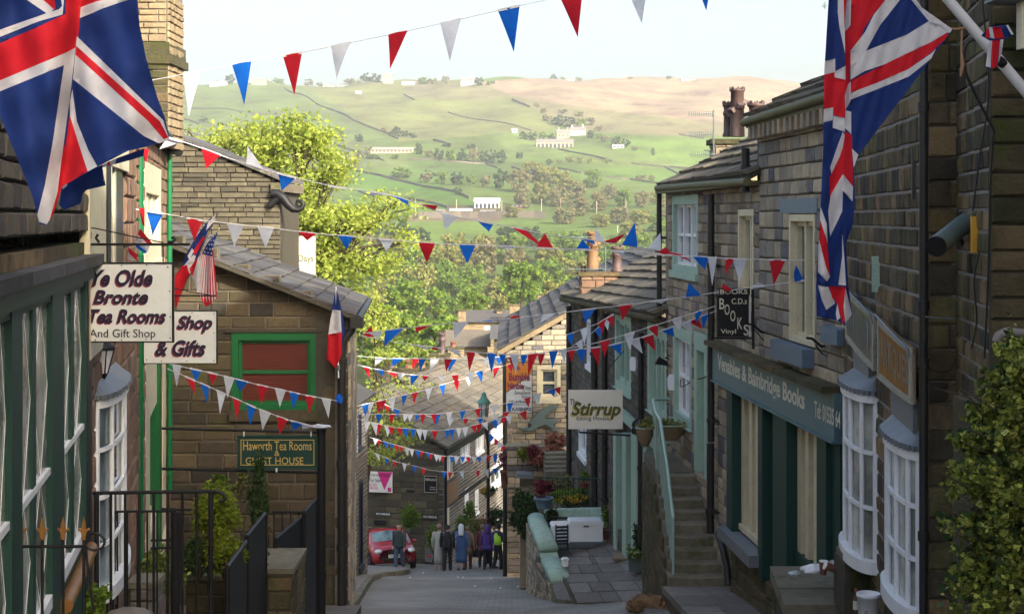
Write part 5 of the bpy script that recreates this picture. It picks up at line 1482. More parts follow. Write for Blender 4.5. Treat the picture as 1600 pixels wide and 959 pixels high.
mb = B_(g6e,-2,4,-11.6,-5.6,-0.3,0,M['far']); mb.build('end_wall',s6)
# -- signs on the left
def board_sign(px0,px1,py0,py1,Y,mat,frame,name,label,cat='sign',yaw=0.0,fw=0.02,th=0.03):
    o = W(px0,py1,Y); w_ = (px1-px0) / F * Y; h_ = (py1-py0) / F * Y
    fr = Fr(o,(math.cos(yaw),math.sin(yaw),0),(0,0,1))
    r = thing(name,label,cat,fr.p(w_/2,0,0))
    mb = B_(fr,0,w_,0,h_,-th,0,M[mat]); bd = mb.build('board',r)
    if frame:
        for a in ((-fw,0,-fw,h_+fw),(w_,w_+fw,-fw,h_+fw)):
            mb = B_(fr,*a,-th-0.005,0.008,M[frame]); mb.build('frame_stile',r)
        for a in ((0,w_,-fw,0),(0,w_,h_,h_+fw)):
            mb = B_(fr,*a,-th-0.005,0.008,M[frame]); mb.build('frame_rail',r)
    k = Y / F
    def tx(s,x0,x1,y0,y1,mat,shadow=None,**kw):
        b_ = ((x0-px0)*k,(x1-px0)*k,(py1-y1)*k,(py1-y0)*k)
        if shadow:
            d = 2.2 * k
            text(s,fr,(b_[0]-d,b_[1]-d,b_[2]-d,b_[3]-d),0.0015,M[shadow],bd,depth=0.001,**kw)
        return text(s,fr,b_,0.003,M[mat],bd,depth=0.0015,**kw)
    return r, fr, tx, k
r, fr, tx, k = board_sign(133,269,412,533,13.0,'sign_w','black','hanging_sign','weathered white Ye Olde Bronte Tea Rooms sign with black frame hanging at left',fw=0.012)
tx('Ye Olde',143,239,421,447,'ink','maroon',shear=0.3,bold=0.03)
tx('Bronte',146,232,453,475,'ink','maroon',shear=0.3,bold=0.03)
tx('Tea Rooms',139,260,483,505,'ink','maroon',shear=0.3,bold=0.03)
tx('And Gift Shop',140,243,514,531,'ink',bold=0.005)
for x, y in ((152,417),(190,415),(229,414),(262,417),(265,455),(266,495),(266,528),(228,530),(190,531),(149,531)):
    mb = T_([W(x,y,13.0),W(x,y,12.99)],0.006,M['black'],6); mb.build('screw',r)
r2_, fr2, tx2, k2 = board_sign(225,338,486,567,17.3,'sign_w','black','hanging_sign','white Shop & Gifts sign with maroon shadowed letters behind the first sign',fw=0.010)
tx2('Shop',277,332,493,520,'ink','maroon',shear=0.3,bold=0.03)
tx2('& Gifts',243,322,531,556,'ink','maroon',shear=0.3,bold=0.03)
for x, y in ((229,562),(252,564),(292,564),(334,563),(334,520),(334,490),(300,489)):
    mb = T_([W(x,y,17.3),W(x,y,17.29)],0.007,M['black'],6); mb.build('screw',r2_)
br = thing('sign_bracket','thin black iron bracket bar with scrolls above the tea rooms sign','bracket',W(120,382,13.7))
mb = B_(Fr(W(118,384,12.98),(1,0,0),(0,0,1)),0,170/F*13.6,0,0.022,-0.02,0,M['black']); mb.build('bar',br)
mb = T_([W(88,349,13.0),W(150,357,13.0),(W(205,369,13.0)),W(255,379,13.0)],0.006,M['black'],6); mb.build('stay',br)
for pts in ([(125,378),(136,380),(141,372),(141,363),(137,358)],[(155,379),(150,372),(153,366)],[(262,378),(270,378),(274,374),(272,370),(268,373)],[(80,381),(84,384),(92,386)]):
    mb = T_([W(x,y,13.0)for x,y in pts],0.012,M['black'],8); mb.build('scroll',br)
for x in (140,255):
    mb = T_([W(x,384,12.98),W(x,411,12.98)],0.006,M['black'],5); mb.build('hanger',br)
br2 = thing('sign_bracket','thin black iron bar holding the second white sign','bracket',W(272,462,17.3))
mb = T_([W(270,462,17.3),W(338,462,17.3)],0.010,M['black'],6); mb.build('bar',br2)
mb = T_([W(270,450,17.3),W(300,456,17.3),W(338,463,17.3)],0.006,M['black'],6); mb.build('stay',br2)
for x in (275,330):
    mb = T_([W(x,462,17.3),W(x,485,17.3)],0.005,M['black'],5); mb.build('hanger',br2)
r, fr, tx, k = board_sign(373,494,682,731,24.0,'dgreen','dgreen','hanging_sign','dark green Haworth Tea Rooms and Guest House sign with gold letters on black rails',fw=0.02)
tx('Haworth Tea Rooms',380,487,689,703,'gold_l',bold=0.0)
tx('&',429,437,704,712,'gold_l')
tx('GUEST HOUSE',384,474,714,725,'gold_l')
for a in ((4,117,4.5,5.5),(4,117,43.5,44.5)):
    mb = B_(fr,a[0]*k,a[1]*k,a[2]*k,a[3]*k,0.001,0.003,M['gold_l']); mb.build('gold_line',r)
for a in ((3,4,4.5,44.5),(117,118,4.5,44.5)):
    mb = B_(fr,a[0]*k,a[1]*k,a[2]*k,a[3]*k,0.001,0.003,M['gold_l']); mb.build('gold_line',r)
pr_ = thing('sign_post_frame','black post with two long rails carrying the green sign','post',W(502,952,24.0))
mb = T_([W(502,965,24.05),W(502,672,24.05)],0.068,M['black'],16); mb.build('post',pr_)
mb = T_([W(502,675,24.05),W(502,669,24.05)],0.078,M['black'],16); mb.build('post_cap',pr_)
mb = T_([W(502,890,24.05),W(502,905,24.05)],0.08,M['black'],16); mb.build('collar',pr_)
for y0, y1 in ((668,675),(731,738)):
    mb = T_([W(211,y0,24.1),W(498,y1,24.05)],0.022,M['black'],8); mb.build('rail',pr_)
mb = T_([W(211,794,24.1),W(300,796,24.1)],0.02,M['black'],8); mb.build('rail',pr_)
for x in (381,486):
    mb = T_([W(x,674,24.0),W(x,682,24.0)],0.012,M['plastic_w'],6); mb.build('hook',pr_)
mb = T_([W(432,731,23.95),W(432,737,23.95)],0.014,M['plastic_w'],6); mb.build('hook',pr_)
r, fr, tx, k = board_sign(433,493,369,440,37.5,'sign_c','gutter','hanging_sign','cream Daisy Days sign rising behind the slate roof',fw=0.02)
tx('Daisy Days',435,490,398,412,'olive_l',bold=0.02)
tx('cards & gifts',441,490,413,421,'lead')
# ---- lanterns
def lantern(c,s_,label,mat='black',glass='lampglass',name='wall_lantern',arm=None):
    r = thing(name,label,'lantern',c)
    c = Vector(c)
    mb = MB(); mb.lathe(c+Vector((0,0,0.62*s_)),[(0.30*s_,0),(0.31*s_,0.03*s_),(0.16*s_,0.16*s_),(0.06*s_,0.2*s_),(0.03*s_,0.28*s_)],M[mat],6); mb.build('roof',r)
    mb = MB(); mb.lathe(c+Vector((0,0,0.0)),[(0.10*s_,0),(0.26*s_,0.60*s_)],M[glass],6); mb.build('glass',r)
    for i in range(6):
        a = i * math.pi / 3
        mb = T_([c+Vector((0.105*s_*math.cos(a),0.105*s_*math.sin(a),0)),c+Vector((0.268*s_*math.cos(a),0.268*s_*math.sin(a),0.62*s_))],0.018*s_,M[mat],5); mb.build('frame_bar',r)
    mb = MB(); mb.lathe(c+Vector((0,0,-0.22*s_)),[(0.02*s_,0),(0.05*s_,0.1*s_),(0.12*s_,0.22*s_)],M[mat],8); mb.build('base',r)
    if arm:
        mb = T_([c+Vector((0,0,-0.2*s_))]+[Vector(p)for p in arm],0.02,M[mat],6); mb.build('arm',r)
    return r
lantern(W(162,583,14.2),0.36,'black six sided lantern hanging below the tea rooms sign',arm=[W(155,620,14.3),W(135,640,14.3)])
lantern(W(130,640,13.2),0.30,'black lantern half hidden behind the shop corner',arm=[W(124,680,13.2)])
# ---- railings and gates
rz = thing('iron_railing','black railing with gilded spear heads in front of the tea room window','railing',W(60,955,9.0))
YR = 9.0
mb = T_([W(-60,853,YR),W(132,853,YR)],0.010,M['black'],6); mb.build('rail',rz)
mb = T_([W(-60,1040,YR),W(132,1040,YR)],0.010,M['black'],6); mb.build('rail',rz)
for i in range(7):
    x = 1 + 32.3 * (i-1) + (i-1) * 0.2
    if x > 135: continue
    b_ = MB(); b_.tube([W(x,1045,YR),W(x,842,YR)],0.0095,M['black'],8); bar = b_.build('baluster',rz)
    fr = Fr(W(x,840,YR),(1,0,0),(0,0,1)); kk = YR / F
    mb = MB()
    mb.prism(fr,[(-3*kk,0),(3*kk,0),(4*kk,10*kk),(3*kk,20*kk),(0,33*kk),(-3*kk,20*kk),(-4*kk,10*kk)],-0.008,0.008,M['gilt'])
    for sg in (-1,1):
        mb.tube([W(x,833,YR),W(x+sg*5,828,YR),W(x+sg*8,825,YR),W(x+sg*9,828,YR)],[0.010,0.009,0.006,0.004],M['gilt'],6)
    mb.tube([W(x,842,YR),W(x,838,YR)],0.016,M['gilt'],8)
    mb.build('spear_head',bar)
mb = MB()
pts = [W(148+15.5*math.cos(a),846-13*math.sin(a),YR)for a in np.linspace(3.6,-2.6,20)]
mb.tube([W(147,955,YR),W(138,900,YR)]+pts,0.008,M['black'],6); mb.build('ring_scroll',rz)
rz = thing('iron_railing','plain black railing with curled end in front of the conifer','railing',W(240,955,13.0))
YR = 13.0
pts = [W(145,770,YR),W(330,767,YR),W(343,768,YR),W(350,773,YR),W(352,779,YR),W(348,783,YR),W(344,781,YR)]
mb = T_(pts,0.016,M['black'],8); mb.build('top_rail',rz)
for i in range(9):
    x = 151 + 22.3 * i
    th = 0.022 if i in (0,8) else 0.0125
    mb = T_([W(x,1000,YR),W(x,769,YR)],th,M['black'],8); mb.build('baluster',rz)
mb = T_([W(145,1000,YR),W(330,1000,YR)],0.012,M['black'],6); mb.build('bottom_rail',rz)
gt = thing('iron_gate','black iron gate behind the plain railing','gate',W(215,955,14.5))
YR = 14.5
for x, th in ((147,0.035),(274,0.045)):
    mb = T_([W(x,970,YR),W(x,799,YR)],th,M['black'],8); mb.build('gate_post',gt)
for y in (799,844,856): 
    mb = T_([W(150 if y==799 else 236,y,YR),W(276,y-1,YR)],0.012,M['black'],6); mb.build('rail',gt)
for i in range(7):
    x = 168 + 15.5 * i
    mb = T_([W(x,960,YR),W(x,799,YR)],0.009,M['black'],6); mb.build('bar',gt)
mb = B_(Fr(W(270,850,YR),(1,0,0),(0,0,1)),0,0.08,-0.5,0.3,-0.03,0.03,M['black']); mb.build('lock_plate',gt)
def sheet(px0,py_a,px1,py_b,Y0_,Y1_,label):
    a = W(px0,py_a,Y0_); b_ = W(px1,py_b,Y1_)
    r = thing('step_balustrade',label,'balustrade',Vector((a.x,a.y,-6.2)),'black sheet balustrades by the tea room steps')
    U = Vector((b_.x-a.x,b_.y-a.y,0)); L = U.length; U.normalize()
    fr = Fr((a.x,a.y,0),U,(0,0,1))
    mb = MB(); mb.prism(fr,[(0,-6.9),(L,-6.9),(L,b_.z),(0,a.z)],-0.012,0.012,M['black']); mb.build('panel',r)
    mb = T_([a,b_],0.025,M['black'],8); mb.build('handrail',r)
    mb = T_([(a.x,a.y,-6.9),a],0.03,M['black'],8); mb.build('newel',r)
    mb = T_([(b_.x,b_.y,-6.9),b_],0.03,M['black'],8); mb.build('newel',r)
sheet(355,886,384,846,16.0,17.5,'nearest black sheet balustrade with pale worn handrail, lower left')
sheet(385,838,414,802,17.6,19.0,'second black sheet balustrade, in front of the thin conifer')
sheet(430,842,471,808,20.5,22.0,'third black sheet balustrade, behind the stone planter')
sheet(475,800,493,780,22.0,23.5,'fourth black sheet balustrade, against the sign post')
rz = thing('iron_railing','short black railing between the conifer and the sign post','railing',W(450,860,24.5))
mb = T_([W(425,799,24.5),W(498,800,24.5)],0.02,M['black'],8); mb.build('top_rail',rz)
mb = T_([W(425,861,24.5),W(498,861,24.5)],0.02,M['black'],8); mb.build('bottom_rail',rz)
for i in range(6):
    x = 428 + i * 13; mb = T_([W(x,935,24.5),W(x,800,24.5)],0.012,M['black'],6); mb.build('baluster',rz)
# ---- stones, planter and planting at lower left
def rock_box(x0,x1,y0,y1,Y,d,mat,name,label,cat='planter',cap=40):
    fr = Fr(W(x0,y1,Y),(1,0,0),(0,0,1)); w_ = (x1-x0) / F * Y; h_ = (y1-y0) / F * Y
    r = thing(name,label,cat,fr.p(w_/2,0,0))
    mb = B_(fr,0.02,w_-0.02,0,h_-0.02,-d,-0.1,M['mortar_d']); mb.build('core',r)
    masonry(fr,r,[(0,0),(w_,0),(w_,h_),(0,h_)],[],0.2,(0.25,0.5),M[mat],M['mortar_d'],cap)
    frr = Fr(fr.p(w_,0,0),(0,1,0),(0,0,1)); masonry(frr,r,[(0,0),(d,0),(d,h_),(0,h_)],[],0.2,(0.25,0.5),M[mat],M['mortar_d'],cap)
    mb = B_(fr,-0.03,w_+0.03,h_,h_+0.06,-d,0.03,M['step']); mb.build('coping',r)
    return r
rock_box(385,456,895,1010,19.3,1.2,'moss','stone_planter','mossy stone planter holding the thin dark conifer')
rock_box(290,385,905,1010,18.5,1.0,'moss','stone_planter','low mossy stone bed under the round bushes')
rock_box(203,240,918,1000,15.2,0.4,'flag','stone_trough','pale square stone trough behind the gate','trough')
mb = MB(); mb.blob(W(202,965,12.4),(0.20,0.16,0.085),M['flag'],14,8,0.05); tagged(mb.build('boulder',at=W(202,965,12.4)),'rounded pale boulder cut by the bottom edge at left','stone')
def shrub(name,label,c,r,n,size,mat,seed,clumps=24,spread=0.22,shell=0.6,cat='shrub',stem=True,group=None,up=0.3,asp=0.55):
    t_ = thing(name,label,cat,Vector(c)-Vector((0,0,r[2])),group)
    P = cloud_pts(c,r,n,seed,clumps,spread,shell)
    leafcloud('foliage',t_,P,size,M[mat],seed,up,asp=asp)
    mb = MB(); base = Vector(c) - Vector((0,0,r[2]*1.05))
    for i in range(5):
        a = i * 1.26 + seed; mb.tube([base,base.lerp(Vector(c),0.6)+Vector((r[0]*0.3*math.cos(a),r[1]*0.3*math.sin(a),0)),Vector(c)+Vector((r[0]*0.6*math.cos(a),r[1]*0.6*math.sin(a),r[2]*0.4))],[0.02,0.012,0.005],M['bark'],5,False)
    mb.build('stem',t_)
    return t_
Ys = 17.6; k_ = Ys / F
shrub('golden_conifer','golden green cone shaped conifer behind the plain railing',W(337,805,Ys),(42*k_,42*k_,50*k_),6500,0.022,'l_conifer',3,40,0.2,0.55,'conifer',up=1.5)
shrub('round_bush','dark rounded clipped bush below the golden conifer, left one',W(312,868,Ys-0.2),(32*k_,32*k_,34*k_),4200,0.02,'l_dark',5,30,0.2,0.6)
shrub('round_bush','rounded green bush below the golden conifer, right one',W(352,866,Ys-0.3),(36*k_,32*k_,36*k_),4500,0.02,'l_conifer',6,30,0.2,0.6)
shrub('thin_conifer','tall thin dark conifer in the stone planter overlapping the green sign',W(404,800,19.5),(19*19.5/F,0.15,105*19.5/F),5200,0.028,'l_dark',8,50,0.16,0.1,'conifer',up=2)
shrub('variegated_bush','variegated green and yellow leaved bush behind the iron gate',W(252,893,16.0),(42*16/F,0.3,34*16/F),1500,0.035,'l_variegated',9,20,0.3,0.5)
shrub('fern','small bright fern beside the gate post',W(148,938,12.6),(24*12.6/F,0.14,30*12.6/F),700,0.03,'l_mid',10,12,0.3,0.5,'fern')
shrub('climber','thin leafy climber on the gable wall above the conifer',W(340,757,26.5),(30*26.5/F,0.15,20*26.5/F),260,0.045,'l_mid',11,9,0.2,0.5,'climber')
shrub('climber','sparse climber stem left of the green sign foot',W(375,755,26.5),(12*26.5/F,0.12,28*26.5/F),160,0.04,'l_olive',12,7,0.2,0.4,'climber')
mb = MB(); P = [W(-100,1000,9),W(560,1010,20.0),W(545,950,28.0),W(264,950,28.0),W(100,930,15)]
P = [Vector((-6.5,5,-3.6)),Vector((-1.9,5,-3.6)),Vector((-2.3,20,-5.62)),Vector((-2.75,28,-7.05)),Vector((-7,28,-7.05)),Vector((-7,15,-5.0))]
mb.add(P,[(0,1,2,5),(5,2,3,4)],M['flag']); mb.add([p-Vector((0,0,1.2))for p in P[1:4]]+P[1:4],[(0,1,4,3),(1,2,5,4)],M['moss']); mb.build('left_pavement',kind='structure')
# -- middle distance
# ---- R4: souvenir house, gable facing uphill
YS = 50.0
g7 = fac(788,YS,1220,YS)
s7 = thing('souvenir_house','tan stone house end with sloping verge, cream window and a dark running figure','house',W(850,900,YS))
def u7(x): return (x-788) / F * YS
def z7(y): return -(y-H) / F * YS
w7 = (u7(839),u7(876),z7(624),z7(570)); w7b = (u7(826),u7(846),z7(718),z7(696))
pol7 = [(0,-13),(g7.L,-13),(g7.L,-4),(u7(1060),z7(420)),(u7(890),z7(495)),(0,z7(552))]
wl = MB(); wl.prism(g7,[(0,-13),(g7.L,-13),(g7.L,-4),(u7(1060),z7(422)),(0.05,z7(553))],-14,-0.2,M['mortar_d']); wl = wl.build('wall',s7)  # hidden bulk stretched back and to the right to shade the far gable
masonry(g7,wl,pol7,[w7,w7b],0.17,(0.25,0.55),M['tan_hi'],M['mortar_g'],300,minpx=8)
window(g7,s7,w7,'cream','glass',(1,2),0.12,fw=0.08,label='cream sash window with slatted blind')
mb = B_(g7,*w7b,-0.1,-0.05,M['glass']); mb.build('small_window',s7)
vf = Fr(W(777,557,YS-0.2),W(905,485,YS-0.2)-W(777,557,YS-0.2),(0,0,1),(0,-1,0)); Lv = 3.1
for i in range(5):
    mb = B_(vf,Lv*i/5,Lv*(i+1)/5-0.01,0,0.17,-0.5,0.05,M['gold']); mb.build('verge_stone',s7)
slates(Fr(vf.p(0,0.20,-0.3),(0,1,0.02),-vf.U if False else vf.U,None)if False else Fr(vf.p(0,0.2,-14.0),(0,-1,0),vf.U),s7,[(0,0),(14,0),(14,Lv+3.2),(0,Lv+3.2)],0.45,(0.5,0.9),M['slate2'],200,0.06,0.1,minpx=6)
mb = B_(g7,u7(774),u7(792),z7(562),z7(552),-0.6,0.1,M['gold']); mb.build('kneeler',s7)
mb = T_([W(789,560,YS-0.15),W(789,900,YS-0.15)],0.075,M['blackpipe'],10); mb.build('corner_pipe',s7)
gs7 = Fr(g7.p(0,0,0)+Vector((0,14,0)),(0,-1,0),(0,0,1))
mb = B_(gs7,0,14,-15,z7(555),-0.3,0,M['tan']); mb.build('street_wall',s7)
pierf = Fr(W(792,902,YS-0.7),(1,0,0),(0,0,1))
pr7 = thing('stone_pier','square stone pier standing before the souvenir house at the road edge','pier',W(801,902,YS-0.7))
hp = (902-765) / F * (YS-0.7)
mb = B_(pierf,0.02,0.40,0,hp,-0.5,-0.1,M['mortar_d']); mb.build('core',pr7)
masonry(pierf,pr7,[(0,0),(0.42,0),(0.42,hp),(0,hp)],[],0.2,(0.2,0.42),M['tan'],M['mortar_g'],40)
r, fr, tx, k = board_sign(791,831,566,644,47.5,'sign_w','black','souvenir_sign','orange and white Souvenirs sign of the smallest shop on the corner pipe',fw=0.02)
mb = MB(); mb.prism(fr,[(0,78*k),(0,32*k),(40*k,62*k),(40*k,78*k)],0.001,0.006,M['orange']); op = mb.build('orange_panel',r)
mb = MB(); mb.prism(fr,[(0,32*k),(0,30.5*k),(40*k,60.5*k),(40*k,62*k)],0.002,0.007,M['ink']); mb.build('dividing_line',r)
def tx7(s,x0,x1,y0,y1,m_,**kw): text(s,fr,((x0-791)*k,(x1-791)*k,(644-y1)*k,(644-y0)*k),0.009,M[m_],r,depth=0.002,**kw)
tx7('The',797,812,569,578,'maroon',bold=0.03); tx7('Bumble',795,828,582,595,'maroon',bold=0.04); tx7('Nimble',793,818,597,608,'maroon',bold=0.04)
tx7('The',816,829,602,609,'ink'); tx7('Smallest',804,829,610,616,'ink'); tx7('Shop',815,829,617,623,'ink')
tx7('Gifts & Novelties',795,829,625,629,'ink',bold=0.02); tx7('HAWORTH & YORKS',795,829,630.5,633.5,'lead'); tx7('SOUVENIRS',793,830,636,642,'ink',bold=0.03)
fig = [(810,666),(822,667),(833,655),(842,646),(850,641),(848,633),(853,627),(856,634),(862,630),(868,629),(872,633),(863,640),(856,644),(850,652),(855,655),(866,655),(868,660),(860,664),(866,675),(861,677),(853,668),(843,664),(834,670),(824,673),(811,671)]
fig = [(809.5,666),(818,666.5),(826,666.5),(829,660),(824,659),(831,652),(836,646),(842,640),(848,636.5),(856,631),(863,630),(866,633),(870,634),(866,637.5),(861,638.5),(855,644),(850,649),(849,652),(858,652.5),(868,653),(869,657),(863,661),(864,664),(870,670),(868,671.5),(863,671),(856,664),(851,661),(842,664),(834,669),(828,671.5),(815,670.5)]
rf = thing('running_figure','dark cut out board of a leaping figure fixed to the souvenir house wall','wall sign',W(845,660,YS-0.1))
mb = MB(); mb.prism(Fr(W(0,0,YS-0.12),(1,0,0),(0,0,1)),[(x/F*YS,-y/F*YS)for x,y in reversed(fig)],-0.05,0.04,M['grey_m']); mb.build('board',rf)
mb = MB(); mb.prism(Fr(W(0,0,YS-0.06),(1,0,0),(0,0,1)),[((x+1.2)/F*YS,-(y+1.5)/F*YS)for x,y in reversed(fig)],-0.03,0.0,M['black']); mb.build('figure_shadow',rf)  # black copy shifted down and right: the figure's cast shadow as a solid
# ---- Stirrup sign
r, fr, tx, k = board_sign(888,973,609,670,31.5,'sign_g',None,'hanging_sign','grey beige Stirrup Eating House sign projecting from the café house')
tx('The',890,904,623,632,'olive_l',bold=0.02)
tx('Stirrup',893,970,628,655,'olive_l','gold_l',shear=0.25,bold=0.03)
tx('Eating House',901,952,650,658,'olive_l',bold=0.01)
mb = T_([W(905,675,31.6),W(985,680,31.6)],0.02,M['black'],6); mb.tube([W(905,675,31.6),W(905,669,31.6)],0.01,M['black'],6); mb.build('bracket',r)
mb = T_([W(955,570,31.5),W(975,548,31.5)],0.01,M['black'],6); mb.build('stay',r)
# ---- G/F: lower row
def xyF(t): return Vector((-2.94+0.2125*t,66.0+t,0))
g8 = Fr((-2.94,66.0,0),(0.2125,1,0),(0,0,1))
g8L = 26.0
s8 = thing('lower_terrace','row of dark striped stone cottages with white mullioned windows stepping away downhill','terrace',(-2.94,66,-14.8))
zE = -9.96
def U8(px):
    k = (px-CX) / F; return (k*66.0+2.94) / (0.2125-k) * math.hypot(.2125,1)
def R8(x0,x1,y0,y1):
    ua, ub = U8(x0), U8(x1); Ym = g8.o.y + g8.U.y * (ua+ub) / 2
    return (ua,ub,-(y1-H)/F*Ym,-(y0-H)/F*Ym)
ws = [R8(696.5,706,701,742),R8(719.5,733,682,716),R8(743,755,668,706),R8(766,784,652,684)]
ws2 = [R8(742,747,765,800),R8(766,786,724,757)]
doors = [R8(726,733,762,850),R8(697,703,780,858)]
wl = MB(); wl.prism(g8,[(0,-21),(g8L,-21),(g8L,zE),(0,zE)],-6,-0.2,M['mortar_d']); wl = wl.build('wall',s8)
masonry(g8,wl,[(0,-20),(g8L,-20),(g8L,zE),(0,zE)],ws+ws2+doors,0.15,(0.3,0.6),M['far'],M['mortar_far'],300,gap=0.042,minpx=2.5,proud=0.012,mo=-0.003)
for i, w_ in enumerate(ws): window(g8,s8,w_,'white','glass',(3,1),0.07,smat='cream' if i==0 else 'white',fw=0.16,mull=True,deep=0.12)
for w_ in ws2: window(g8,s8,w_,'white','glass',(2,1),0.1,fw=0.12,deep=0.12)
for i, w_ in enumerate(doors):
    mb = B_(g8,*w_,-0.15,-0.02,M['white' if i==0 else 'cream']); mb.build('door',s8)
mb = B_(g8,0,g8L,zE-0.35,zE-0.002,0.0,0.06,M['black']); mb.build('eaves_board',s8)
mb = T_([g8.p(-0.2,zE+0.05,0.16),g8.p(g8L,zE+0.05,0.16)],0.08,M['black'],8); mb.build('gutter',s8)
for pxs, ya, yb in ((693,704,860),(760,660,800)):
    u = U8(pxs); Y_ = g8.o.y + g8.U.y * u
    mb = T_([g8.p(u,zE,0.1),g8.p(u,-(yb-H)/F*Y_,0.1)],0.06,M['black'],8); mb.build('downpipe',s8)
u = U8(735); mb = B_(g8,0.4,g8L,-(795-H)/F*66-0.0,-(790-H)/F*66,0,0.1,M['black']); mb.build('string_band',s8)
mb = MB(); rp = R8(695,713,752,785); mb.box(g8,*rp,0.05,0.1,M['picture']); mb.build('picture_board',s8)
gN = Vector((g8.N.x,g8.N.y,0))
g9 = Fr(g8.p(0,0,0)-g8.N*7.2,g8.N,(0,0,1))
def pol9(top): return [(0,-16),(7.2,-16),(7.2,zE),(3.6,zE+top),(0,zE)]
wl = MB(); wl.prism(g9,pol9(2.05),-0.5,-0.2,M['mortar_d']); wl = wl.build('gable_wall',s8)
masonry(g9,wl,pol9(2.1),[],0.27,(0.4,0.9),M['lit'],M['mortar_g'],250,minpx=6)
ev = g8.U.copy()
for sg, nm in ((1,'near'),(-1,'back')):
    nn = g8.N * sg
    up_ = (-nn*math.cos(math.radians(30))+Vector((0,0,1))*math.sin(math.radians(30)))
    if sg == 1:
        rr = Fr(g8.p(-0.25,zE+0.12,0.22),ev,up_)
        slates(rr,s8,[(0,0),(21,0),(21,4.35),(0,4.35)],0.46,(0.5,0.85),M['slate3'],300,0.07,0.1,minpx=7)
    else:
        rr = Fr(g8.p(g8L,zE+0.12,-7.4),-ev,up_)
        mb = B_(rr,g8L-21,g8L+0.2,0,4.3,-0.12,0,M['slate3']); mb.build('back_roof',s8)
def on9(px0,px1,py0,py1,n=0.08):
    k = lambda x: ((x-CX)/F*g9.o.y-g9.o.x) / (g9.U.x-(x-CX)/F*g9.U.y)
    ua, ub = k(px0), k(px1); Ym = g9.o.y + g9.U.y * (ua+ub) / 2
    return Fr(g9.p(ua,-(py1-H)/F*Ym,n),g9.U,(0,0,1)), ub - ua, (py1-py0) / F * Ym
def wallsign(px0,px1,py0,py1,mat,name,label,n=0.08):
    fr, w_, h_ = on9(px0,px1,py0,py1,n)
    r = thing(name,label,'sign',fr.p(w_/2,0,0)); mb = B_(fr,0,w_,0,h_,-0.04,0,M[mat]); mb.build('board',r)
    return r, fr, w_, h_
r, fr, w_, h_ = wallsign(580,616,735,767,'sign_w','for_sale_board','white For Sale board with a magenta triangle on the far gable',0.3)
mb = MB(); mb.prism(fr,[(w_*0.36,h_),(w_*0.66,h_*0.12),(w_,h_)],0.002,0.008,M['magenta']); mb.build('triangle',r)
text('Charnock Bates',fr,(w_*0.03,w_*0.9,h_*0.78,h_*0.93),0.01,M['ink'],r); text('For Sale',fr,(w_*0.02,w_*0.50,h_*0.5,h_*0.68),0.01,M['ink'],r)
text('01422',fr,(w_*0.02,w_*0.34,h_*0.30,h_*0.42),0.01,M['magenta'],r); text('380100',fr,(w_*0.02,w_*0.38,h_*0.14,h_*0.26),0.01,M['magenta'],r)
mb = B_(fr,w_*0.8,w_*0.95,h_*0.05,h_*0.25,0.001,0.008,M['magenta']); mb.build('logo_square',r)
r, fr, w_, h_ = wallsign(663,684,742,769,'black','wall_sign','black Ooh La La shop sign with thin pale border on the far gable')
text('OOH-LA-LA',fr,(w_*0.1,w_*0.9,h_*0.70,h_*0.84),0.004,M['cream_l'],r,bold=0.02)
text('Vintage',fr,(w_*0.45,w_*0.85,h_*0.28,h_*0.37),0.004,M['sign_w'],r); text('Boutique',fr,(w_*0.45,w_*0.92,h_*0.16,h_*0.25),0.004,M['sign_w'],r)
for a in ((0.03,0.97,0.02,0.04),(0.03,0.97,0.96,0.98),(0.03,0.05,0.04,0.96),(0.95,0.97,0.04,0.96)):
    mb = B_(fr,a[0]*w_,a[1]*w_,a[2]*h_,a[3]*h_,0.001,0.006,M['cream_l']); mb.build('border_line',r)
r, fr, w_, h_ = wallsign(587,612,799,805,'black','wall_sign','narrow black No Parking sign low on the far gable')
text('NO PARKING',fr,(w_*0.06,w_*0.94,h_*0.2,h_*0.8),0.004,M['sign_w'],r,bold=0.02)
r, fr, w_, h_ = wallsign(661,685,803,810,'black','wall_sign','narrow black No Parking sign right of the wall bush')
text('NO PARKING',fr,(w_*0.06,w_*0.94,h_*0.2,h_*0.8),0.004,M['sign_w'],r,bold=0.02)
r, fr, w_, h_ = wallsign(585,604,812,819,'black','wall_ornament','small dark iron ornament below the left No Parking sign')
r, fr, w_, h_ = wallsign(638,650,763,767,'black','wall_lamp','small dark wall lamp above the bush on the far gable',0.3)
# ---- chimney stacks behind the lower roof and the house cluster
def far_stack(px0,px1,py0,py1,Y,mat,label,pots=()):
    c = W((px0+px1)/2,py1,Y); w_ = (px1-px0) / F * Y; h_ = (py1-py0) / F * Y
    stack((c.x,c.y+0.4,c.z),w_,0.8,h_,mat,'mortar_g',label,cap=40)
    for (px,top,rad,m_,kind,lb) in pots:
        chimney_pot(W(px,py0-1,Y+0.4),(py0-top)/F*Y,rad,m_,kind,lb)
far_stack(603,668,578,625,84,'lit','wide dark chimney stack left behind the lower terrace roof',[(612,562,0.28,'pot_dark','plain','dark pot on the wide stack, leftmost'),(638,563,0.26,'terra','plain','reddish pot on the wide stack, middle'),(658,565,0.26,'buff','plain','buff pot on the wide stack, rightmost')])
far_stack(670,702,556,605,80,'lit','square chimney stack carrying the tall dark ringed pot',[(691,520,0.17,'pot_dark','crown','tall dark ringed chimney pot in the middle of the lower roofs')])
far_stack(700,724,545,575,96,'gold','small lit chimney stack with an orange pot',[(708,534,0.20,'terra','plain','orange pot on the small lit chimney stack')])
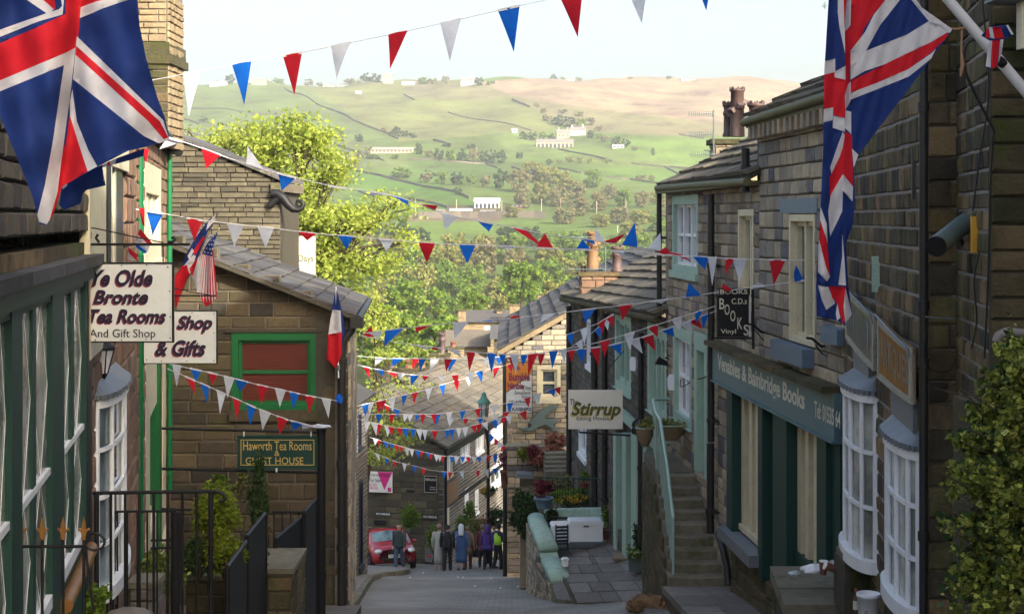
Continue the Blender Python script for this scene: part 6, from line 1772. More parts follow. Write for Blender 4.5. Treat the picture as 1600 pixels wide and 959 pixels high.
def house(px0,px1,pyt,pyr,pyb,Y,mat,rmat,label,wins,depth=6,gable_right=False):
    """small far house: eaves row pyt, ridge row pyr, base row pyb"""
    fr = Fr(W(px0,pyb,Y),(1,0,0),(0,0,1)); k = Y / F; w_ = (px1-px0) * k; h_ = (pyb-pyt) * k; rr_ = (pyt-pyr) * k
    r = thing('stone_house',label,'house',fr.p(w_/2,0,0),'sunlit houses below the wood')
    mb = B_(fr,0,w_,0,h_,-depth,-0.2,M['mortar_g']); wl_ = mb.build('wall',r)
    hs = [((a-px0)*k,(b_-px0)*k,(pyb-d)*k,(pyb-c_)*k)for a,b_,c_,d in wins]
    masonry(fr,wl_,[(0,0),(w_,0),(w_,h_)]+([(w_/2,h_+rr_)]if gable_right else[])+[(0,h_)],hs,0.24,(0.35,0.8),M[mat],M['mortar_g'],60,minpx=9)
    for q in hs: window(fr,r,q,'white','glass',(1,2),0.12,fw=0.12)
    mb = MB()
    if gable_right:
        mb.prism(fr,[(-0.3,h_-0.1),(w_/2,h_+rr_+0.15),(w_+0.3,h_-0.1),(w_/2,h_+rr_+0.0)],-depth,0.3,M[rmat])
        mb.add([fr.p(-0.3,h_-0.1,0.3),fr.p(w_/2,h_+rr_+0.2,0.3),fr.p(w_/2,h_+rr_+0.2,-depth),fr.p(-0.3,h_-0.1,-depth),fr.p(w_+0.3,h_-0.1,0.3),fr.p(w_+0.3,h_-0.1,-depth)],[(0,1,2,3),(1,4,5,2)],M[rmat])
    else:
        mb.add([fr.p(-0.3,h_-0.05,0.35),fr.p(w_+0.3,h_-0.05,0.35),fr.p(w_+0.3,h_+rr_,-depth/2),fr.p(-0.3,h_+rr_,-depth/2),fr.p(w_+0.3,h_-0.05,-depth-0.3),fr.p(-0.3,h_-0.05,-depth-0.3)],[(0,1,2,3),(3,2,4,5)],M[rmat])
        for x in (0.0,w_-0.25):
            f2_ = Fr(fr.p(x,0,0),(0,1,0),(0,0,1),(1,0,0))
            mb.add([f2_.p(0,h_,0),f2_.p(depth,h_,0),f2_.p(depth/2,h_+rr_,0),f2_.p(0,h_,0.25),f2_.p(depth,h_,0.25),f2_.p(depth/2,h_+rr_,0.25)],[(0,2,1),(3,4,5)],M[mat])
    mb.build('roof',r)
    return r, fr, k
h1, fr, k = house(722,812,502,488,600,118,'gold','slate2','sunlit stone house with two white sash windows below the wood',[(757,769,509,523),(786,797,509,523)])
house(812,850,500,478,600,128,'lit','slate2','stone house gable right of the sunlit house with two windows',[],gable_right=True)
house(700,760,540,520,600,108,'gold','slate3','low stone house with brown slate roof left of the sunlit house',[])
house(772,830,528,512,600,104,'lit','slate2','low grey roofed house in front of the sunlit house',[])
far_stack(716,727,486,510,117,'gold','small chimney at the left end of the sunlit house')
far_stack(796,812,478,530,116.5,'gold','tall square chimney breast at the right of the sunlit house')
far_stack(840,846,462,482,128,'gold','slender chimney on the gable right of the sunlit house')
far_stack(776,784,486,496,120,'gold','tiny chimney on the ridge of the sunlit house')
# ---- lamp post by the road
lp = thing('street_lamp','verdigris topped street lamp on a slim black post beside the souvenir sign','street lamp',W(763,880,61))
mb = T_([W(763,880,61),W(763,700,61),W(757,656,61)],[0.07,0.05,0.04],M['black'],8); mb.build('post',lp)
cL = W(756,652,61); kk = 61 / F
mb = MB(); mb.lathe(cL,[(6*kk,0),(8*kk,22*kk)],M['lampglass'],6); mb.build('glass',lp)
mb = MB(); mb.lathe(cL+Vector((0,0,22*kk)),[(11*kk,0),(10*kk,3*kk),(5*kk,9*kk),(3.5*kk,13*kk),(4*kk,15*kk),(1*kk,18*kk)],M['copper'],12); mb.build('hood',lp)
for i in range(6):
    a = i * math.pi / 3
    mb = T_([cL+Vector((6*kk*math.cos(a),6*kk*math.sin(a),0)),cL+Vector((8*kk*math.cos(a),8*kk*math.sin(a),22*kk))],0.015,M['black'],4); mb.build('frame_bar',lp)
# -- terrace in front of the café
def bil(c,u,v): return (c[0]*(1-u)+c[1]*u) * (1-v) + (c[3]*(1-u)+c[2]*u) * v
C4 = [W(902,942,31.0),W(1052,935,27.6),W(962,846,35.8),W(856,846,38.2)]
mb = MB(); n = 8; P = [bil(C4,i/n,j/n)-Vector((0,0,0.05))for j in range(n+1)for i in range(n+1)]
mb.add(P,[(j*(n+1)+i,j*(n+1)+i+1,(j+1)*(n+1)+i+1,(j+1)*(n+1)+i)for j in range(n)for i in range(n)],M['mortar_d'])
tr_ = mb.build('terrace_paving',kind='structure')
rows = 7; v = 0.0
for j in range(rows):
    v1 = (j+1) / rows; ncol = 3 + (j%2); cuts = [0] + sorted(R.uniform(0.2,0.8)if ncol==3 else c_ for c_ in([0.35,0.7]if ncol==3 else[0.25,0.5,0.78])) + [1]
    for i in range(len(cuts)-1):
        a, b_ = cuts[i] + 0.005, cuts[i+1] - 0.005
        q = [bil(C4,x,y)+Vector((0,0,R.uniform(-0.006,0.006)))for x,y in((a,j/rows+0.005),(b_,j/rows+0.005),(b_,v1-0.005),(a,v1-0.005))]
        mb = MB(); mb.add(q+[p-Vector((0,0,0.05))for p in q],[(0,1,2,3),(0,4,5,1),(1,5,6,2),(3,7,4,0),(2,6,7,3)],M['flag']); mb.build('paving_slab',tr_)
mb = MB(); q = [W(902,942,31.0),W(895,935,31.5),W(880,900,33.5),W(856,846,38.2)]
mb.add(q+[p-Vector((0,0,2.5))for p in q],[(0,1,5,4),(1,2,6,5),(2,3,7,6)],M['moss']); q2 = [W(902,942,31.0),W(1052,935,27.6)]
mb.add(q2+[p-Vector((0,0,2.5))for p in q2],[(0,4-2,3,1)],M['moss']); mb.build('retaining_edge',tr_)
mb = MB(); mb.add([W(862,912,33.6),W(893,905,33.4),W(912,940,31.4),W(870,935,32.2)],[(3,2,1,0)],M['flag'])
q = [W(862,912,33.6),W(893,905,33.4),W(912,940,31.4),W(870,935,32.2)]; mb.add(q+[p-Vector((0,0,0.6))for p in q],[(0,3,7,4),(3,2,6,7)],M['step']); mb.build('paving_slab',tr_)
pw = thing('parapet_wall','curved stone parapet wall with thick mint green rounded coping beside the café terrace','wall',W(860,936,33.4))
ctr = [(38.6,842,800,905),(37.4,843,812,905),(36.2,848,828,912),(35.2,853,842,918),(34.4,858,858,925)]
top = [W(838,800,38.6),W(842,812,37.4),W(850,830,36.2),W(857,846,35.3)]
low = [W(862,868,34.9),W(871,884,34.2),W(878,898,33.6)]
def coping(pts,w_,th,name):
    mb = MB(); P = []; fs = []; n = 9
    for i, p in enumerate(pts):
        d = (pts[min(i+1,len(pts)-1)]-pts[max(0,i-1)]); d.z = 0; d.normalize(); s_ = Vector((-d.y,d.x,0))
        for j in range(n+1):
            a = math.pi * j / n
            P.append(p+s_*(math.cos(a)*w_/2)+Vector((0,0,-th+math.sin(a)*th)))
        P.append(p-s_*w_/2+Vector((0,0,-th*1.7))); P.append(p+s_*w_/2+Vector((0,0,-th*1.7)))
    m_ = n + 3
    for i in range(len(pts)-1):
        for j in range(m_):
            j2 = (j+1) % m_; fs.append((i*m_+j,i*m_+j2,(i+1)*m_+j2,(i+1)*m_+j))
    fs.append(tuple(reversed(range(m_)))); fs.append(tuple((len(pts)-1)*m_+j for j in range(m_)))
    mb.add(P,fs,M['mint_w'],True)
    return mb.build(name,pw)
coping(top,0.44,0.13,'coping'); coping(low,0.46,0.12,'lower_coping')
def wallbody(pts,w_,zb_,mat,name):
    mb = MB()
    for a, b_ in zip(pts[:-1],pts[1:]):
        d = (b_-a); d.z = 0; L = d.length; fr = Fr((a.x,a.y,0),d,(0,0,1))
        mb.prism(fr,[(0,zb_),(L,zb_),(L,b_.z-0.25),(0,a.z-0.25)],-w_/2,w_/2,M[mat])
    return mb.build(name,pw)
wallbody(top+low,0.42,-9.6,'mint_w','painted_core')
allp = top + low
for a, b_ in zip(allp[:-1],allp[1:]):
    d = (a-b_); d.z = 0; L = d.length
    s_ = Vector((-d.y,d.x,0)).normalized()
    fr = Fr((a.x,a.y,0),(b_.x-a.x,b_.y-a.y,0),(0,0,1))
    side = -1 if fr.N.x > 0 else 1
    if side == -1: fr = Fr((b_.x,b_.y,0),(a.x-b_.x,a.y-b_.y,0),(0,0,1)); za, zb2 = b_.z, a.z
    else: za, zb2 = a.z, b_.z
    fr.o = fr.o + fr.N * 0.24
    masonry(fr,pw,[(0,-9.8),(fr_L:=(Vector((a.x-b_.x,a.y-b_.y,0)).length),-9.8),(fr_L,zb2-0.27),(0,za-0.27)],[],0.12,(0.2,0.4),M['tan'],M['mortar_g'],50,depth=0.02,minpx=3)
mb = B_(Fr(W(812,918,40.5),(1,0,0),(0,0,1)),0,0.45,0,1.9,-0.4,0,M['tan']); mb.build('end_pier',pw)
ew = thing('mint_end_wall','low mint painted wall closing the far end of the café terrace','wall',W(905,845,38.0))
fe = Fr(W(852,850,38.4),W(965,850,36.6)-W(852,850,38.4),(0,0,1)); Le = (W(965,850,36.6)-W(852,850,38.4)).length
mb = B_(fe,0,Le,-0.3,0.62,-0.3,0,M['mint_w']); mb.build('body',ew)
for i in range(4):
    mb = B_(fe,Le*i/4,Le*(i+1)/4-0.01,0.622,0.86,-0.34,0.04,M['mint_w']); mb.build('coping_block',ew)
gr = thing('iron_railing','thin dark green railing above the mint end wall before the garden','railing',W(900,790,38.6))
mb = T_([W(846,746,38.8),W(955,748,37.3)],0.018,M['dgreen'],6); mb.build('top_rail',gr)
for i in range(14):
    t_ = i / 13; mb = T_([W(846+109*t_,793,38.8-1.5*t_),W(846+109*t_,747,38.8-1.5*t_)],0.010,M['dgreen'],5); mb.build('baluster',gr)
mb = MB(); P = [W(812,800,41),W(960,800,39.0),W(960,742,47),W(812,742,48)]; mb.add(P+[p-Vector((0,0,4))for p in P],[(0,1,2,3),(0,4,5,1),(3,0,4,7)],M['moss']); mb.build('garden_bank',kind='structure')
gs_ = thing('garden_steps','few dark stone steps rising to the souvenir house garden','steps',W(870,742,45))
for i in range(5):
    mb = B_(Fr(W(852,742-i*7,44.5+i*0.35),(1,0.1,0),(0,0,1)),0,0.75,-0.4,0.11,-0.5,0,M['step']); mb.build('step',gs_)
rock_box(792,850,700,745,46.5,0.6,'tan','garden_wall','small stone planting wall under the pink azaleas','wall',60)
hood = MB(); hood.prism(Fr(W(806,746,45.5),(1,0,0),(0,0,1)),[(0,0),(0.5,0),(0.5,0.1),(0.05,0.14)],-0.5,0.1,M['lead']); tagged(hood.build('porch_hood',at=W(806,746,45.5)),'small lead covered hood left of the garden steps','porch')
def pot(c,r_,h_,mat,name,label,plant=None,group=None):
    t_ = thing(name,label,'flowerpot',c,group)
    mb = MB(); mb.lathe(c,[(r_*0.72,0),(r_*0.95,h_*0.85),(r_*1.05,h_*0.86),(r_*1.05,h_),(r_*0.85,h_),(r_*0.8,h_*0.85)],M[mat],16); mb.build('pot',t_)
    if plant:
        m_, rr_, hh, n, sz = plant
        cc = Vector(c) + Vector((0,0,h_+hh*0.8)); leafcloud('plant',t_,cloud_pts(cc,(rr_,rr_,hh),n,int(c[0]*31+77)%997,14,0.3,0.4),sz,M[m_],3)
    return t_
k5 = 38.0 / F
pot(W(850,793,37.6),15*k5,16*k5,'blue_p','blue_pot','glazed blue pot with dark red plant on the parapet end',('l_red',16*k5,16*k5,500,0.05))
pot(W(951,842,36.2),11*k5,16*k5,'terra','terracotta_pot','terracotta pot between the white box and the mint wall',('l_mid',10*k5,22*k5,200,0.05))
pot(W(913,762,39),8*k5,9*k5,'potred','red_pot','red pot with green plant, left of two on the railing',('l_mid',9*k5,12*k5,150,0.045),'red pots on the garden railing')
pot(W(932,760,38.7),9*k5,9*k5,'potred','red_pot','red pot with green plant, right of two on the railing',('l_olive',9*k5,12*k5,150,0.045),'red pots on the garden railing')
pot(W(928,728,38.9),8*k5,10*k5,'potred','hanging_pot','red hanging pot against the dark café house wall',('l_brown',5*k5,8*k5,60,0.03))
pot(W(968,798,35.5),9*k5,14*k5,'plastic_w','white_pot','white pot with bright green plant standing on the tall white box',('l_mid',13*k5,14*k5,320,0.045))
shrub('trailing_plant','dense dark green trailing plant hanging over the far end of the parapet',W(818,800,39.6),(24*k5,0.5,42*k5),3500,0.05,'l_dark',21,26,0.25,0.5,'plant')
shrub('azalea','pink red azalea at the top of the garden wall, upper one',W(870,692,47),(22*47/F,0.45,16*47/F),1200,0.055,'l_pink',22,14,0.25,0.5,'shrub')
shrub('azalea','reddish azalea over the garden wall, middle one',W(845,714,46.3),(22*47/F,0.4,16*47/F),1000,0.055,'l_pink',23,14,0.25,0.5)
shrub('acer','small dark red leaved shrub in the azalea bed',W(832,704,46.2),(12*47/F,0.3,10*47/F),500,0.05,'l_red',24,10,0.3,0.5)
shrub('conifer','tiny round golden conifer left of the azaleas',W(817,709,46.2),(9*47/F,0.2,12*47/F),700,0.035,'l_conifer',25,12,0.25,0.5,'conifer')
shrub('conifer','tiny round golden conifer right of the azaleas',W(879,686,47.2),(7*47/F,0.2,9*47/F),500,0.035,'l_conifer',26,12,0.25,0.5,'conifer')
shrub('garden_plants','mixed green and yellow border plants behind the thin railing',W(893,775,40.2),(45*40/F,0.5,20*40/F),1800,0.05,'l_mid',27,26,0.18,0.3,'plant')
shrub('garden_plants','pale orange brown shrub behind the thin railing',W(880,756,41),(20*40/F,0.4,14*40/F),700,0.05,'l_brown',28,14,0.25,0.4,'shrub')
shrub('flowers','yellow flowers in the border above the mint end wall',W(898,780,39.6),(40*40/F,0.25,9*40/F),160,0.03,'l_yellow',29,20,0.2,0.3,'flowers',stem=False)
shrub('garden_plants','dark green plant at the left end of the mint end wall',W(862,806,38.0),(14*k5,0.2,14*k5),350,0.045,'l_dark',30,10,0.25,0.4,'plant')
def crate(x0,x1,y0,y1,Y,d,mat,name,label,cat,yaw=0.0,lid=True):
    fr = Fr(W(x0,y1,Y),(math.cos(yaw),math.sin(yaw),0),(0,0,1)); w_ = (x1-x0) / F * Y; h_ = (y1-y0) / F * Y
    r = thing(name,label,cat,fr.p(w_/2,0,0))
    mb = MB()
    bev = 0.03
    mb.prism(fr,[(bev,0),(w_-bev,0),(w_,bev),(w_,h_*0.8),(0,h_*0.8),(0,bev)],-d,0,M[mat]); mb.build('body',r)
    if lid:
        mb = MB(); mb.prism(fr,[(-0.015,h_*0.8+0.004),(w_+0.015,h_*0.8+0.004),(w_+0.01,h_-bev),(w_-bev,h_),(bev,h_),(-0.01,h_-bev)],-d-0.015,0.015,M[mat]); mb.build('lid',r)
        mb = B_(fr,w_*0.42,w_*0.58,h_*0.72,h_*0.80,0,0.02,M['grey_m']); mb.build('catch',r)
    return r
crate(890,942,814,846,35.6,0.5,'plastic_w','cool_box','large white cool box lying before the mint end wall','cool box',0.05)
crate(864,892,820,848,36.3,0.5,'plastic_w','cool_box','smaller white and blue cool box behind the dark chair','cool box',0.1)
crate(959,979,796,838,35.2,0.35,'plastic_w','meter_box','tall white box mounted on the café corner under the potted plant','box',-0.3,lid=False)
crate(878,888,872,885,34.0,0.15,'plastic_w','small_tub','small white tub standing on the terrace by the parapet','tub')
ch = thing('garden_chair','dark blue slatted chair folded beside the cool box','chair',W(876,860,35.8))
fr = Fr(W(868,860,35.7),(1,0.2,0),(0,0,1))
for a in ((0,0.03,0,0.6),(0.28,0.31,0,0.6)):
    mb = B_(fr,*a,-0.03,0,M['navy']); mb.build('leg',ch)
for i in range(5):
    mb = B_(fr,0.03,0.28,0.2+i*0.08,0.25+i*0.08,-0.02,0,M['navy']); mb.build('slat',ch)
mb = B_(fr,0,0.31,0.14,0.18,-0.35,0,M['navy']); mb.build('seat',ch)
tb = thing('garden_table','low dark table before the mint wall behind the cool boxes','table',W(885,825,37.2))
mb = T_([W(863,808,37.3),W(895,809,37.3)],0.03,M['black'],6); mb.build('tabletop',tb)
for x in (868,890):
    mb = T_([W(x,808,37.3),W(x,845,37.3)],0.012,M['black'],5); mb.build('leg',tb)
r = rock = thing('planter_box','dark square planter with white and yellow pansies and a round bush by the café door','planter',W(998,893,31.0))
fr = Fr(W(981,893,31.0),(1,-0.15,0),(0,0,1)); wq = 34 / F * 31
mb = MB(); mb.prism(fr,[(0.02,0),(wq-0.02,0),(wq,0.38),(0,0.38)],-0.4,0,M['grey_m']); mb.build('box',r)
cc = W(1004,842,31.3); leafcloud('bush',r,cloud_pts(cc,(18*31/F,0.22,26*31/F),2200,41,24,0.25,0.5),0.03,M['l_dark'],41)
cc = W(990,864,30.9); leafcloud('leaves',r,cloud_pts(cc,(14*31/F,0.15,8*31/F),300,42,14,0.3,0.5),0.03,M['l_mid'],42)
leafcloud('pansies',r,cloud_pts(cc+Vector((0,-0.08,0.03)),(14*31/F,0.15,9*31/F),26,43,14,0.3,0.8),0.028,M['l_whitef'],43,asp=0.9)
mb = B_(Fr(W(957,873,33.0),(1,-0.1,0),(0,0,1)),0,0.4,-0.02,0.012,-0.6,0.0,M['wood']); tagged(mb.build('doormat',at=W(970,873,33)),'brown doormat on the terrace before the café door','doormat')
for nm, x0, x1, y0, y1, Y, lab in (('basket',1020,1076,664,688,26.4,'long brown coir trough basket hung on the landing rail'),('basket',993,1023,668,697,27.5,'round brown hanging basket with trailing ferns left of the handrail')):
    r = thing('hanging_basket',lab,'hanging basket',W((x0+x1)/2,y1,Y))
    c = W((x0+x1)/2,y1,Y); a = (x1-x0) / 2 / F * Y; h_ = (y1-y0) / F * Y
    mb = MB(); mb.lathe(c,[(0.35,0),(0.8,h_*0.5),(1.0,h_)],M['wood'],16,sx=a,sy=0.16); mb.build('coir_bowl',r)
    mb = T_([c+Vector((a*math.cos(t_),0.16*math.sin(t_),h_))for t_ in np.linspace(0,6.283,17)],0.012,M['galv'],5); mb.build('rim',r)
    leafcloud('ferns',r,cloud_pts(c+Vector((0,0,h_*1.1)),(a*1.1,0.2,h_*0.45),320,int(x0),14,0.3,0.4),0.035,M['l_olive'],5)
r = thing('hanging_basket','hanging basket of yellow flowers on the lower terrace behind the people','hanging basket',W(764,778,62))
leafcloud('flowers',r,cloud_pts(W(763,767,62),(0.33,0.25,0.2),160,51,12,0.3,0.4),0.05,M['l_yellow'],51,asp=0.9)
leafcloud('leaves',r,cloud_pts(W(764,768,62),(0.34,0.3,0.25),300,52,12,0.3,0.4),0.06,M['l_dark'],52)
mb = MB(); mb.lathe(W(764,776,62),[(0.08,0),(0.22,0.1),(0.26,0.22)],M['wood'],10); mb.build('bowl',r)
pot(W(788,762,47),0.13,0.55,'terra','wall_pot','tall terracotta pot fixed beside the corner pipe of the souvenir house',('l_red',0.25,0.3,200,0.05))
for nm, lab, c, r_, n, sz, mt, sd in (
('street_shrub','leafy green shrub by the lower terrace doors, left of three',W(722,828,63.5),(0.35,0.4,0.8),900,0.06,'l_mid',61),
('street_shrub','broad yellow green shrub behind the woman in blue',W(738,838,62),(0.7,0.5,0.75),1800,0.06,'l_olive',62),
('street_shrub','orange leaved shrub above the yellow green one',W(752,822,63.5),(0.45,0.4,0.45),800,0.06,'l_pink',63),
('street_shrub','dark green shrub right behind the purple hood',W(772,810,64),(0.55,0.4,0.45),1100,0.06,'l_dark',64),
('street_shrub','tall green plant beside the white door of the lower terrace',W(735,800,64.5),(0.3,0.3,0.6),600,0.06,'l_mid',65),
('wall_bush','bright green ivy bush on the far gable above the red car',W(640,806,65.2),(0.5,0.35,0.55),1400,0.06,'l_mid',66),
('wall_bush','narrow green shrub at the gable corner behind the pink hat',W(678,838,64.5),(0.35,0.35,0.85),900,0.055,'l_mid',67)):
    shrub(nm,lab,c,r_,n,sz,mt,sd,18,0.25,0.5)
mb = MB(); mb.lathe(W(745,868,61.5),[(0.25,0),(0.35,0.5),(0.38,0.55)],M['black'],14); tagged(mb.build('barrel_planter',at=W(745,868,61.5)),'black barrel planter under the street shrubs','planter')
# ---- pavements and kerbs
mb = MB(); P = []
lk = [(550,948,28.4),(556,935,31),(572,915,40),(582,902,46),(600,896,50),(628,893,52),(640,889,54.5),(640,880,60)]
pts = []
for px, py, Y in lk:
    x = (px-CX) / F * Y; pts.append(Vector((x,Y,road_z(Y)+0.12)))
n = len(pts)
P = pts + [p-Vector((0,0,0.35))for p in pts] + [Vector((-7.5,p.y,p.z))for p in pts]
fs = []
for i in range(n-1): fs += [(i,i+1,n+i+1,n+i),(2*n+i,2*n+i+1,i+1,i)]
mb.add(P,fs,M['flag']); pv = mb.build('pavement',kind='structure')
for i in range(n-1):
    L = (pts[i+1]-pts[i]).length; m_ = max(1,int(L/0.9))
    for j in range(m_):
        a = pts[i].lerp(pts[i+1],(j+0.01)/m_); b_ = pts[i].lerp(pts[i+1],(j+0.99)/m_)
        fr = Fr(a+Vector((0,0,-0.2)),b_-a,(0,0,1)); fr.V = Vector((0,0,1)); mb = B_(fr,0,(b_-a).length,0,0.215,-0.14,0.02,M['step']); mb.build('kerb_stone',pv)
mb = MB(); rp = [(3.4,12.5,-3.9),(3.4,16.5,-4.85),(3.35,20.0,-5.05),(3.3,23.3,-5.6),(2.3,23.4,-5.62),(2.35,21.0,-5.35),(2.5,18.5,-5.05),(2.7,14.0,-4.9)]
P = [Vector(p)for p in rp]; mb.add(P+[p-Vector((0,0,2.0))for p in P],[(0,1,2,3,4,5,6,7)]+[(i,i+8,((i+1)%8)+8,(i+1)%8)for i in(3,4,5,6)],M['moss'])
pv2 = mb.build('raised_pavement',kind='structure')
for j, (Ya,Yb) in enumerate(((23.3,22.3),(22.28,21.2),(21.18,20.2),(20.18,19.2),(19.18,18.0))):
    def zz(Y): return np.interp(Y,[18.5,21,23.35],[-5.05,-5.35,-5.6]) + 0.012
    xs_ = [2.27+0.04*(23.3-Ya)*0.6,2.85+0.1*(j%2),3.33]
    for i in range(2):
        q = [Vector((xs_[i]+0.005+(0.03 if i==0 else 0),Yb,zz(Yb))),Vector((xs_[i+1]-0.005,Yb,zz(Yb))),Vector((xs_[i+1]-0.005,Ya,zz(Ya))),Vector((xs_[i]+0.005,Ya,zz(Ya)))]
        mb = MB(); mb.add(q+[p-Vector((0,0,0.1))for p in q],[(0,1,2,3),(0,4,5,1),(3,7,4,0),(1,5,6,2)],M['flag']); mb.build('paving_slab',pv2)
# ---- stone platform with litter, lower right
pf = thing('mounting_block','broad worn stone platform of flat slabs below the bow windows','stone platform',(3.1,15.5,-4.6))
top_z = -3.90
def slab(pts,z,th,mat='flag',name='slab'):
    mb = MB(); q = [Vector((x,y,z))for x,y in pts]; n = len(q)
    mb.add(q+[p-Vector((0,0,th))for p in q],[tuple(range(n))]+[(i,i+n,(i+1)%n+n,(i+1)%n)for i in range(n)],M[mat]); return mb.build(name,pf)
def XG(px,py,z):
    Y = -z * F / (py-H); return ((px-CX)/F*Y,Y)
a0, a1, a2, a3 = XG(1203,884,top_z), XG(1340,884,top_z), XG(1345,944,top_z), XG(1226,944,top_z)
def mixp(a,b_,t_): return (a[0]+(b_[0]-a[0])*t_,a[1]+(b_[1]-a[1])*t_)
for j, (t0,t1) in enumerate(((0,.28),(.285,.6),(.605,1.0))):
    L0_, L1_, R0_, R1_ = mixp(a0,a3,t0), mixp(a0,a3,t1), mixp(a1,a2,t0), mixp(a1,a2,t1)
    slab([L1_,R1_,R0_,L0_],top_z+R.uniform(-0.01,0.01),0.14,'step')
b0_, b1_, b2_, b3_ = XG(1230,950,top_z-0.08), XG(1345,950,top_z-0.08), XG(1360,1010,top_z-0.08), XG(1236,1010,top_z-0.08)
slab([b3_,b2_,b1_,b0_],top_z-0.10,0.16,'flag')
fr = Fr((a0[0]+0.04,a0[1],-5.3),(a3[0]-a0[0],a3[1]-a0[1],0),(0,0,1)); Lf = math.hypot(a3[0]-a0[0],a3[1]-a0[1])
masonry(fr,pf,[(0,0),(Lf+1.2,0),(Lf+1.2,1.27),(0,1.27)],[],0.2,(0.3,0.5),M['moss'],M['mortar_g'],40,depth=0.5)
mb = B_(Fr((a3[0]+0.05,a3[1],-5.3),(1,0,0),(0,0,1)),0,1.0,0,1.2,-0.8,-0.2,M['moss']); mb.build('core',pf)
def crumple(c,r_,mat,name,label,cat,seed):
    rr = random.Random(seed); mb = MB(); mb.blob(c,r_,M[mat],11,7,0.0)
    for i, (x,y,z) in enumerate(mb.v):
        k = 1 + rr.uniform(-0.25,0.25); mb.v[i] = (c[0]+(x-c[0])*k,c[1]+(y-c[1])*k,max(c[2]-r_[2]*0.7,c[2]+(z-c[2])*k))
    mb.smooth = [False] * len(mb.f)
    tagged(mb.build(name,at=c),label,cat)
crumple(W(1272,889,15.9),(0.14,0.10,0.055),'plastic_w','plastic_bag','large crumpled white plastic bag on the stone platform, left one','plastic bag',1)
crumple(W(1322,893,15.6),(0.10,0.09,0.08),'plastic_w','plastic_bag','rounded crumpled white plastic bag at the right of the litter','plastic bag',2)
crumple(W(1241,896,15.6),(0.06,0.05,0.03),'lampglass','plastic_cup','squashed clear plastic cup left of the bags','cup',3)
crumple(W(1300,882,16.0),(0.07,0.06,0.045),'lampglass','plastic_cup','clear plastic tub between the two white bags','tub',4)
def cup(c,tilt,label,h_=0.13):
    r = thing('paper_cup',label,'cup',c); d = Vector((math.sin(tilt),0,math.cos(tilt)))
    mb = T_([Vector(c),Vector(c)+d*h_],[0.034,0.045],M['terra'],12); mb.build('cup_body',r)
    mb = T_([Vector(c)+d*h_,Vector(c)+d*(h_+0.012)],[0.048,0.046],M['plastic_w'],12); mb.build('cup_rim',r)
cup(W(1286,897,15.6),0.05,'brown paper cup standing before the white bag'); cup(W(1309,890,15.4),-1.2,'brown paper cup lying on its side beside the standing one')
bt = thing('sauce_bottle','dark bottle with red cap standing by the white bucket','bottle',W(1337,956,14.0))
c = W(1337,958,14.0); mb = MB(); mb.lathe(c,[(0.022,0),(0.024,0.02),(0.024,0.14),(0.011,0.18),(0.011,0.20)],M['pot_dark'],12); mb.build('bottle_body',bt)
mb = MB(); mb.lathe(c+Vector((0,0,0.2)),[(0.012,0),(0.012,0.025)],M['potred'],10); mb.build('cap',bt)
mb = MB(); mb.lathe(c+Vector((0,0,0.04)),[(0.0245,0),(0.0245,0.08)],M['cream_l'],12); mb.build('bottle_label',bt)
bk_ = thing('bucket','white plastic tub bucket standing at the foot of the right bow window','bucket',W(1357,985,13.6))
c = W(1357,985,13.6); mb = MB(); mb.lathe(c,[(0.082,0),(0.098,0.30),(0.105,0.30),(0.105,0.335),(0.096,0.335),(0.08,0.05)],M['plastic_w'],24); mb.build('tub',bk_)
text('JC',Fr(c+Vector((-0.06,-0.1,0.17)),(1,0,0),(0,0,1)),(0,0.035,0,0.03),0.0,M['ink'],bk_); text('MAYO',Fr(c+Vector((-0.06,-0.1,0.10)),(1,0,0),(0,0,1)),(0,0.08,0,0.03),0.0,M['ink'],bk_)
rock_box(1328,1360,880,960,14.9,0.5,'moss','stone_buttress','rough mossy stone buttress between platform and bow windows','buttress')
# ---- ivy wall, lower right
iw = thing('garden_wall','low stone wall with curved coping hidden under ivy at the right edge','wall',(2.6,7.6,-2.5))
fi = Fr(W(1520,1000,7.8),(1,0,0),(0,0,1)); mb = B_(fi,0,1.5,0,1.2,-0.35,0,M['moss']); mb.build('wall_body',iw)
mb = T_([W(x,y,7.75)for x,y in((1556,534),(1560,524),(1572,518),(1588,519),(1612,522))],0.022,M['flag'],10); mb.build('coping',iw)
iv = thing('ivy','large mass of variegated ivy filling the lower right corner','ivy',(2.7,7.2,-2.4))
g = np.random.default_rng(5); pts_ = []
for (cx_,cy_,rx,ry,n) in ((1592,620,48,62,1500),(1585,740,68,76,2400),(1592,860,84,88,3200),(1625,700,60,150,2300),(1580,935,76,60,1500),(1555,700,34,30,330),(1532,800,30,28,260),(1522,905,26,40,330),(1604,575,36,34,700),(1560,655,22,16,70),(1545,665,12,10,30),(1520,745,22,10,45),(1508,835,16,14,50),(1536,770,30,12,90),(1505,870,14,22,60)):
    nc_ = max(6,n//45)
    cd = g.normal(size=(nc_,3)); cd /= np.linalg.norm(cd,axis=1)[:,None]; cd *= g.uniform(0.55,1.12,(nc_,1))
    kk = g.integers(0,nc_,n); d = cd[kk] + g.normal(size=(n,3)) * g.uniform(0.06,0.2,nc_)[kk][:,None]
    k = 7.0 / F
    pts_.append(np.stack([(cx_-CX)*k+d[:,0]*rx*k,7.1+d[:,1]*0.3,-(cy_-H)*k+d[:,2]*ry*k],1))
IV = np.concatenate(pts_)
leafcloud('ivy_leaves',iv,IV,0.0125,M['l_ivy'],77,0.4,asp=0.8)
leafcloud('large_leaves',iv,IV[1::5],0.021,M['l_ivy'],78,0.1,asp=0.9)
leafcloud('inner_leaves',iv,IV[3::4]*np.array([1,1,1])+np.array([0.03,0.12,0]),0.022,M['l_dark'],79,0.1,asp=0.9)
mb = MB()
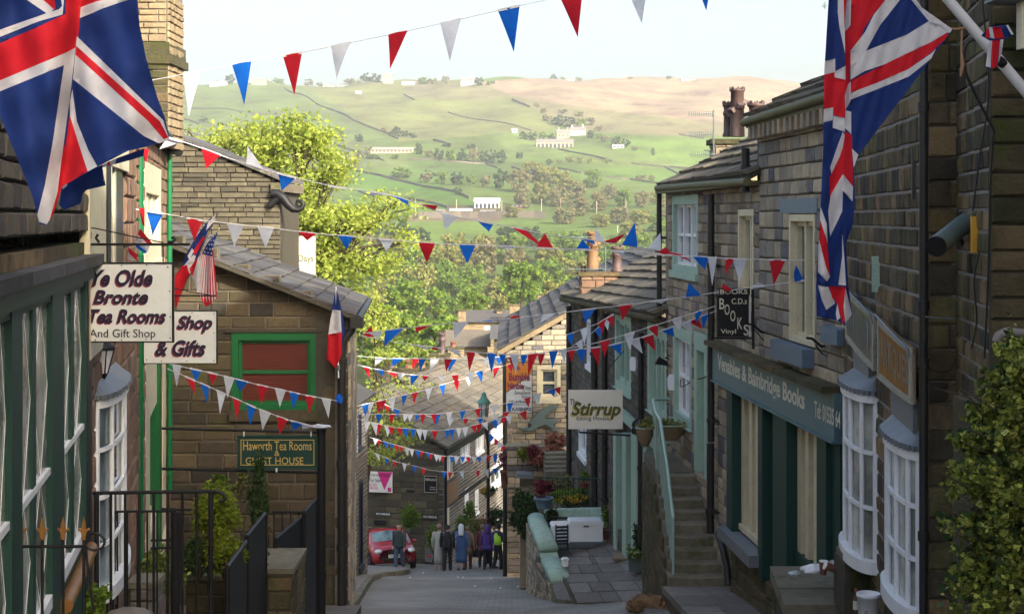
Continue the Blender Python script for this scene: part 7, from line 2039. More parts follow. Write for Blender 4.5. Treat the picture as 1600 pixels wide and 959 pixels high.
for i in range(16):
    y = R.uniform(600,940); x = R.uniform(1530,1590); mb.tube([W(x,y+40,7.2),W(x-20,y+10,7.0),W(x-R.uniform(45,80),y-R.uniform(-10,25),6.95)],[0.005,0.004,0.002],M['bark'],5,False)
mb.build('stems',iv)
# -- the bright spring tree
def big_tree(base,crowns,name,label,mat,seed,leaf,trunk_r=0.28,top=None):
    r = thing(name,label,'tree',base)
    g = np.random.default_rng(seed); rr = random.Random(seed)
    top = top or (Vector(base)+Vector((0,0,6)))
    mb = MB(); mid = Vector(base).lerp(top,0.5) + Vector((0.2,0,0))
    mb.tube([base,mid,top],[trunk_r,trunk_r*0.7,trunk_r*0.35],M['bark'],10); mb.build('trunk',r)
    P = []
    for (c,rad,n,cl) in crowns:
        c = Vector(c)
        cc = g.normal(size=(cl,3)); cc /= np.linalg.norm(cc,axis=1)[:,None]; cc *= g.uniform(0.25,1.0,(cl,1)) * 0.9
        cc = cc * np.array(rad) + np.array(list(c))
        k = g.integers(0,cl,n)
        wgt = g.uniform(0.14,0.36,cl)[k][:,None]
        q = cc[k] + g.normal(size=(n,3)) * wgt * np.array([1.25,1.0,0.62])
        P.append(q)
        mb = MB()
        start = Vector(base).lerp(top,rr.uniform(0.45,0.95))
        mb.tube([start,start.lerp(c,0.5)+Vector((0,0,0.3)),c],[trunk_r*0.32,trunk_r*0.2,trunk_r*0.1],M['bark'],6,False)
        for i in range(cl):
            e = Vector(cc[i]); s_ = start.lerp(c,rr.uniform(0.5,1.0))
            m_ = s_.lerp(e,0.5) + Vector((rr.uniform(-.2,.2),0,rr.uniform(-.1,.3)))
            mb.tube([s_,m_,e],[0.035,0.02,0.008],M['bark'],4,False)
        mb.build('limb',r)
    leafcloud('crown',r,np.concatenate(P),leaf,mat,seed,0.5,asp=0.6)
    return r
YT = 46.0
def C_(px,py,Y=YT): return W(px,py,Y)
kt = YT / F
def E_(rx,ry): return (rx*kt,1.8,ry*kt)
cr = [(C_(345,222),E_(38,22),700,12),(C_(415,240),E_(55,42),3300,30),(C_(478,215),E_(48,34),2400,24),(C_(395,200),E_(34,16),400,8),(C_(450,300),E_(62,42),4000,34),(C_(515,262),E_(32,46),1300,16),(C_(495,345),E_(44,40),2500,24),(C_(560,345),E_(56,38),1300,20),(C_(612,322),E_(46,26),480,12),(C_(515,405),E_(46,40),2500,26),(C_(575,415),E_(48,32),1100,16),(C_(630,378),E_(34,18),280,8),(C_(555,475),E_(44,38),1300,16),(C_(300,212),E_(20,12),120,5),(C_(590,500),E_(34,24),260,8),(C_(470,188),E_(20,14),180,6)]
big_tree(W(470,700,YT),cr,'spring_tree','tall bright yellow green spring tree rising behind the left roofs',M['l_spring'],4,0.066,0.26,W(450,330,YT))
YT2 = 58.0; kt2 = YT2 / F
def E2(rx,ry): return (rx*kt2,1.2,ry*kt2)
cr = [(W(600,560,YT2),E2(34,22),420,8),(W(590,620,YT2),E2(24,30),340,7),(W(640,600,YT2),E2(30,16),160,5),(W(610,665,YT2),E2(40,20),420,8),(W(600,705,YT2),E2(34,22),460,8),(W(640,680,YT2),E2(26,12),150,4),(W(590,520,YT2),E2(24,20),320,6),(W(655,545,YT2),E2(26,12),140,5)]
big_tree(W(566,800,YT2),cr,'slender_tree','sparse light green slender tree overhanging the far gable from the left',M['l_ivy']if False else M['l_spring'],9,0.075,0.1,W(585,560,YT2))
for i, (px,py,w_,h_,k_,Y,lab) in enumerate([(600,590,150,110,'m',150,'dense green tree behind the wide chimney stack'),(680,585,120,90,'m',165,'dense green tree behind the tall dark ringed pot'),(560,560,120,100,'o',190,'olive green tree behind the slender tree'),(740,500,60,44,'m',210,'green tree just left behind the sunlit house'),(870,500,80,60,'o',210,'olive tree behind the verge of the souvenir house'),(650,520,110,80,'m',230,'broad green tree between the lit wood and the lower roofs'),(815,480,90,70,'m',240,'broad green tree above the sunlit house gable')]):
    p = W(px,py,Y); me = TM[k_+'L'][i%3]; o = bpy.data.objects.new('tree',me); S.collection.objects.link(o)
    sw, sh = w_ * Y / F, h_ * Y / F; o.location = p; o.scale = (sw,sw,sh*1.08); o.rotation_euler = (0,0,i*2.1)
    tagged(o,lab,'tree','trees behind the lower roofs')
# -- bunting
CM = {'r':'c_red','b':'c_blue','w':'c_white'}
CN = {'r':'red','b':'blue','w':'white'}
BR = random.Random(21)
def bunting(cord,Ys,flags,hw,h,label,rad=0.006):
    """cord: photo points from left to right; Ys: distance at both ends; flags: (x, colour[, tip dx, tip dy, half width])"""
    x0, x1 = cord[0][0], cord[-1][0]
    def Yx(x): return Ys[0] + (Ys[1]-Ys[0]) * (x-x0) / (x1-x0)
    def yx(x): return float(np.interp(x,[c[0]for c in cord],[c[1]for c in cord]))
    r = thing('bunting_string',label,'bunting',W(x0,cord[0][1],Ys[0]),'strings of bunting across the street')
    pts = [W(x,yx(x),Yx(x))for x in np.linspace(x0,x1,26)]
    mb = T_(pts,rad,M['rope'],5); mb.build('cord',r)
    for f in flags:
        x, c = f[0], f[1]
        dx = f[2] if len(f) > 2 else BR.uniform(-0.25,0.25) * hw
        dy = f[3] if len(f) > 3 else h * BR.uniform(0.9,1.08)
        w_ = f[4] if len(f) > 4 else hw * BR.uniform(0.9,1.05)
        Y = Yx(x); k = Y / F
        a = W(x-w_,yx(x-w_),Yx(x-w_)); b_ = W(x+w_,yx(x+w_),Yx(x+w_)); t_ = W(x+dx,yx(x)+dy,Y+BR.uniform(-0.3,0.3)*abs(dy)*k)
        n = 6; P = []; amp = BR.uniform(-0.30,0.30) * w_ * 2 * k
        ph = BR.uniform(0,3)
        for i in range(n+1):
            s_ = i / n
            L_ = a.lerp(t_,s_); R_ = b_.lerp(t_,s_)
            off = Vector((0,1,0)) * amp * math.sin(s_*3.2+ph)
            mid = (L_+R_) / 2 + Vector((0,-1,0.1)) * (1-s_) * w_ * k * 0.22
            P += [L_+off*0.6,mid+off,R_+off*0.6]
        fs = []
        for i in range(n):
            q = 3 * i; fs += [(q,q+1,q+4,q+3),(q+1,q+2,q+5,q+4)]
        mb = MB(); mb.add(P,fs,M[CM[c]],True)
        mb.box(Fr((a+b_)/2-(b_-a)/2,b_-a,(0,0,1)),0,(b_-a).length,-0.012,0.012,-0.004,0.004,M['rope'])
        o = mb.build('pennant',r); o['label'] = CN[c] + ' pennant'
    return r
bunting([(235,126),(300,114),(378,99),(458,85),(533,70),(622,52),(704,34),(795,13),(850,1),(893,-8),(995,-30),(1102,-48),(1250,-75)],(15,13),
[(300,'w',-5,68,14),(378,'b',3,65,15),(457,'r',3,64,15),(533,'w',-8,52,15),(622,'r',-13,56,15),(704,'w',-1,62,16),(795,'b',8,69,17),(892,'r',11,66,18),(995,'w',8,67,19),(1099,'b',5,64,18)],15,62,'highest bunting string crossing the pale sky with large hanging pennants',0.004)
bunting([(258,214),(300,226),(345,243),(400,262),(450,275),(520,292),(600,302),(660,320),(700,337),(758,347),(850,366),(960,380),(1035,392),(1100,404)],(17,22),
[(272,'w',-22,16,12),(330,'r',-8,26,15),(398,'w',-12,-34,13),(448,'b',-8,24,14),(528,'r',-22,-4,14),(594,'w',-18,4,14),(625,'b',14,12,12),(668,'r',16,-2,12),(703,'w',-8,22,13),(758,'b',6,15,13),(812,'r',44,34,12),(918,'b',12,8,10),(938,'w',-8,-24,8),(952,'r',26,-14,10),(984,'b',8,-36,12),(1022,'w',10,-26,11),(1052,'r',30,14,14)],13,24,'wind blown bunting string dropping from the left chimney to the right houses')
bunting([(212,327),(240,331),(305,343),(368,351),(415,355),(480,364),(540,369),(604,374),(667,380),(730,383),(793,385),(850,388),(912,390),(985,393),(1035,397),(1075,402)],(18,19.5),
[(241,'b',-2,36,13),(304,'r',0,34,13),(368,'w',-2,34,13),(415,'w',0,33,13),(480,'r',0,12,14),(540,'b',2,21,12),(604,'w',0,19,12),(667,'r',0,31,13),(730,'b',0,29,13),(793,'w',0,6,12),(851,'r',0,-24,14),(912,'b',-2,-16,12),(965,'w',8,8,10),(1038,'r',2,-12,13)],13,30,'bunting string from the green pipes across in front of the tree and chimney pots')
bunting([(1022,398),(1085,401),(1150,405),(1210,406),(1275,407)],(20,19),
[(1094,'b',8,20,12),(1113,'w',0,44,7),(1141,'r',-8,26,7),(1156,'w',0,36,11),(1215,'r',-6,39,13),(1271,'b',-4,30,7)],12,36,'short bunting string in front of the upper windows ending at the right flag')
bunting([(566,521),(640,512),(715,504),(790,498),(850,492),(920,483),(975,477),(1030,469),(1080,463),(1150,452),(1245,440),(1278,435)],(27,19),
[(585,'w',8,10,11),(616,'b',-16,26,14),(662,'r',-14,10,12),(720,'w',-10,26,12),(804,'r',0,-4,12),(760,'b',10,2,9),(858,'w',-14,14,11),(920,'b',-6,22,11),(977,'r',-4,24,11),(1030,'w',4,5,14),(1083,'b',-6,-22,12),(1133,'r',-2,-12,11),(1185,'w',0,-8,10),(1246,'b',-2,-26,10)],11,24,'long bunting string rising from the left gable to the bookshop windows')
bunting([(560,523),(612,534),(657,540),(734,550),(818,555),(880,546),(935,535),(983,521),(1040,503),(1118,478)],(28,23.5),
[(575,'r',6,-18,9),(658,'w',10,7,12),(680,'r',0,4,10),(708,'w',14,12,9),(736,'r',-3,31,7),(768,'b',0,32,6.5),(785,'b',1,18,6),(804,'w',2,30,7),(819,'b',-2,18,6),(833,'r',-8,34,8),(865,'b',-2,28,7),(880,'w',2,22,6),(945,'r',0,26,8),(984,'w',0,28,8),(1020,'r',8,18,8),(1058,'w',4,22,8),(1092,'b',-4,18,7)],7,28,'bunting string over the lower roofs rising to the top of the hanging BOOKS sign')
bunting([(640,560),(760,562),(880,549),(950,540),(1007,526),(1060,508),(1121,485)],(30,23.6),
[(660,'b',-4,20,6),(700,'r',-3,20,6),(770,'w',-2,18,6),(800,'r',4,22,6),(846,'r',-2,20,6),(893,'r',0,20,6),(908,'b',2,22,8),(930,'r',5,29,8),(962,'b',8,18,9),(990,'w',14,22,9),(1012,'r',12,24,9),(1042,'b',12,12,9),(1072,'w',10,20,8),(1082,'r',16,14,8),(1101,'b',-2,22,6)],7,24,'second bunting string meeting the BOOKS sign, just below the first')
bunting([(884,524),(935,505),(957,491)],(30,29),[(891,'b',2,18,6),(913,'w',0,26,6),(940,'r',2,20,6),(953,'r',6,18,6)],6,22,'very short bunting string above the Stirrup sign, upper one')
bunting([(888,545),(925,520),(958,492)],(30,29),[(905,'w',6,20,5),(934,'b',4,16,5),(948,'w',2,16,5)],6,20,'very short bunting string above the Stirrup sign, lower steep one')
bunting([(557,556),(603,560),(633,560),(731,561),(800,556)],(33,38),
[(594,'w',-8,12,8),(622,'b',-9,13,9),(650,'r',-6,18,6),(680,'w',-8,20,7),(707,'b',-6,20,7),(760,'w',2,16,6),(780,'b',0,14,6)],7,18,'level bunting string over the wide chimney stack')
bunting([(559,570),(584,576),(629,584),(690,589),(750,580),(800,568),(840,556)],(34,40),
[(572,'r',6,18,6),(593,'b',6,10,7),(612,'r',6,10,8),(627,'w',-2,10,6),(648,'b',-6,18,7),(665,'r',-2,8,6),(690,'w',2,8,6),(711,'r',4,20,5.5),(735,'w',2,20,5.5),(749,'b',4,18,5.5),(776,'r',-4,16,6),(797,'r',2,14,5)],6,16,'sagging bunting string above the brown slate roof')
bunting([(558,634),(596,625),(657,611),(703,597),(760,582)],(34,42),
[(571,'b',0,20,6),(580,'w',-3,20,5),(592,'r',0,20,5.5),(599,'r',-3,20,5),(612,'w',2,22,5.5),(632,'b',-2,18,5),(648,'r',-1,18,5),(670,'w',-1,18,5.5),(691,'b',2,18,5),(713,'r',2,18,5),(732,'w',2,16,5)],5.5,19,'bunting string rising rightward across the brown slate roof')
bunting([(559,646),(580,647),(680,647),(743,639),(806,627),(875,604)],(36,42),
[(574,'w',-2,15,5),(592,'b',-1,14,5.5),(613,'r',-2,16,5),(635,'w',-4,13,5),(641,'w',-1,12,5),(653,'b',-2,10,5),(661,'r',-1,15,5),(678,'r',1,16,5),(683,'b',-1,17,6),(702,'w',-1,18,5),(723,'b',-1,15,5),(747,'r',0,15,5),(773,'w',-1,16,5.5),(797,'b',-1,16,5.5),(824,'r',2,16,5),(840,'w',1,18,6),(862,'b',4,12,6),(871,'r',4,12,5)],5,15,'bunting string level with the lamp hood ending at the souvenir house window')
bunting([(590,626),(620,640),(685,653),(750,654),(818,637)],(38,44),
[(604,'r',2,14,4.5),(620,'b',0,13,5),(705,'w',-3,14,5),(728,'r',-1,11,4.5),(751,'b',0,10,5),(775,'w',-1,12,5),(790,'r',1,14,5)],5,13,'short sagging bunting string just below the lamp level string')
bunting([(559,654),(610,667),(680,673),(727,668),(773,656),(818,643),(884,612)],(38,44),
[(574,'w',-2,18,5),(585,'w',3,20,5.5),(592,'r',-1,16,5),(605,'w',1,17,5),(611,'r',1,14,5),(625,'r',0,14,4.5),(633,'b',2,16,5.5),(645,'b',1,16,4.5),(655,'w',2,17,5),(664,'w',0,17,4.5),(679,'r',1,15,5),(700,'b',-2,14,5),(706,'b',1,15,4.5),(717,'w',0,15,4.5),(727,'w',0,15,5),(740,'r',3,12,5),(749,'r',-1,14,5),(757,'w',5,12,5),(773,'b',3,16,5),(780,'w',-1,12,4.5),(786,'r',1,12,4.5),(795,'w',2,14,5),(817,'r',5,14,6)],5,16,'densely set bunting string sagging across the lower street, fullest of them')
bunting([(578,683),(615,694),(645,702),(690,712),(746,714),(788,707)],(46,52),
[(587,'w',-1,10,4),(592,'r',0,9,3.5),(603,'b',0,11,4),(612,'b',0,9,3.5),(620,'r',0,10,4),(627,'r',0,10,3.5),(636,'w',0,13,4),(643,'w',1,12,4),(653,'b',0,12,4),(658,'r',0,10,3.5),(669,'b',0,8,3.5),(673,'r',0,10,3.5),(682,'w',0,11,4),(687,'w',0,10,3.5),(692,'r',-1,10,4),(706,'b',0,11,4),(714,'w',-2,13,4),(723,'b',0,10,4),(731,'r',2,10,4),(741,'w',0,11,4),(748,'b',2,10,4),(757,'w',0,12,4),(764,'r',0,11,4),(774,'b',0,18,4),(784,'w',0,12,4)],4,11,'bunting string above the For Sale board with tiny pennants, upper of two')
bunting([(578,704),(615,720),(645,727),(671,734),(700,737),(745,735),(788,730)],(47,53),
[(589,'w',4,12,4),(604,'b',0,10,4),(617,'r',0,10,3.5),(632,'w',0,13,3.5),(648,'b',0,11,3.5),(662,'r',0,12,3.5),(694,'b',0,11,4),(704,'r',-2,12,4),(721,'w',3,12,4),(747,'r',0,12,3.5),(760,'w',3,14,4),(774,'b',0,12,3.5)],4,12,'lowest bunting string across the far street above the people')
bunting([(764,676),(775,686),(790,698)],(50,49),[(768,'b',-3,12,4),(777,'r',-4,8,5),(783,'w',-6,8,5),(788,'r',-6,10,4)],4,9,'tiny remnant of bunting knotted beside the lamp post')
bunting([(262,568),(333,583),(400,600),(477,617),(526,626)],(20,27.3),
[(276,'w',0,34,7),(306,'b',0,20,9),(332,'r',0,18,8),(358,'w',-3,32,8.5),(378,'b',-4,18,10),(410,'r',-2,30,8.5),(438,'w',-1,28,8.5),(460,'b',-2,26,8),(485,'r',-2,28,8),(510,'w',3,30,7.5)],8,27,'upper bunting string in front of the green framed window')
bunting([(262,576),(333,607),(400,637),(447,655),(494,667)],(20,23.9),
[(297,'r',8,24,8),(320,'b',3,28,7),(345,'w',-1,34,7),(370,'r',0,32,7),(392,'b',-1,32,7.5),(414,'w',-4,30,9),(441,'r',-4,26,9),(464,'b',-6,14,10),(482,'w',-10,6,10)],8,28,'lower bunting string running down to the black sign post')
kn = thing('bunting_string','knotted union striped bunting hanging on the green pipe','bunting',W(225,330,16.8),'strings of bunting across the street')
for pts, c in (([(217,325),(226,325),(226,354),(222,350)],'c_red'),([(219,357),(238,380),(234,384),(215,366)],'c_red'),([(215,366),(234,384),(230,394),(213,380)],'c_white'),([(213,380),(230,394),(226,396),(212,386)],'c_blue'),([(199,386),(214,397),(214,406),(203,400)],'c_red'),([(200,394),(212,406),(206,408),(199,404)],'c_white'),([(222,233),(233,233),(229,254),(225,250)],'c_red')):
    mb = MB(); P = [W(x,y,16.8+0.03*i)for i,(x,y)in enumerate(pts)]; mb.add(P,[(0,1,2,3)],M[c]); mb.build('pennant',kn)
# -- cloth flags from coloured patches
def cloth_flag(name,label,Y,outline,patches,base,fold,step=7,cat='flag',parent=None,thick=None,group=None):
    """outline & patches in photo pixels at distance Y; fold(x,y) gives depth offset in metres"""
    verts = []; edges = []; polys = []
    def addp(p):
        i0 = len(verts)
        for x, y in p: verts.append((x,y))
        n = len(p)
        for i in range(n): edges.append((i0+i,i0+(i+1)%n))
    def dens(p):
        out = []
        n = len(p)
        for i in range(n):
            a, b_ = p[i], p[(i+1)%n]; L = math.hypot(b_[0]-a[0],b_[1]-a[1]); m_ = max(1,int(L/14))
            for k in range(m_): out.append((a[0]+(b_[0]-a[0])*k/m_,a[1]+(b_[1]-a[1])*k/m_))
        return out
    addp(dens(outline))
    for c, p in patches: addp(dens(p))
    xs = [p[0]for p in outline]; ys = [p[1]for p in outline]
    gx = np.arange(min(xs),max(xs),step); gy = np.arange(min(ys),max(ys),step)
    GX, GY = np.meshgrid(gx,gy); m_ = inside(outline,GX,GY)
    verts += [(float(a),float(b_))for a,b_ in zip(GX[m_]+0.37,GY[m_]+0.21)]
    V, E, Fc, _, _, _ = delaunay_2d_cdt([Vector(v)for v in verts],edges,[],0,0.05)
    tri = [f for f in Fc if len(f)>=3]
    cx = np.array([sum(V[i].x for i in f)/len(f)for f in tri]); cy = np.array([sum(V[i].y for i in f)/len(f)for f in tri])
    keep = inside(outline,cx,cy)
    colr = [base] * len(tri)
    for c, p in patches:
        ins = inside(p,cx,cy)
        for i in np.nonzero(ins)[0]: colr[i] = c
    mb = MB()
    pts = [W(v.x,v.y,Y)+Vector((0,fold(v.x,v.y),0))for v in V]
    pts = [Vector((p.x*p.y/Y,p.y,p.z*p.y/Y))for p in pts]
    for nm in {'r':'u_red','b':'u_blue','w':'u_white'}.values(): mb.mi(M[nm])
    mb.v = [tuple(p)for p in pts]
    key = {'r':'u_red','b':'u_blue','w':'u_white'}
    for f, k, c in zip(tri,keep,colr):
        if k:
            mb.f.append(list(f)); mb.m.append(mb.mi(M[key[c]])); mb.smooth.append(True)
    o = mb.build(name,parent,at=W(xs[0],ys[0],Y)) if parent is None else mb.build(name,parent)
    if parent is None: tagged(o,label,cat,group)
    return o
def foldL(x,y):
    t_ = (x-(118-0.06*(y-75)))
    return 0.10 * math.exp(-(t_/16.0)**2) + 0.045 * math.sin(x*0.045+y*0.013) + 0.02 * math.sin(x*0.11-y*0.03) + 0.012 * math.sin(y*0.07+x*0.02)
outL = [(-60,-40),(212,-40),(218,40),(228,90),(245,150),(258,185),(265,218),(250,224),(200,236),(152,261),(103,288),(97,292),(83,335),(72,352),(62,350),(50,305),(20,230),(-5,170),(-60,60)]
pL = [('w',[(-60,45),(0,58),(60,34),(78,20),(74,-40),(-60,-40)]),
('b',[(-60,-40),(-60,48),(0,51),(52,30),(74,22),(40,-1),(-20,-40)]),
('r',[(56,0),(84,16),(87,14),(80,-40),(20,-40)]),
('w',[(40,-2),(40,-8),(66,-1),(84,15),(76,23)]),
('w',[(-60,68),(0,51),(60,34),(98,23),(103,-40),(88,-40),(97,10),(92,15),(76,20)]),
('r',[(-60,82),(0,68),(60,42),(103,22),(100,-40),(212,-40),(200,-2),(165,8),(125,28),(122,60),(118,76),(100,84),(0,126),(-60,148)]),
('w',[(-60,148),(0,126),(100,84),(118,75),(112,130),(97,245),(92,292),(78,352),(56,345),(70,290),(82,225),(100,102),(0,143),(-60,166)]),
('w',[(125,28),(126,12),(150,3),(180,-4),(203,-4),(200,-0),(165,12),(127,28)]),
('r',[(205,-2),(160,-6),(128,9),(120,0),(110,-40),(212,-40)]),
('w',[(120,57),(255,188),(265,219),(250,225),(225,213),(114,124),(117,92)]),
('r',[(119,72),(250,190),(263,215),(256,218),(232,190),(118,86)]),
('w',[(113,140),(120,190),(138,235),(152,260),(137,268),(120,230),(110,195),(109,160)]),
('r',[(109,180),(122,222),(137,268),(103,288),(100,270),(101,240)]),
('r',[(101,225),(103,288),(97,296),(84,335),(75,352),(90,300),(96,250)])]
cloth_flag('union_flag','large hanging union flag at the upper left with its folds to the right',7.0,outL,pL,'b',foldL,6)
out2 = [(97,292),(103,288),(152,261),(180,248),(226,232),(224,244),(205,250),(160,262),(165,290),(130,298),(126,318),(100,328),(92,320)]
p2 = [('w',[(160,254),(170,250),(168,276),(162,284)]),('r',[(168,253),(172,252),(171,270),(166,278)]),('w',[(172,250),(182,248),(180,256),(172,262)]),('w',[(97,292),(103,270),(105,290),(98,296)])]
cloth_flag('union_flag','dark navy corner of a second union flag under the large left flag',7.3,out2,p2,'b',lambda x,y:0.03*math.sin(x*.1),6)
def foldR(x,y):
    return 0.10 * math.exp(-((x-1321)/8.0)**2) + 0.05 * math.sin(x*0.16) * (1 if x<1330 else 0.2) + 0.03 * math.sin(x*0.05+y*0.01) + 0.008 * math.sin(x*.3+y*.09)
outR = [(1297,-30),(1412,-30),(1440,12),(1488,46),(1470,72),(1440,112),(1400,165),(1341,243),(1334,262),(1336,300),(1333,350),(1322,380),(1325,440),(1331,492),(1320,508),(1308,501),(1276,494),(1275,448),(1281,350),(1286,240),(1288,110),(1294,10)]
pR = [('b',[(1297,-30),(1310,-30),(1309,30),(1322,90),(1321,128),(1288,118),(1294,0)]),
('w',[(1309,-30),(1330,-30),(1327,0),(1320,50),(1321,86),(1312,45),(1309,20)]),
('r',[(1318,-30),(1412,-30),(1385,0),(1365,22),(1350,45),(1345,60),(1330,78),(1326,150),(1322,168),(1320,52),(1318,0)]),
('w',[(1325,-10),(1330,-8),(1329,40),(1320,50),(1322,10)]),
('w',[(1407,-30),(1426,-30),(1405,2),(1375,40),(1352,82),(1329,105),(1329,80),(1352,50),(1365,24)]),
('b',[(1410,0),(1418,-8),(1455,33),(1418,54),(1353,80),(1375,42)]),
('w',[(1329,105),(1353,80),(1418,54),(1452,33),(1482,48),(1486,50),(1455,66),(1390,98),(1350,112),(1329,125)]),
('r',[(1329,125),(1350,117),(1400,92),(1455,66),(1482,50),(1480,58),(1456,82),(1420,108),(1370,130),(1329,145)]),
('w',[(1329,145),(1370,130),(1420,108),(1455,84),(1463,76),(1455,92),(1420,120),(1370,140),(1329,156)]),
('w',[(1417,-8),(1420,-14),(1440,10),(1488,44),(1486,51),(1478,47),(1450,32)]),
('w',[(1288,96),(1305,92),(1305,112),(1321,103),(1321,125),(1304,121),(1303,114),(1288,117)]),
('r',[(1288,117),(1304,113),(1303,168),(1286,171)]),('r',[(1304,122),(1321,125),(1326,128),(1320,185),(1302,180)]),
('w',[(1286,171),(1302,168),(1301,188),(1286,192)]),('w',[(1302,181),(1320,185),(1320,206),(1301,200)]),
('w',[(1329,128),(1325,132),(1320,150),(1321,172),(1329,158)]),('w',[(1321,172),(1330,175),(1330,210),(1320,200)]),
('w',[(1317,206),(1320,212),(1316,235),(1300,275),(1297,262),(1308,230)]),
('r',[(1320,205),(1331,212),(1333,292),(1317,272),(1297,310),(1296,278),(1312,245),(1319,225)]),
('w',[(1331,232),(1341,242),(1334,262)]),
('w',[(1317,272),(1333,292),(1332,315),(1317,298),(1316,330),(1297,370),(1294,330),(1298,305)]),
('w',[(1281,320),(1292,350),(1293,380),(1280,340)]),('r',[(1280,340),(1292,375),(1297,430),(1290,420),(1279,372)]),
('w',[(1279,372),(1291,418),(1297,432),(1292,440),(1278,425)]),('w',[(1316,365),(1319,400),(1322,446),(1310,445),(1316,400)]),
('w',[(1278,445),(1294,448),(1305,474),(1291,484),(1284,468)]),('r',[(1296,447),(1321,448),(1320,500),(1316,508),(1313,492),(1308,474),(1300,465)]),
('w',[(1321,449),(1326,470),(1331,491),(1321,506),(1318,480)]),('w',[(1308,474),(1313,496),(1308,501),(1306,490)])]
cloth_flag('union_flag','union flag with pale grubby white hanging in tight folds from the pole at right',8.8,outR,pR,'b',foldR,5)
fp = thing('flagpole','white flagpole slanting across the upper right corner','flagpole',W(1680,238,9.0))
mb = T_([W(1700,264,9.3),W(1600,140,9.0),W(1475,-8,8.8),(W(1380,-120,8.6))],[0.032,0.031,0.029,0.026],M['plastic_w'],14); mb.build('pole',fp)
mb = T_([W(1561,100,8.9),W(1567,94,8.88)],0.035,M['black'],12); mb.build('pole_band',fp)
rp = thing('flag_rope','short brown rope tying the right flag to the pole and dangling','rope',W(1502,46,8.8))
mb = T_([W(1486,45,8.8),W(1495,46,8.78),W(1507,44,8.8)],0.007,M['hemp'],6); mb.tube([W(1503,46,8.8),W(1502,80,8.8),W(1504,100,8.8),W(1501,120,8.8)],[0.007,0.006,0.013,0.006],M['hemp'],6); mb.build('rope_end',rp)
cloth_flag('pennant_flag','small crumpled union striped pennant tied round the flagpole',8.6,[(1533,56),(1546,42),(1575,39),(1584,54),(1577,58),(1568,62),(1566,80),(1558,105),(1548,108),(1540,104),(1546,64)],[('r',[(1550,43),(1563,42),(1569,60),(1554,61)]),('w',[(1545,43),(1550,43),(1554,61),(1547,60)]),('w',[(1540,104),(1545,64),(1550,64),(1548,106)]),('r',[(1550,64),(1562,62),(1558,104),(1549,108)]),('w',[(1562,62),(1568,62),(1564,90),(1560,98)]),('w',[(1572,40),(1576,39),(1584,54),(1580,55)]),('r',[(1541,48),(1545,44),(1546,60),(1540,59)])],'b',lambda x,y:0.02*math.sin(x*.4),4)
cloth_flag('ensign_flag','small furled red and union flag leaning beside the stars and stripes',19.6,[(340,330),(336,345),(325,362),(312,395),(303,415),(290,440),(276,480),(273,478),(273,432),(283,416),(292,395),(305,372),(325,345)],[('r',[(273,432),(286,414),(303,412),(290,440),(276,480),(273,478)]),('w',[(286,416),(302,398),(306,400),(300,422),(296,428),(292,414)]),('r',[(300,395),(318,368),(320,372),(306,398)]),('w',[(325,348),(338,332),(336,345),(322,360)]),('w',[(293,400),(300,388),(303,392),(296,406)])],'b',lambda x,y:0.03*math.sin(x*.25),5,group='small flags over the tea room signs')
stars = []
rs = random.Random(5)
US = [('b',[(338,362),(333,385),(331,401),(316,396),(324,380)])]
st_w = []
for i in range(8):
    pass
body = [(341,360),(333,385),(337,432),(339,464),(328,476),(321,479),(308,455),(296,420),(304,408),(316,396),(324,380)]
US = []
for i in range(9):
    a = i / 9; b_ = (i+0.55) / 9
    xa0, xa1 = 312 + 21 * a, 312 + 21 * b_; xb0, xb1 = 296 + 44 * a, 296 + 44 * b_
    US.append(('w',[(xa0,396+4*a),(xa1,396+4*b_),(xb1,470+6*b_),(xb0,446+26*a)]))
US.append(('b',[(345,350),(333,385),(332,401),(314,396),(326,376)]))
for (x,y) in ((320,394),(325,395),(330,396),(323,388),(328,389),(332,389),(327,382),(331,382),(330,376),(334,376),(333,370),(336,366)):
    US.append(('w',[(x-1.2,y),(x,y-1.4),(x+1.2,y),(x,y+1.4)]))
cloth_flag('stars_and_stripes','small drooping American flag above the white signs',19.2,body,US,'r',lambda x,y:0.04*math.sin(x*.3),4,group='small flags over the tea room signs')
mb = T_([W(341,360,19.2),W(343,356,19.2)],0.01,M['cream'],6); mb.tube([W(341,331,19.6),W(338,338,19.6)],0.012,M['wood'],6); mb.tube([W(338,338,19.65),W(278,470,19.65)],0.008,M['wood'],6)
tagged(mb.build('flag_stick',at=W(341,331,19.6)),'thin wooden stick of the furled ensign','flag stick')
fl = thing('french_flag','small blue white and red flag hanging on the black corner pipe','flag',W(525,575,Y4-0.4))
cloth_flag('cloth','',Y4-0.4,[(525,450),(531,470),(537,500),(541,520),(536,524),(534,553),(525,575),(510,562),(512,530),(516,500),(521,470)],[('w',[(520,484),(532,485),(534,520),(513,522),(516,500)]),('r',[(513,522),(534,519),(534,553),(525,575),(508,562)])],'b',lambda x,y:0.05*math.sin(x*.4),4,parent=fl)
mb = T_([W(529,590,Y4-0.35),W(525,448,Y4-0.38)],0.014,M['plastic_w'],6); mb.build('stick',fl)
mb = T_([W(529,570,Y4-0.35),W(529,578,Y4-0.35)],0.03,M['grey_m'],8); mb.build('clamp',fl)
crumple(W(530,624,Y4-0.35),(0.06,0.06,0.10),'c_blue','cloth_knot','small knot of blue and red cloth tied to the corner pipe','cloth',8)
crumple(W(500,666,23.95),(0.16,0.08,0.03),'c_white','cloth_knot','white strip of cloth tied on top of the black sign post','cloth',9)
YK = 20.6
r, fr, tx, k = board_sign(1120.5,1170,462,526,YK,'black',None,'hanging_sign','black hanging sign with stepped cream letters BOOKS, C.D.s and Vinyl',th=0.05)
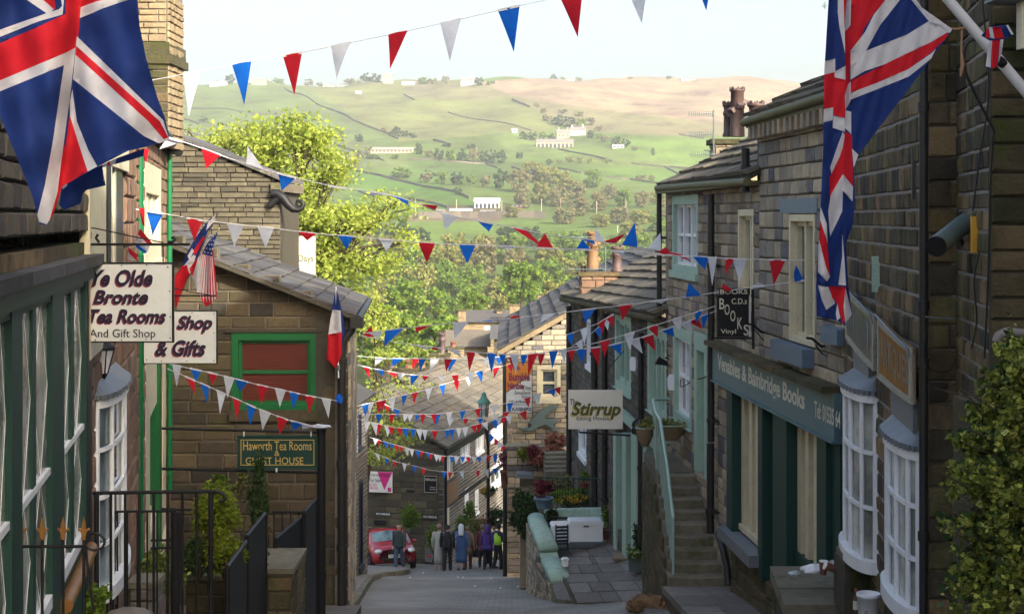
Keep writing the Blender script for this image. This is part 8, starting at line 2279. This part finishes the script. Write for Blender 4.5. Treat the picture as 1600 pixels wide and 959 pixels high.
for ch_, x, y, h_ in (('B',1124,466,17),('O',1132,475,17),('O',1141,485,17),('K',1152,496,18),('S',1162,507,17)):
    tx(ch_,x,x+8,y,y+h_,'cream_l',bold=0.01)
tx('C.D.s',1143,1167,466,475,'cream_l',bold=0.01); tx('Vinyl',1126,1150,514,523,'cream_l',bold=0.01)
mb = B_(fr,50.5*k,52.5*k,0,66*k,-0.06,0.0,M['sign_w']); mb.build('pale_edge',r)
r2, fr2, tx2, k2 = board_sign(1124,1172,450,460.5,YK,'black',None,'hanging_sign','narrow black strip sign lettered BOOKS above the larger black sign',th=0.05)
tx2('BOOKS',1125,1168,452,459.5,'cream_l',bold=0.02)
mb = T_([W(1117,462,YK+0.1),W(1175,462,YK+0.05)],0.015,M['black'],6); mb.tube([W(1117,528,YK+0.1),W(1175,528,YK+0.05)],0.015,M['black'],6); mb.tube([W(1176,452,YK),W(1177,545,YK)],0.02,M['black'],6)
mb.build('bracket',r)
for i, (x,y,lb) in enumerate(((1190,523,'left'),(1283,545,'right'))):
    Yq = RY(x) - 0.1
    r = thing('lamp_bracket','black scrolled iron lamp bracket over the fascia, %s one'%lb,'bracket',W(x+12,y,Yq),'iron brackets above the fascia')
    mb = T_([W(x+12,y-14,Yq),W(x+12,y+18,Yq)],0.014,M['black'],6); mb.tube([W(x+12,y-5,Yq),W(x,y-4,Yq-0.2),W(x-14,y-16,Yq-0.4),W(x-22,y-17,Yq-0.5)],0.016,M['black'],6)
    mb.tube([W(x+10,y+12,Yq),W(x,y+6,Yq-0.2),W(x-8,y-6,Yq-0.3)],0.008,M['black'],5); mb.build('arm',r)
for x, y, Y, lb in ((1037,563,28.0,'black wall lamp between the two big mint windows'),):
    r = thing('wall_lamp',lb,'lamp',W(x,y,Y)); mb = MB(); mb.prism(Fr(W(x-14,y+6,Y),(1,0.1,0),(0,0,1)),[(0,0.0),(0.24,-0.03),(0.22,0.06),(0.08,0.14)],-0.15,0,M['black']); mb.build('shade',r)
    mb = T_([W(x+3,y-4,Y),W(x+14,y-2,Y+0.2)],0.015,M['black'],6); mb.build('arm',r)
for x, y, Y, lb in ((988,568,31.3,'white alarm box right of the first mint window'),(1047,598,27.6,'white alarm box left of the white sash window')):
    r = thing('alarm_box',lb,'alarm box',W(x,y+11,Y),'white alarm boxes on the café house')
    fr_ = Fr(W(x-4,y+11,Y),(0.8,-0.6,0),(0,0,1)); mb = MB(); mb.prism(fr_,[(0.02,0),(0.13,0),(0.15,0.05),(0.15,0.22),(0.12,0.28),(0.03,0.28),(0,0.22),(0,0.05)],-0.06,0,M['plastic_w']); mb.build('case',r)
cable([(1090,592),(1100,590),(1106,585),(1104,578)],24.6,0.010,'black','thin iron scroll hook beside the mint door','iron_hook','hooks on the mint window house')
cable([(1064,592),(1064,604),(1082,595),(1084,590)],26,0.008,'black','thin iron scroll hook before the white sash window','iron_hook','hooks on the mint window house')
crumple(W(998,668,29.8),(0.14,0.2,0.16),'black','wall_lamp','black round lamp at the café corner above the hanging basket','lamp',12)
# -- people
SK = {'skin':paint('skin',(0.42,0.24,0.17),0.5,0.1),'grey_top':paint('dark_grey_green_jumper',(0.035,0.048,0.05),0.9,0.2),'jeans':paint('blue_jeans',(0.055,0.085,0.14),0.9,0.3),'coat':paint('pale_grey_coat',(0.36,0.37,0.34),0.8,0.15),'pink':paint('dusty_pink',(0.34,0.17,0.17),0.8,0.2),'black_c':paint('black_cloth',(0.012,0.012,0.014),0.8,0.2),'blue_d':paint('mid_blue_dress',(0.05,0.12,0.30),0.8,0.15),'white_c':paint('white_fabric',(0.62,0.66,0.72),0.8,0.1),'purple':paint('purple_jacket',(0.07,0.03,0.20),0.7,0.15),'hivis':paint('fluorescent_yellow',(0.45,0.75,0.04),0.7,0.1),'navy_c':paint('navy_cloth',(0.012,0.02,0.05),0.8,0.2),'tan_c':paint('tan_cloth',(0.22,0.14,0.09),0.8,0.2),'hair_d':paint('dark_hair',(0.02,0.013,0.010),0.6,0.2),'hair_g':paint('grey_brown_hair',(0.16,0.11,0.08),0.6,0.2),'shoe':paint('dark_shoe',(0.02,0.015,0.013),0.5,0.2),'maroon_c':paint('maroon_cloth',(0.12,0.02,0.025),0.8,0.2)}
def person(px,py,Y,ht,face,label,spec,stride=0.12,arms=None,lean=0.0,group='people walking down the street'):
    """face: heading in radians, 0 = walking away; spec lists the clothing"""
    base = W(px,py,Y)
    r = thing('person',label,'person',base,group)
    s_ = ht / 1.75
    cf, sf = math.cos(face), math.sin(face)
    def L(x,y,z):
        return base + Vector(((x*cf+y*sf)*s_,(-x*sf+y*cf)*s_,z*s_))
    J = {'pel':(0,0,0.93),'waist':(0,0.01,1.08),'chest':(0,0.02+lean,1.30),'neck':(0,0.03+lean,1.47),'chin':(0,0.05+lean,1.54),'head':(0,0.05+lean,1.65),'top':(0,0.05+lean,1.71)}
    for sg, nm in ((-1,'l'),(1,'r')):
        st_ = stride * sg
        J['hip'+nm] = (0.095*sg,0,0.90); J['knee'+nm] = (0.10*sg,st_*0.6+0.03,0.50); J['ank'+nm] = (0.10*sg,st_-(0.05 if st_<0 else 0),0.09+(0.03 if st_<0 else 0)); J['toe'+nm] = (0.115*sg,st_+0.14,0.035)
        J['sh'+nm] = (0.185*sg,0.02+lean,1.43)
        a = (arms or{}).get(nm,((0.25,-0.10*sg*stride*8,1.14),(0.26,0.08-0.1*sg*stride*8,0.90)))
        J['elb'+nm] = (a[0][0]*sg,a[0][1]+lean,a[0][2]); J['wri'+nm] = (a[1][0]*sg,a[1][1]+lean,a[1][2])
        hx, hy, hz = a[1][0] * sg, a[1][1] + lean, a[1][2]
        ex, ey, ez = a[0][0] * sg, a[0][1] + lean, a[0][2]
        d = Vector((hx-ex,hy-ey,hz-ez)).normalized(); J['hnd'+nm] = tuple(Vector((hx,hy,hz))+d*0.08)
        for fi, (ox,ln) in enumerate(((-0.028,0.07),(-0.01,0.082),(0.01,0.078),(0.027,0.062))):
            J['f%d%s'%(fi,nm)] = tuple(Vector((hx,hy,hz))+d*(0.09+ln)+Vector((0.02*(fi-1.5)*0.2,ox,0)))
        J['th'+nm] = tuple(Vector((hx,hy,hz))+d*0.09+Vector((-0.015*sg,0.045,0)))
    Rr = {'pel':.135,'waist':.12,'chest':.145,'neck':.055,'chin':.062,'head':.088,'top':.065,'hip':.09,'knee':.06,'ank':.042,'toe':.035,'sh':.065,'elb':.045,'wri':.03,'hnd':.036,'f':.0095,'th':.011}
    Eg = [('pel','waist'),('waist','chest'),('chest','neck'),('neck','chin'),('chin','head'),('head','top')]
    for nm in 'lr':
        Eg += [('pel','hip'+nm),('hip'+nm,'knee'+nm),('knee'+nm,'ank'+nm),('ank'+nm,'toe'+nm),('chest','sh'+nm),('sh'+nm,'elb'+nm),('elb'+nm,'wri'+nm),('wri'+nm,'hnd'+nm),('hnd'+nm,'th'+nm)] + [('hnd'+nm,'f%d%s'%(i,nm))for i in range(4)]
    keys = list(J); idx = {k:i for i,k in enumerate(keys)}
    me = bpy.data.meshes.new('body'); me.from_pydata([L(*J[k])-base for k in keys],[(idx[a],idx[b_])for a,b_ in Eg],[])
    me.materials.append(SK['skin']); body = bpy.data.objects.new('body',me); S.collection.objects.link(body); body.parent = r
    sk = body.modifiers.new('skin','SKIN'); sk.use_smooth_shade = True
    for k in keys:
        kk_ = k.rstrip('0123456789lr') if k not in Rr else k
        if k[0] == 'f' and k[1].isdigit(): kk_ = 'f'
        elif k not in Rr: kk_ = k[:-1]
        v = me.skin_vertices[0].data[idx[k]]; v.radius = (Rr[kk_]*s_,Rr[kk_]*s_); v.use_root = (k=='pel')
    sb = body.modifiers.new('sub','SUBSURF'); sb.levels = 1; sb.render_levels = 1
    def tubeL(pts,rads,m_,name,seg=10):
        mb = T_([L(*p)for p in pts],[q*s_ for q in rads],SK[m_],seg); return mb.build(name,r)
    def rings(rg,m_,name,cap=True,seg=18):
        """rg: (z, rx, ry, y offset)"""
        mb = MB(); P = []
        for z, rx, ry, yo in rg:
            for j in range(seg):
                t_ = 2 * math.pi * j / seg
                wob = 1 + (0.05*math.sin(j*2.1+px)if z<0.8 else 0.015*math.sin(j*3+z*9))
                P.append(L(rx*math.cos(t_)*wob,yo+ry*math.sin(t_)*wob,z))
        fs = []
        for i in range(len(rg)-1):
            for j in range(seg):
                j2 = (j+1) % seg; fs.append((i*seg+j,i*seg+j2,(i+1)*seg+j2,(i+1)*seg+j))
        fs.append(tuple(reversed(range(seg)))); fs.append(tuple((len(rg)-1)*seg+j for j in range(seg)))
        mb.add(P,fs,SK[m_],True); return mb.build(name,r)
    for nm, sg in (('l',-1),('r',1)):
        if spec.get('legs'):
            tubeL([(J['hip'+nm][0]*0.9,0,0.98),J['hip'+nm],J['knee'+nm],(J['ank'+nm][0],J['ank'+nm][1],J['ank'+nm][2]+0.0)],(.12,.108,.078,.068),spec['legs'],'trouser_leg')
        a, t_ = J['ank'+nm], J['toe'+nm]
        tubeL([(a[0],a[1]-0.06,a[2]-0.04),(a[0],a[1]+0.03,a[2]-0.035),(t_[0],t_[1],t_[2]+0.005),(t_[0],t_[1]+0.05,t_[2])],(.045,.055,.045,.02),spec.get('shoe','shoe'),'shoe')
        if spec.get('top'):
            tubeL([(J['sh'+nm][0]*0.8,J['sh'+nm][1],1.44),J['sh'+nm],J['elb'+nm],J['wri'+nm]],(.07,.082,.064,.048),spec.get('sleeve',spec['top']),'sleeve')
    if spec.get('top'):
        hem = spec.get('hem',0.86); wd = spec.get('wide',1.0); y0_ = lean
        rg = []
        if hem < 0.8: rg += [(hem,0.20*wd,0.15*wd,0),(hem+0.2,0.19*wd,0.15*wd,0)]
        rg += [(max(hem,0.84),0.178*wd,0.135*wd,0),(0.98,0.172*wd,0.13*wd,0),(1.12,0.158*wd,0.12*wd,0.01+y0_*.3),(1.30,0.19,0.135,0.02+y0_),(1.42,0.185,0.11,0.02+y0_),(1.475,0.11,0.085,0.025+y0_),(1.51,0.07,0.066,0.03+y0_)]
        rings(rg,spec['top'],spec.get('topname','jacket'))
    hx, hy, hz = J['head']
    if spec.get('hair'):
        mb = MB(); c = L(0,hy-0.012,1.665); mb.blob(c,(.093*s_,.10*s_,.098*s_),SK[spec['hair']],14,9,0.03)
        mb.v = [v if(v[2]>c.z-0.03 or True)else v for v in mb.v]; mb.build('hair',r)
    if spec.get('hat'):
        mb = MB(); mb.lathe(L(0,hy,1.66),[(.115*s_ if spec.get('brim')else .10*s_,0),(.102*s_,.02),(.10*s_,.07*s_),(.07*s_,.115*s_),(.02,.125*s_)],SK[spec['hat']],16); mb.build('hat',r)
        if spec.get('brim'):
            mb = MB(); mb.lathe(L(0,hy+0.02,1.655),[(.15*s_,0),(.15*s_,.01),(.1*s_,.02)],SK[spec['hat']],16); mb.build('hat_brim',r)
    if spec.get('scarf'):
        rings([(1.36,.10,.05,-0.13),(1.45,.10,.08,-0.07),(1.55,.105,.11,0.0),(1.66,.112,.122,0.03),(1.75,.08,.085,0.04),(1.78,.02,.02,0.04)],spec['scarf'],'headscarf')
    if spec.get('hood'):
        rings([(1.44,.13,.12,0.0),(1.54,.125,.13,0.01),(1.66,.125,.135,0.03),(1.76,.08,.09,0.03),(1.79,.02,.02,0.03)],spec['hood'],'hood')
    if spec.get('vest'):
        rings([(0.98,.185,.142,0),(1.12,.178,.138,.01),(1.30,.20,.146,.02),(1.40,.15,.125,.02),(1.44,.12,.10,.02)],spec['vest'],'hi_vis_vest')
    if spec.get('bag'):
        sg, m_ = spec['bag']; mb = MB(); c = L(0.27*sg,0.0,1.02)
        fr_ = Fr(c+Vector((-0.05,0,-0.15)),(1,0,0),(0,0,1)); mb.prism(fr_,[(0,0),(0.12,0),(0.13,0.28),(-0.01,0.28)],-0.12,0.12,SK[m_]); b_ = mb.build('shoulder_bag',r)
        mb = T_([c+Vector((0,0,0.13)),L(0.20*sg,0.05,1.3),L(0.16*sg,0.0,1.50),L(0.20*sg,-0.08,1.3),c+Vector((0,0,0.13))],0.012,SK[m_],6); mb.build('bag_strap',r)
    if spec.get('face'):
        hd = L(0,hy,hz)
        for ex in (-0.032,0.032):
            mb = MB(); mb.blob(L(ex,hy+0.083,1.645),(.011,.008,.008),SK['hair_d'],8,6); mb.build('eye',r)
            mb = T_([L(ex-.016,hy+.085,1.665),L(ex+.016,hy+.085,1.667)],.005,SK['hair_g'],5); mb.build('eyebrow',r)
            mb = MB(); mb.blob(L(ex*2.85,hy,1.635),(.012,.02,.03),SK['skin'],8,6); mb.build('ear',r)
        mb = T_([L(0,hy+.083,1.655),L(0,hy+.112,1.618),L(0,hy+.09,1.612)],(.010,.016,.012),SK['skin'],8); mb.build('nose',r)
        mb = T_([L(-.026,hy+.078,1.585),L(0,hy+.088,1.583),L(.026,hy+.078,1.585)],.006,SK['pink'],6); mb.build('mouth',r)
    return r
PI_ = math.pi
person(624,890,57.0,1.72,PI_+0.25,'man in dark grey jumper and blue jeans walking uphill before the red car',{'top':'grey_top','legs':'jeans','topname':'jumper','hair':None,'face':True,'wide':1.15},0.13)
person(686,891,57.2,1.70,0.1,'woman in long pale coat and dusty pink hat seen from behind',{'top':'coat','legs':None,'hem':0.30,'topname':'coat','hat':'pink','hair':'hair_g','shoe':'pink'},0.06)
person(699,893,56.4,1.72,0.05,'man in black suit walking away between pale coat and blue dress',{'top':'black_c','legs':'black_c','topname':'jacket','hair':'hair_d','wide':1.12},0.14)
person(731,889,58.0,1.62,0.0,'person in maroon mostly hidden behind the woman in blue',{'top':'tan_c','legs':'maroon_c','hem':0.6,'hair':'hair_g'},0.08)
person(720.5,891,56.8,1.70,0.0,'woman in long blue dress with white headscarf and white bag',{'top':'blue_d','legs':None,'hem':0.33,'topname':'dress','scarf':'white_c','bag':(-1,'white_c'),'wide':1.15},0.10)
person(754,886,59.0,1.62,0.1,'person with brown hat and tan skirt partly behind the purple jacket',{'top':'maroon_c','legs':'black_c','hem':0.7,'hat':'tan_c','hair':'hair_g'},0.08)
person(762,889,57.8,1.66,0.15,'person in purple hooded jacket and dark trousers with pale bag',{'top':'purple','legs':'black_c','hem':0.78,'hood':'purple','bag':(1,'coat'),'wide':1.25},0.13)
person(778,889,57.0,1.66,0.9,'police officer in yellow vest and dark cap with raised hands',{'top':'navy_c','legs':'black_c','vest':'hivis','hat':'black_c','brim':True,'hair':'hair_d','topname':'shirt'},0.08,
arms={'l':((0.23,0.06,1.16),(0.16,0.28,1.24)),'r':((0.23,0.06,1.16),(0.14,0.30,1.28))})
# -- the red car
car = thing('parked_car','small red hatchback with roof rails standing nose uphill on the left','car',W(624,886,60.0))
M['carred'] = paint('red_car_paint',(0.36,0.010,0.018),0.22,0.05,spec=0.7)
M['rubber'] = paint('tyre_rubber',(0.012,0.012,0.012),0.9,0.2); M['alloy'] = paint('alloy_grey',(0.35,0.35,0.36),0.3,0.2,metal=0.8)
M['headl'] = glass_mat('headlamp_glass',(0.45,0.48,0.5),0.1); M['windscreen'] = glass_mat('windscreen_glass',(0.05,0.08,0.08),0.05)
c0 = W(618,889,59.0); yw = math.radians(14)
slope = -math.atan(0.1994)
fx = Vector((math.cos(yw),math.sin(yw),0)); bk3 = Vector((-math.sin(yw),math.cos(yw),0)); bk3 = (bk3*math.cos(slope)+Vector((0,0,1))*math.sin(slope)).normalized()
fx = Vector((math.cos(yw),math.sin(yw),-0.0)); upc = fx.cross(bk3).normalized() * 1
if upc.z < 0: upc = -upc
CF = Fr(c0+upc*0.0,bk3,upc,(fx*-1))
def cp(l,h,w_): return c0 + bk3 * l + upc * h + fx * w_
st_ = [(-0.02,[(0.55,.30),(0.62,.42),(0.60,.60),(0.50,.72),(0.30,.75),(0,.76)]),
(0.10,[(0.74,.26),(0.80,.42),(0.80,.66),(0.68,.80),(0.40,.84),(0,.86)]),
(0.45,[(0.80,.24),(0.86,.42),(0.86,.74),(0.76,.90),(0.42,.95),(0,.97)]),
(0.95,[(0.82,.24),(0.87,.42),(0.87,.82),(0.80,.98),(0.60,1.03),(0,1.05)]),
(1.45,[(0.82,.24),(0.87,.42),(0.87,.88),(0.76,1.30),(0.58,1.42),(0,1.46)]),
(1.75,[(0.82,.24),(0.87,.42),(0.87,.90),(0.72,1.42),(0.58,1.54),(0,1.57)]),
(2.9,[(0.82,.24),(0.87,.42),(0.87,.93),(0.72,1.42),(0.58,1.55),(0,1.58)]),
(3.75,[(0.82,.26),(0.86,.44),(0.86,.96),(0.72,1.38),(0.55,1.48),(0,1.50)]),
(4.05,[(0.76,.30),(0.80,.46),(0.80,.98),(0.70,1.15),(0.5,1.2),(0,1.22)]),
(4.12,[(0.60,.36),(0.62,.50),(0.62,.9),(0.5,1.0),(0.3,1.05),(0,1.06)])]
mb = MB(); P = []; fs = []
for l, pr_2 in st_:
    ring = [(-w_,h_)for w_,h_ in pr_2] + [(w_,h_)for w_,h_ in reversed(pr_2[:-1])]
    for w_, h_ in ring: P.append(cp(l,h_,w_))
m_ = 11
for i in range(len(st_)-1):
    for j in range(m_):
        j2 = (j+1) % m_; fs.append((i*m_+j,i*m_+j2,(i+1)*m_+j2,(i+1)*m_+j))
fs.append(tuple(range(m_))); fs.append(tuple(reversed([(len(st_)-1)*m_+j for j in range(m_)])))
mb.add(P,fs,M['carred'],True); body = mb.build('body',car)
def cpatch(pts,m_,name,par=None,th=0.0):
    mb = MB(); mb.add([cp(*p)for p in pts],[tuple(range(len(pts)))],M[m_]); return mb.build(name,par or car)
mb = MB(); mb.add([cp(*q)for q in((0.98,1.05,-.70),(0.96,1.09,0),(0.98,1.05,.70),(1.42,1.40,-.66),(1.40,1.49,0),(1.42,1.40,.66))],[(0,1,4,3),(1,2,5,4)],M['windscreen'],True); mb.build('windscreen',car)
for sg in (1,-1):
    cpatch([(1.22,0.98,0.885*sg),(1.95,0.98,0.885*sg),(1.95,1.42,0.765*sg),(1.66,1.40,0.78*sg)],'windscreen','side_window')
    cpatch([(2.02,0.98,0.885*sg),(2.9,1.0,0.885*sg),(2.85,1.43,0.765*sg),(2.02,1.43,0.765*sg)],'windscreen','side_window')
    cpatch([(2.97,1.0,0.885*sg),(3.6,1.05,0.88*sg),(3.4,1.38,0.78*sg),(2.95,1.42,0.765*sg)],'windscreen','side_window')
    mb = MB(); mb.blob(cp(1.15,1.03,0.97*sg),(.09,.06,.075),M['carred'],10,7); mb.build('door_mirror',car)
    mb = T_([cp(1.8,1.63,.62*sg),cp(3.3,1.63,.62*sg)],0.02,M['alloy'],6); mb.build('roof_rail',car)
    mb = T_([cp(1.25,.36,.885*sg),cp(2.85,.38,.885*sg)],0.05,M['black'],6); mb.build('sill_trim',car)
    mb = MB(); mb.blob(cp(0.06,.70,.63*sg),(.16,.13,.09),M['headl'],12,8); mb.build('headlight',car)
    mb = MB(); mb.blob(cp(0.04,.40,.58*sg),(.06,.05,.05),M['headl'],10,6); mb.build('fog_lamp',car)
    for l_ in (0.80,3.25):
        a, b_ = cp(l_,.32,.70*sg), cp(l_,.32,.905*sg)
        mb = T_([a,b_],.325,M['rubber'],24); wh = mb.build('wheel',car)
        mb = T_([b_-(b_-a)*0.05,cp(l_,.32,.915*sg)],.20,M['alloy'],16); mb.build('rim',wh)
        for q in range(5):
            a5 = q * 1.257; mb = T_([cp(l_+.05*math.cos(a5),.32+.05*math.sin(a5),.925*sg),cp(l_+.19*math.cos(a5),.32+.19*math.sin(a5),.925*sg)],.02,M['black'],5); mb.build('spoke_gap',wh)
        mb = T_([cp(l_+.36*math.cos(t_),.32+.36*math.sin(t_),.89*sg)for t_ in np.linspace(-0.2,3.35,14)],.03,M['black'],6); mb.build('arch_trim',car)
mb = MB(); mb.prism(Fr(cp(-0.035,.33,0.50),-fx,upc,-bk3),[(0.03,0),(0.97,0),(1.0,0.10),(0,0.10)],0,0.02,M['black']); mb.build('lower_grille',car)
mb = MB(); mb.prism(Fr(cp(-0.035,.60,-0.28),fx,upc,-bk3),[(0.04,0),(0.52,0),(0.56,0.10),(0,0.10)],0,0.03,M['black']); mb.build('grille',car)
mb = T_([cp(-0.08,.65,0),cp(-0.09,.65,0)],.05,M['alloy'],10); mb.build('badge',car)
pf_ = Fr(cp(-0.075,.44,-0.27),fx,upc,-bk3); mb = B_(pf_,0,.54,0,.125,0,.015,M['sign_w']); npl = mb.build('number_plate',car)
text('YC58 HGZ',pf_,(0.03,0.51,0.02,0.105),0.017,M['ink'],npl,bold=0.02)
mb = T_([cp(1.0,1.085,-0.45),cp(1.25,1.25,0.05)],.012,M['black'],5); mb.build('wiper',car)
rear = thing('parked_car','tail end of a second car glimpsed behind the red car','car',W(672,878,64))
mb = MB(); mb.prism(Fr(W(664,880,64),(1,0,0),(0,0,1)),[(0,.1),(.28,.05),(.32,.35),(.22,.62),(0,.66)],-1.2,0,M['alloy']); mb.build('body',rear)
mb = MB(); mb.blob(W(671,868,63.9),(.1,.05,.05),M['carred'],10,6); mb.build('tail_light',rear)
# -- the dog
def quad_dog():
    Yd = 23.0; zg = W(1010,951,Yd).z
    k = Yd / F
    r = thing('dog','sandy brown shaggy dog asleep on the road edge below the steps','dog',W(1012,951,Yd))
    D = lambda px, py, dy=0: W(px,py,Yd+dy)
    J = {'rump':(D(992,944),.125),'back':(D(1004,940,.05),.13),'rib':(D(1020,940,.03),.135),'shoulder':(D(1030,942),.11),'neck':(D(1036,945,-.03),.075),'head':(D(1040,946.5,-.08),.07),'muzzle':(D(1046,949.5,-.14),.035),
'hipl':(D(990,948,-.12),.075),'kneel':(D(1001,949.5,-.24),.05),'hockl':(D(990,951.5,-.26),.03),'pawl':(D(998,952,-.33),.026),
'elbl':(D(1028,950,-.14),.05),'wril':(D(1038,952,-.24),.03),'pawfl':(D(1046,952.5,-.28),.026),'elbr':(D(1032,950,.1),.045),'wrir':(D(1044,951.5,.05),.03),'pawfr':(D(1050,952,.02),.025),
'tail1':(D(984,947),.045),'tail2':(D(981,950,-.12),.03),'tail3':(D(986,951.5,-.26),.02)}
    E = [('rump','back'),('back','rib'),('rib','shoulder'),('shoulder','neck'),('neck','head'),('head','muzzle'),('rump','hipl'),('hipl','kneel'),('kneel','hockl'),('hockl','pawl'),('shoulder','elbl'),('elbl','wril'),('wril','pawfl'),('shoulder','elbr'),('elbr','wrir'),('wrir','pawfr'),('rump','tail1'),('tail1','tail2'),('tail2','tail3')]
    keys = list(J); idx = {k_:i for i,k_ in enumerate(keys)}; b0_ = WL(r)
    me = bpy.data.meshes.new('body'); me.from_pydata([J[k_][0]-b0_ for k_ in keys],[(idx[a],idx[b_])for a,b_ in E],[])
    fur = stone_mat('sandy_fur',[(0.24,0.15,0.08),(0.30,0.19,0.10)],stain=(0.08,0.045,0.02),stain_amt=0.7,fine=30,patch=5,rough=1)
    me.materials.append(fur); o = bpy.data.objects.new('body',me); S.collection.objects.link(o); o.parent = r
    o.modifiers.new('skin','SKIN').use_smooth_shade = True
    for k_ in keys:
        v = me.skin_vertices[0].data[idx[k_]]; v.radius = (J[k_][1]*.95,) * 2; v.use_root = k_ == 'rib'
    o.modifiers.new('sub','SUBSURF').render_levels = 2
    g = np.random.default_rng(4); P = []
    for a, b_ in E:
        for q in range(130 if 'tail' not in a else 30):
            t_ = g.uniform(); c = J[a][0].lerp(J[b_][0],t_); rad = .95 * (J[a][1]*(1-t_)+J[b_][1]*t_)
            d = Vector(g.normal(size=3)).normalized(); P.append(list(c+d*rad*1.02))
    leafcloud('fur',r,P,0.026,fur,5,0.2,asp=0.3)
    for sx in (-.05,.05):
        mb = MB(); mb.blob(D(1038,944,-.08+sx),(.03,.03,.05),fur,8,6); mb.build('ear',r)
    mb = T_([D(1036,941,.02),D(1035,944.5,-.1),D(1037,948,-.12)],.012,M['orange'],6); mb.build('collar',r)
    mb = MB(); mb.blob(D(1047.5,949.5,-.16),(.015,.015,.012),M['black'],8,6); mb.build('nose',r)
quad_dog()
for i in range(9):
    Y = R.uniform(33,55); x = R.uniform(-3.4,0.2); mb = MB(); z = road_z(Y) + 0.05
    mb.add([Vector((x,Y,z)),Vector((x+0.05,Y+0.02,z+.01)),Vector((x+0.04,Y+0.10,z)),Vector((x-0.01,Y+0.08,z+.015))],[(0,1,2,3)],M['plastic_w'])
    tagged(mb.build('paper_scrap',at=(x,Y,z)),'tiny white scrap of paper lying on the road surface','litter','paper scraps on the road')
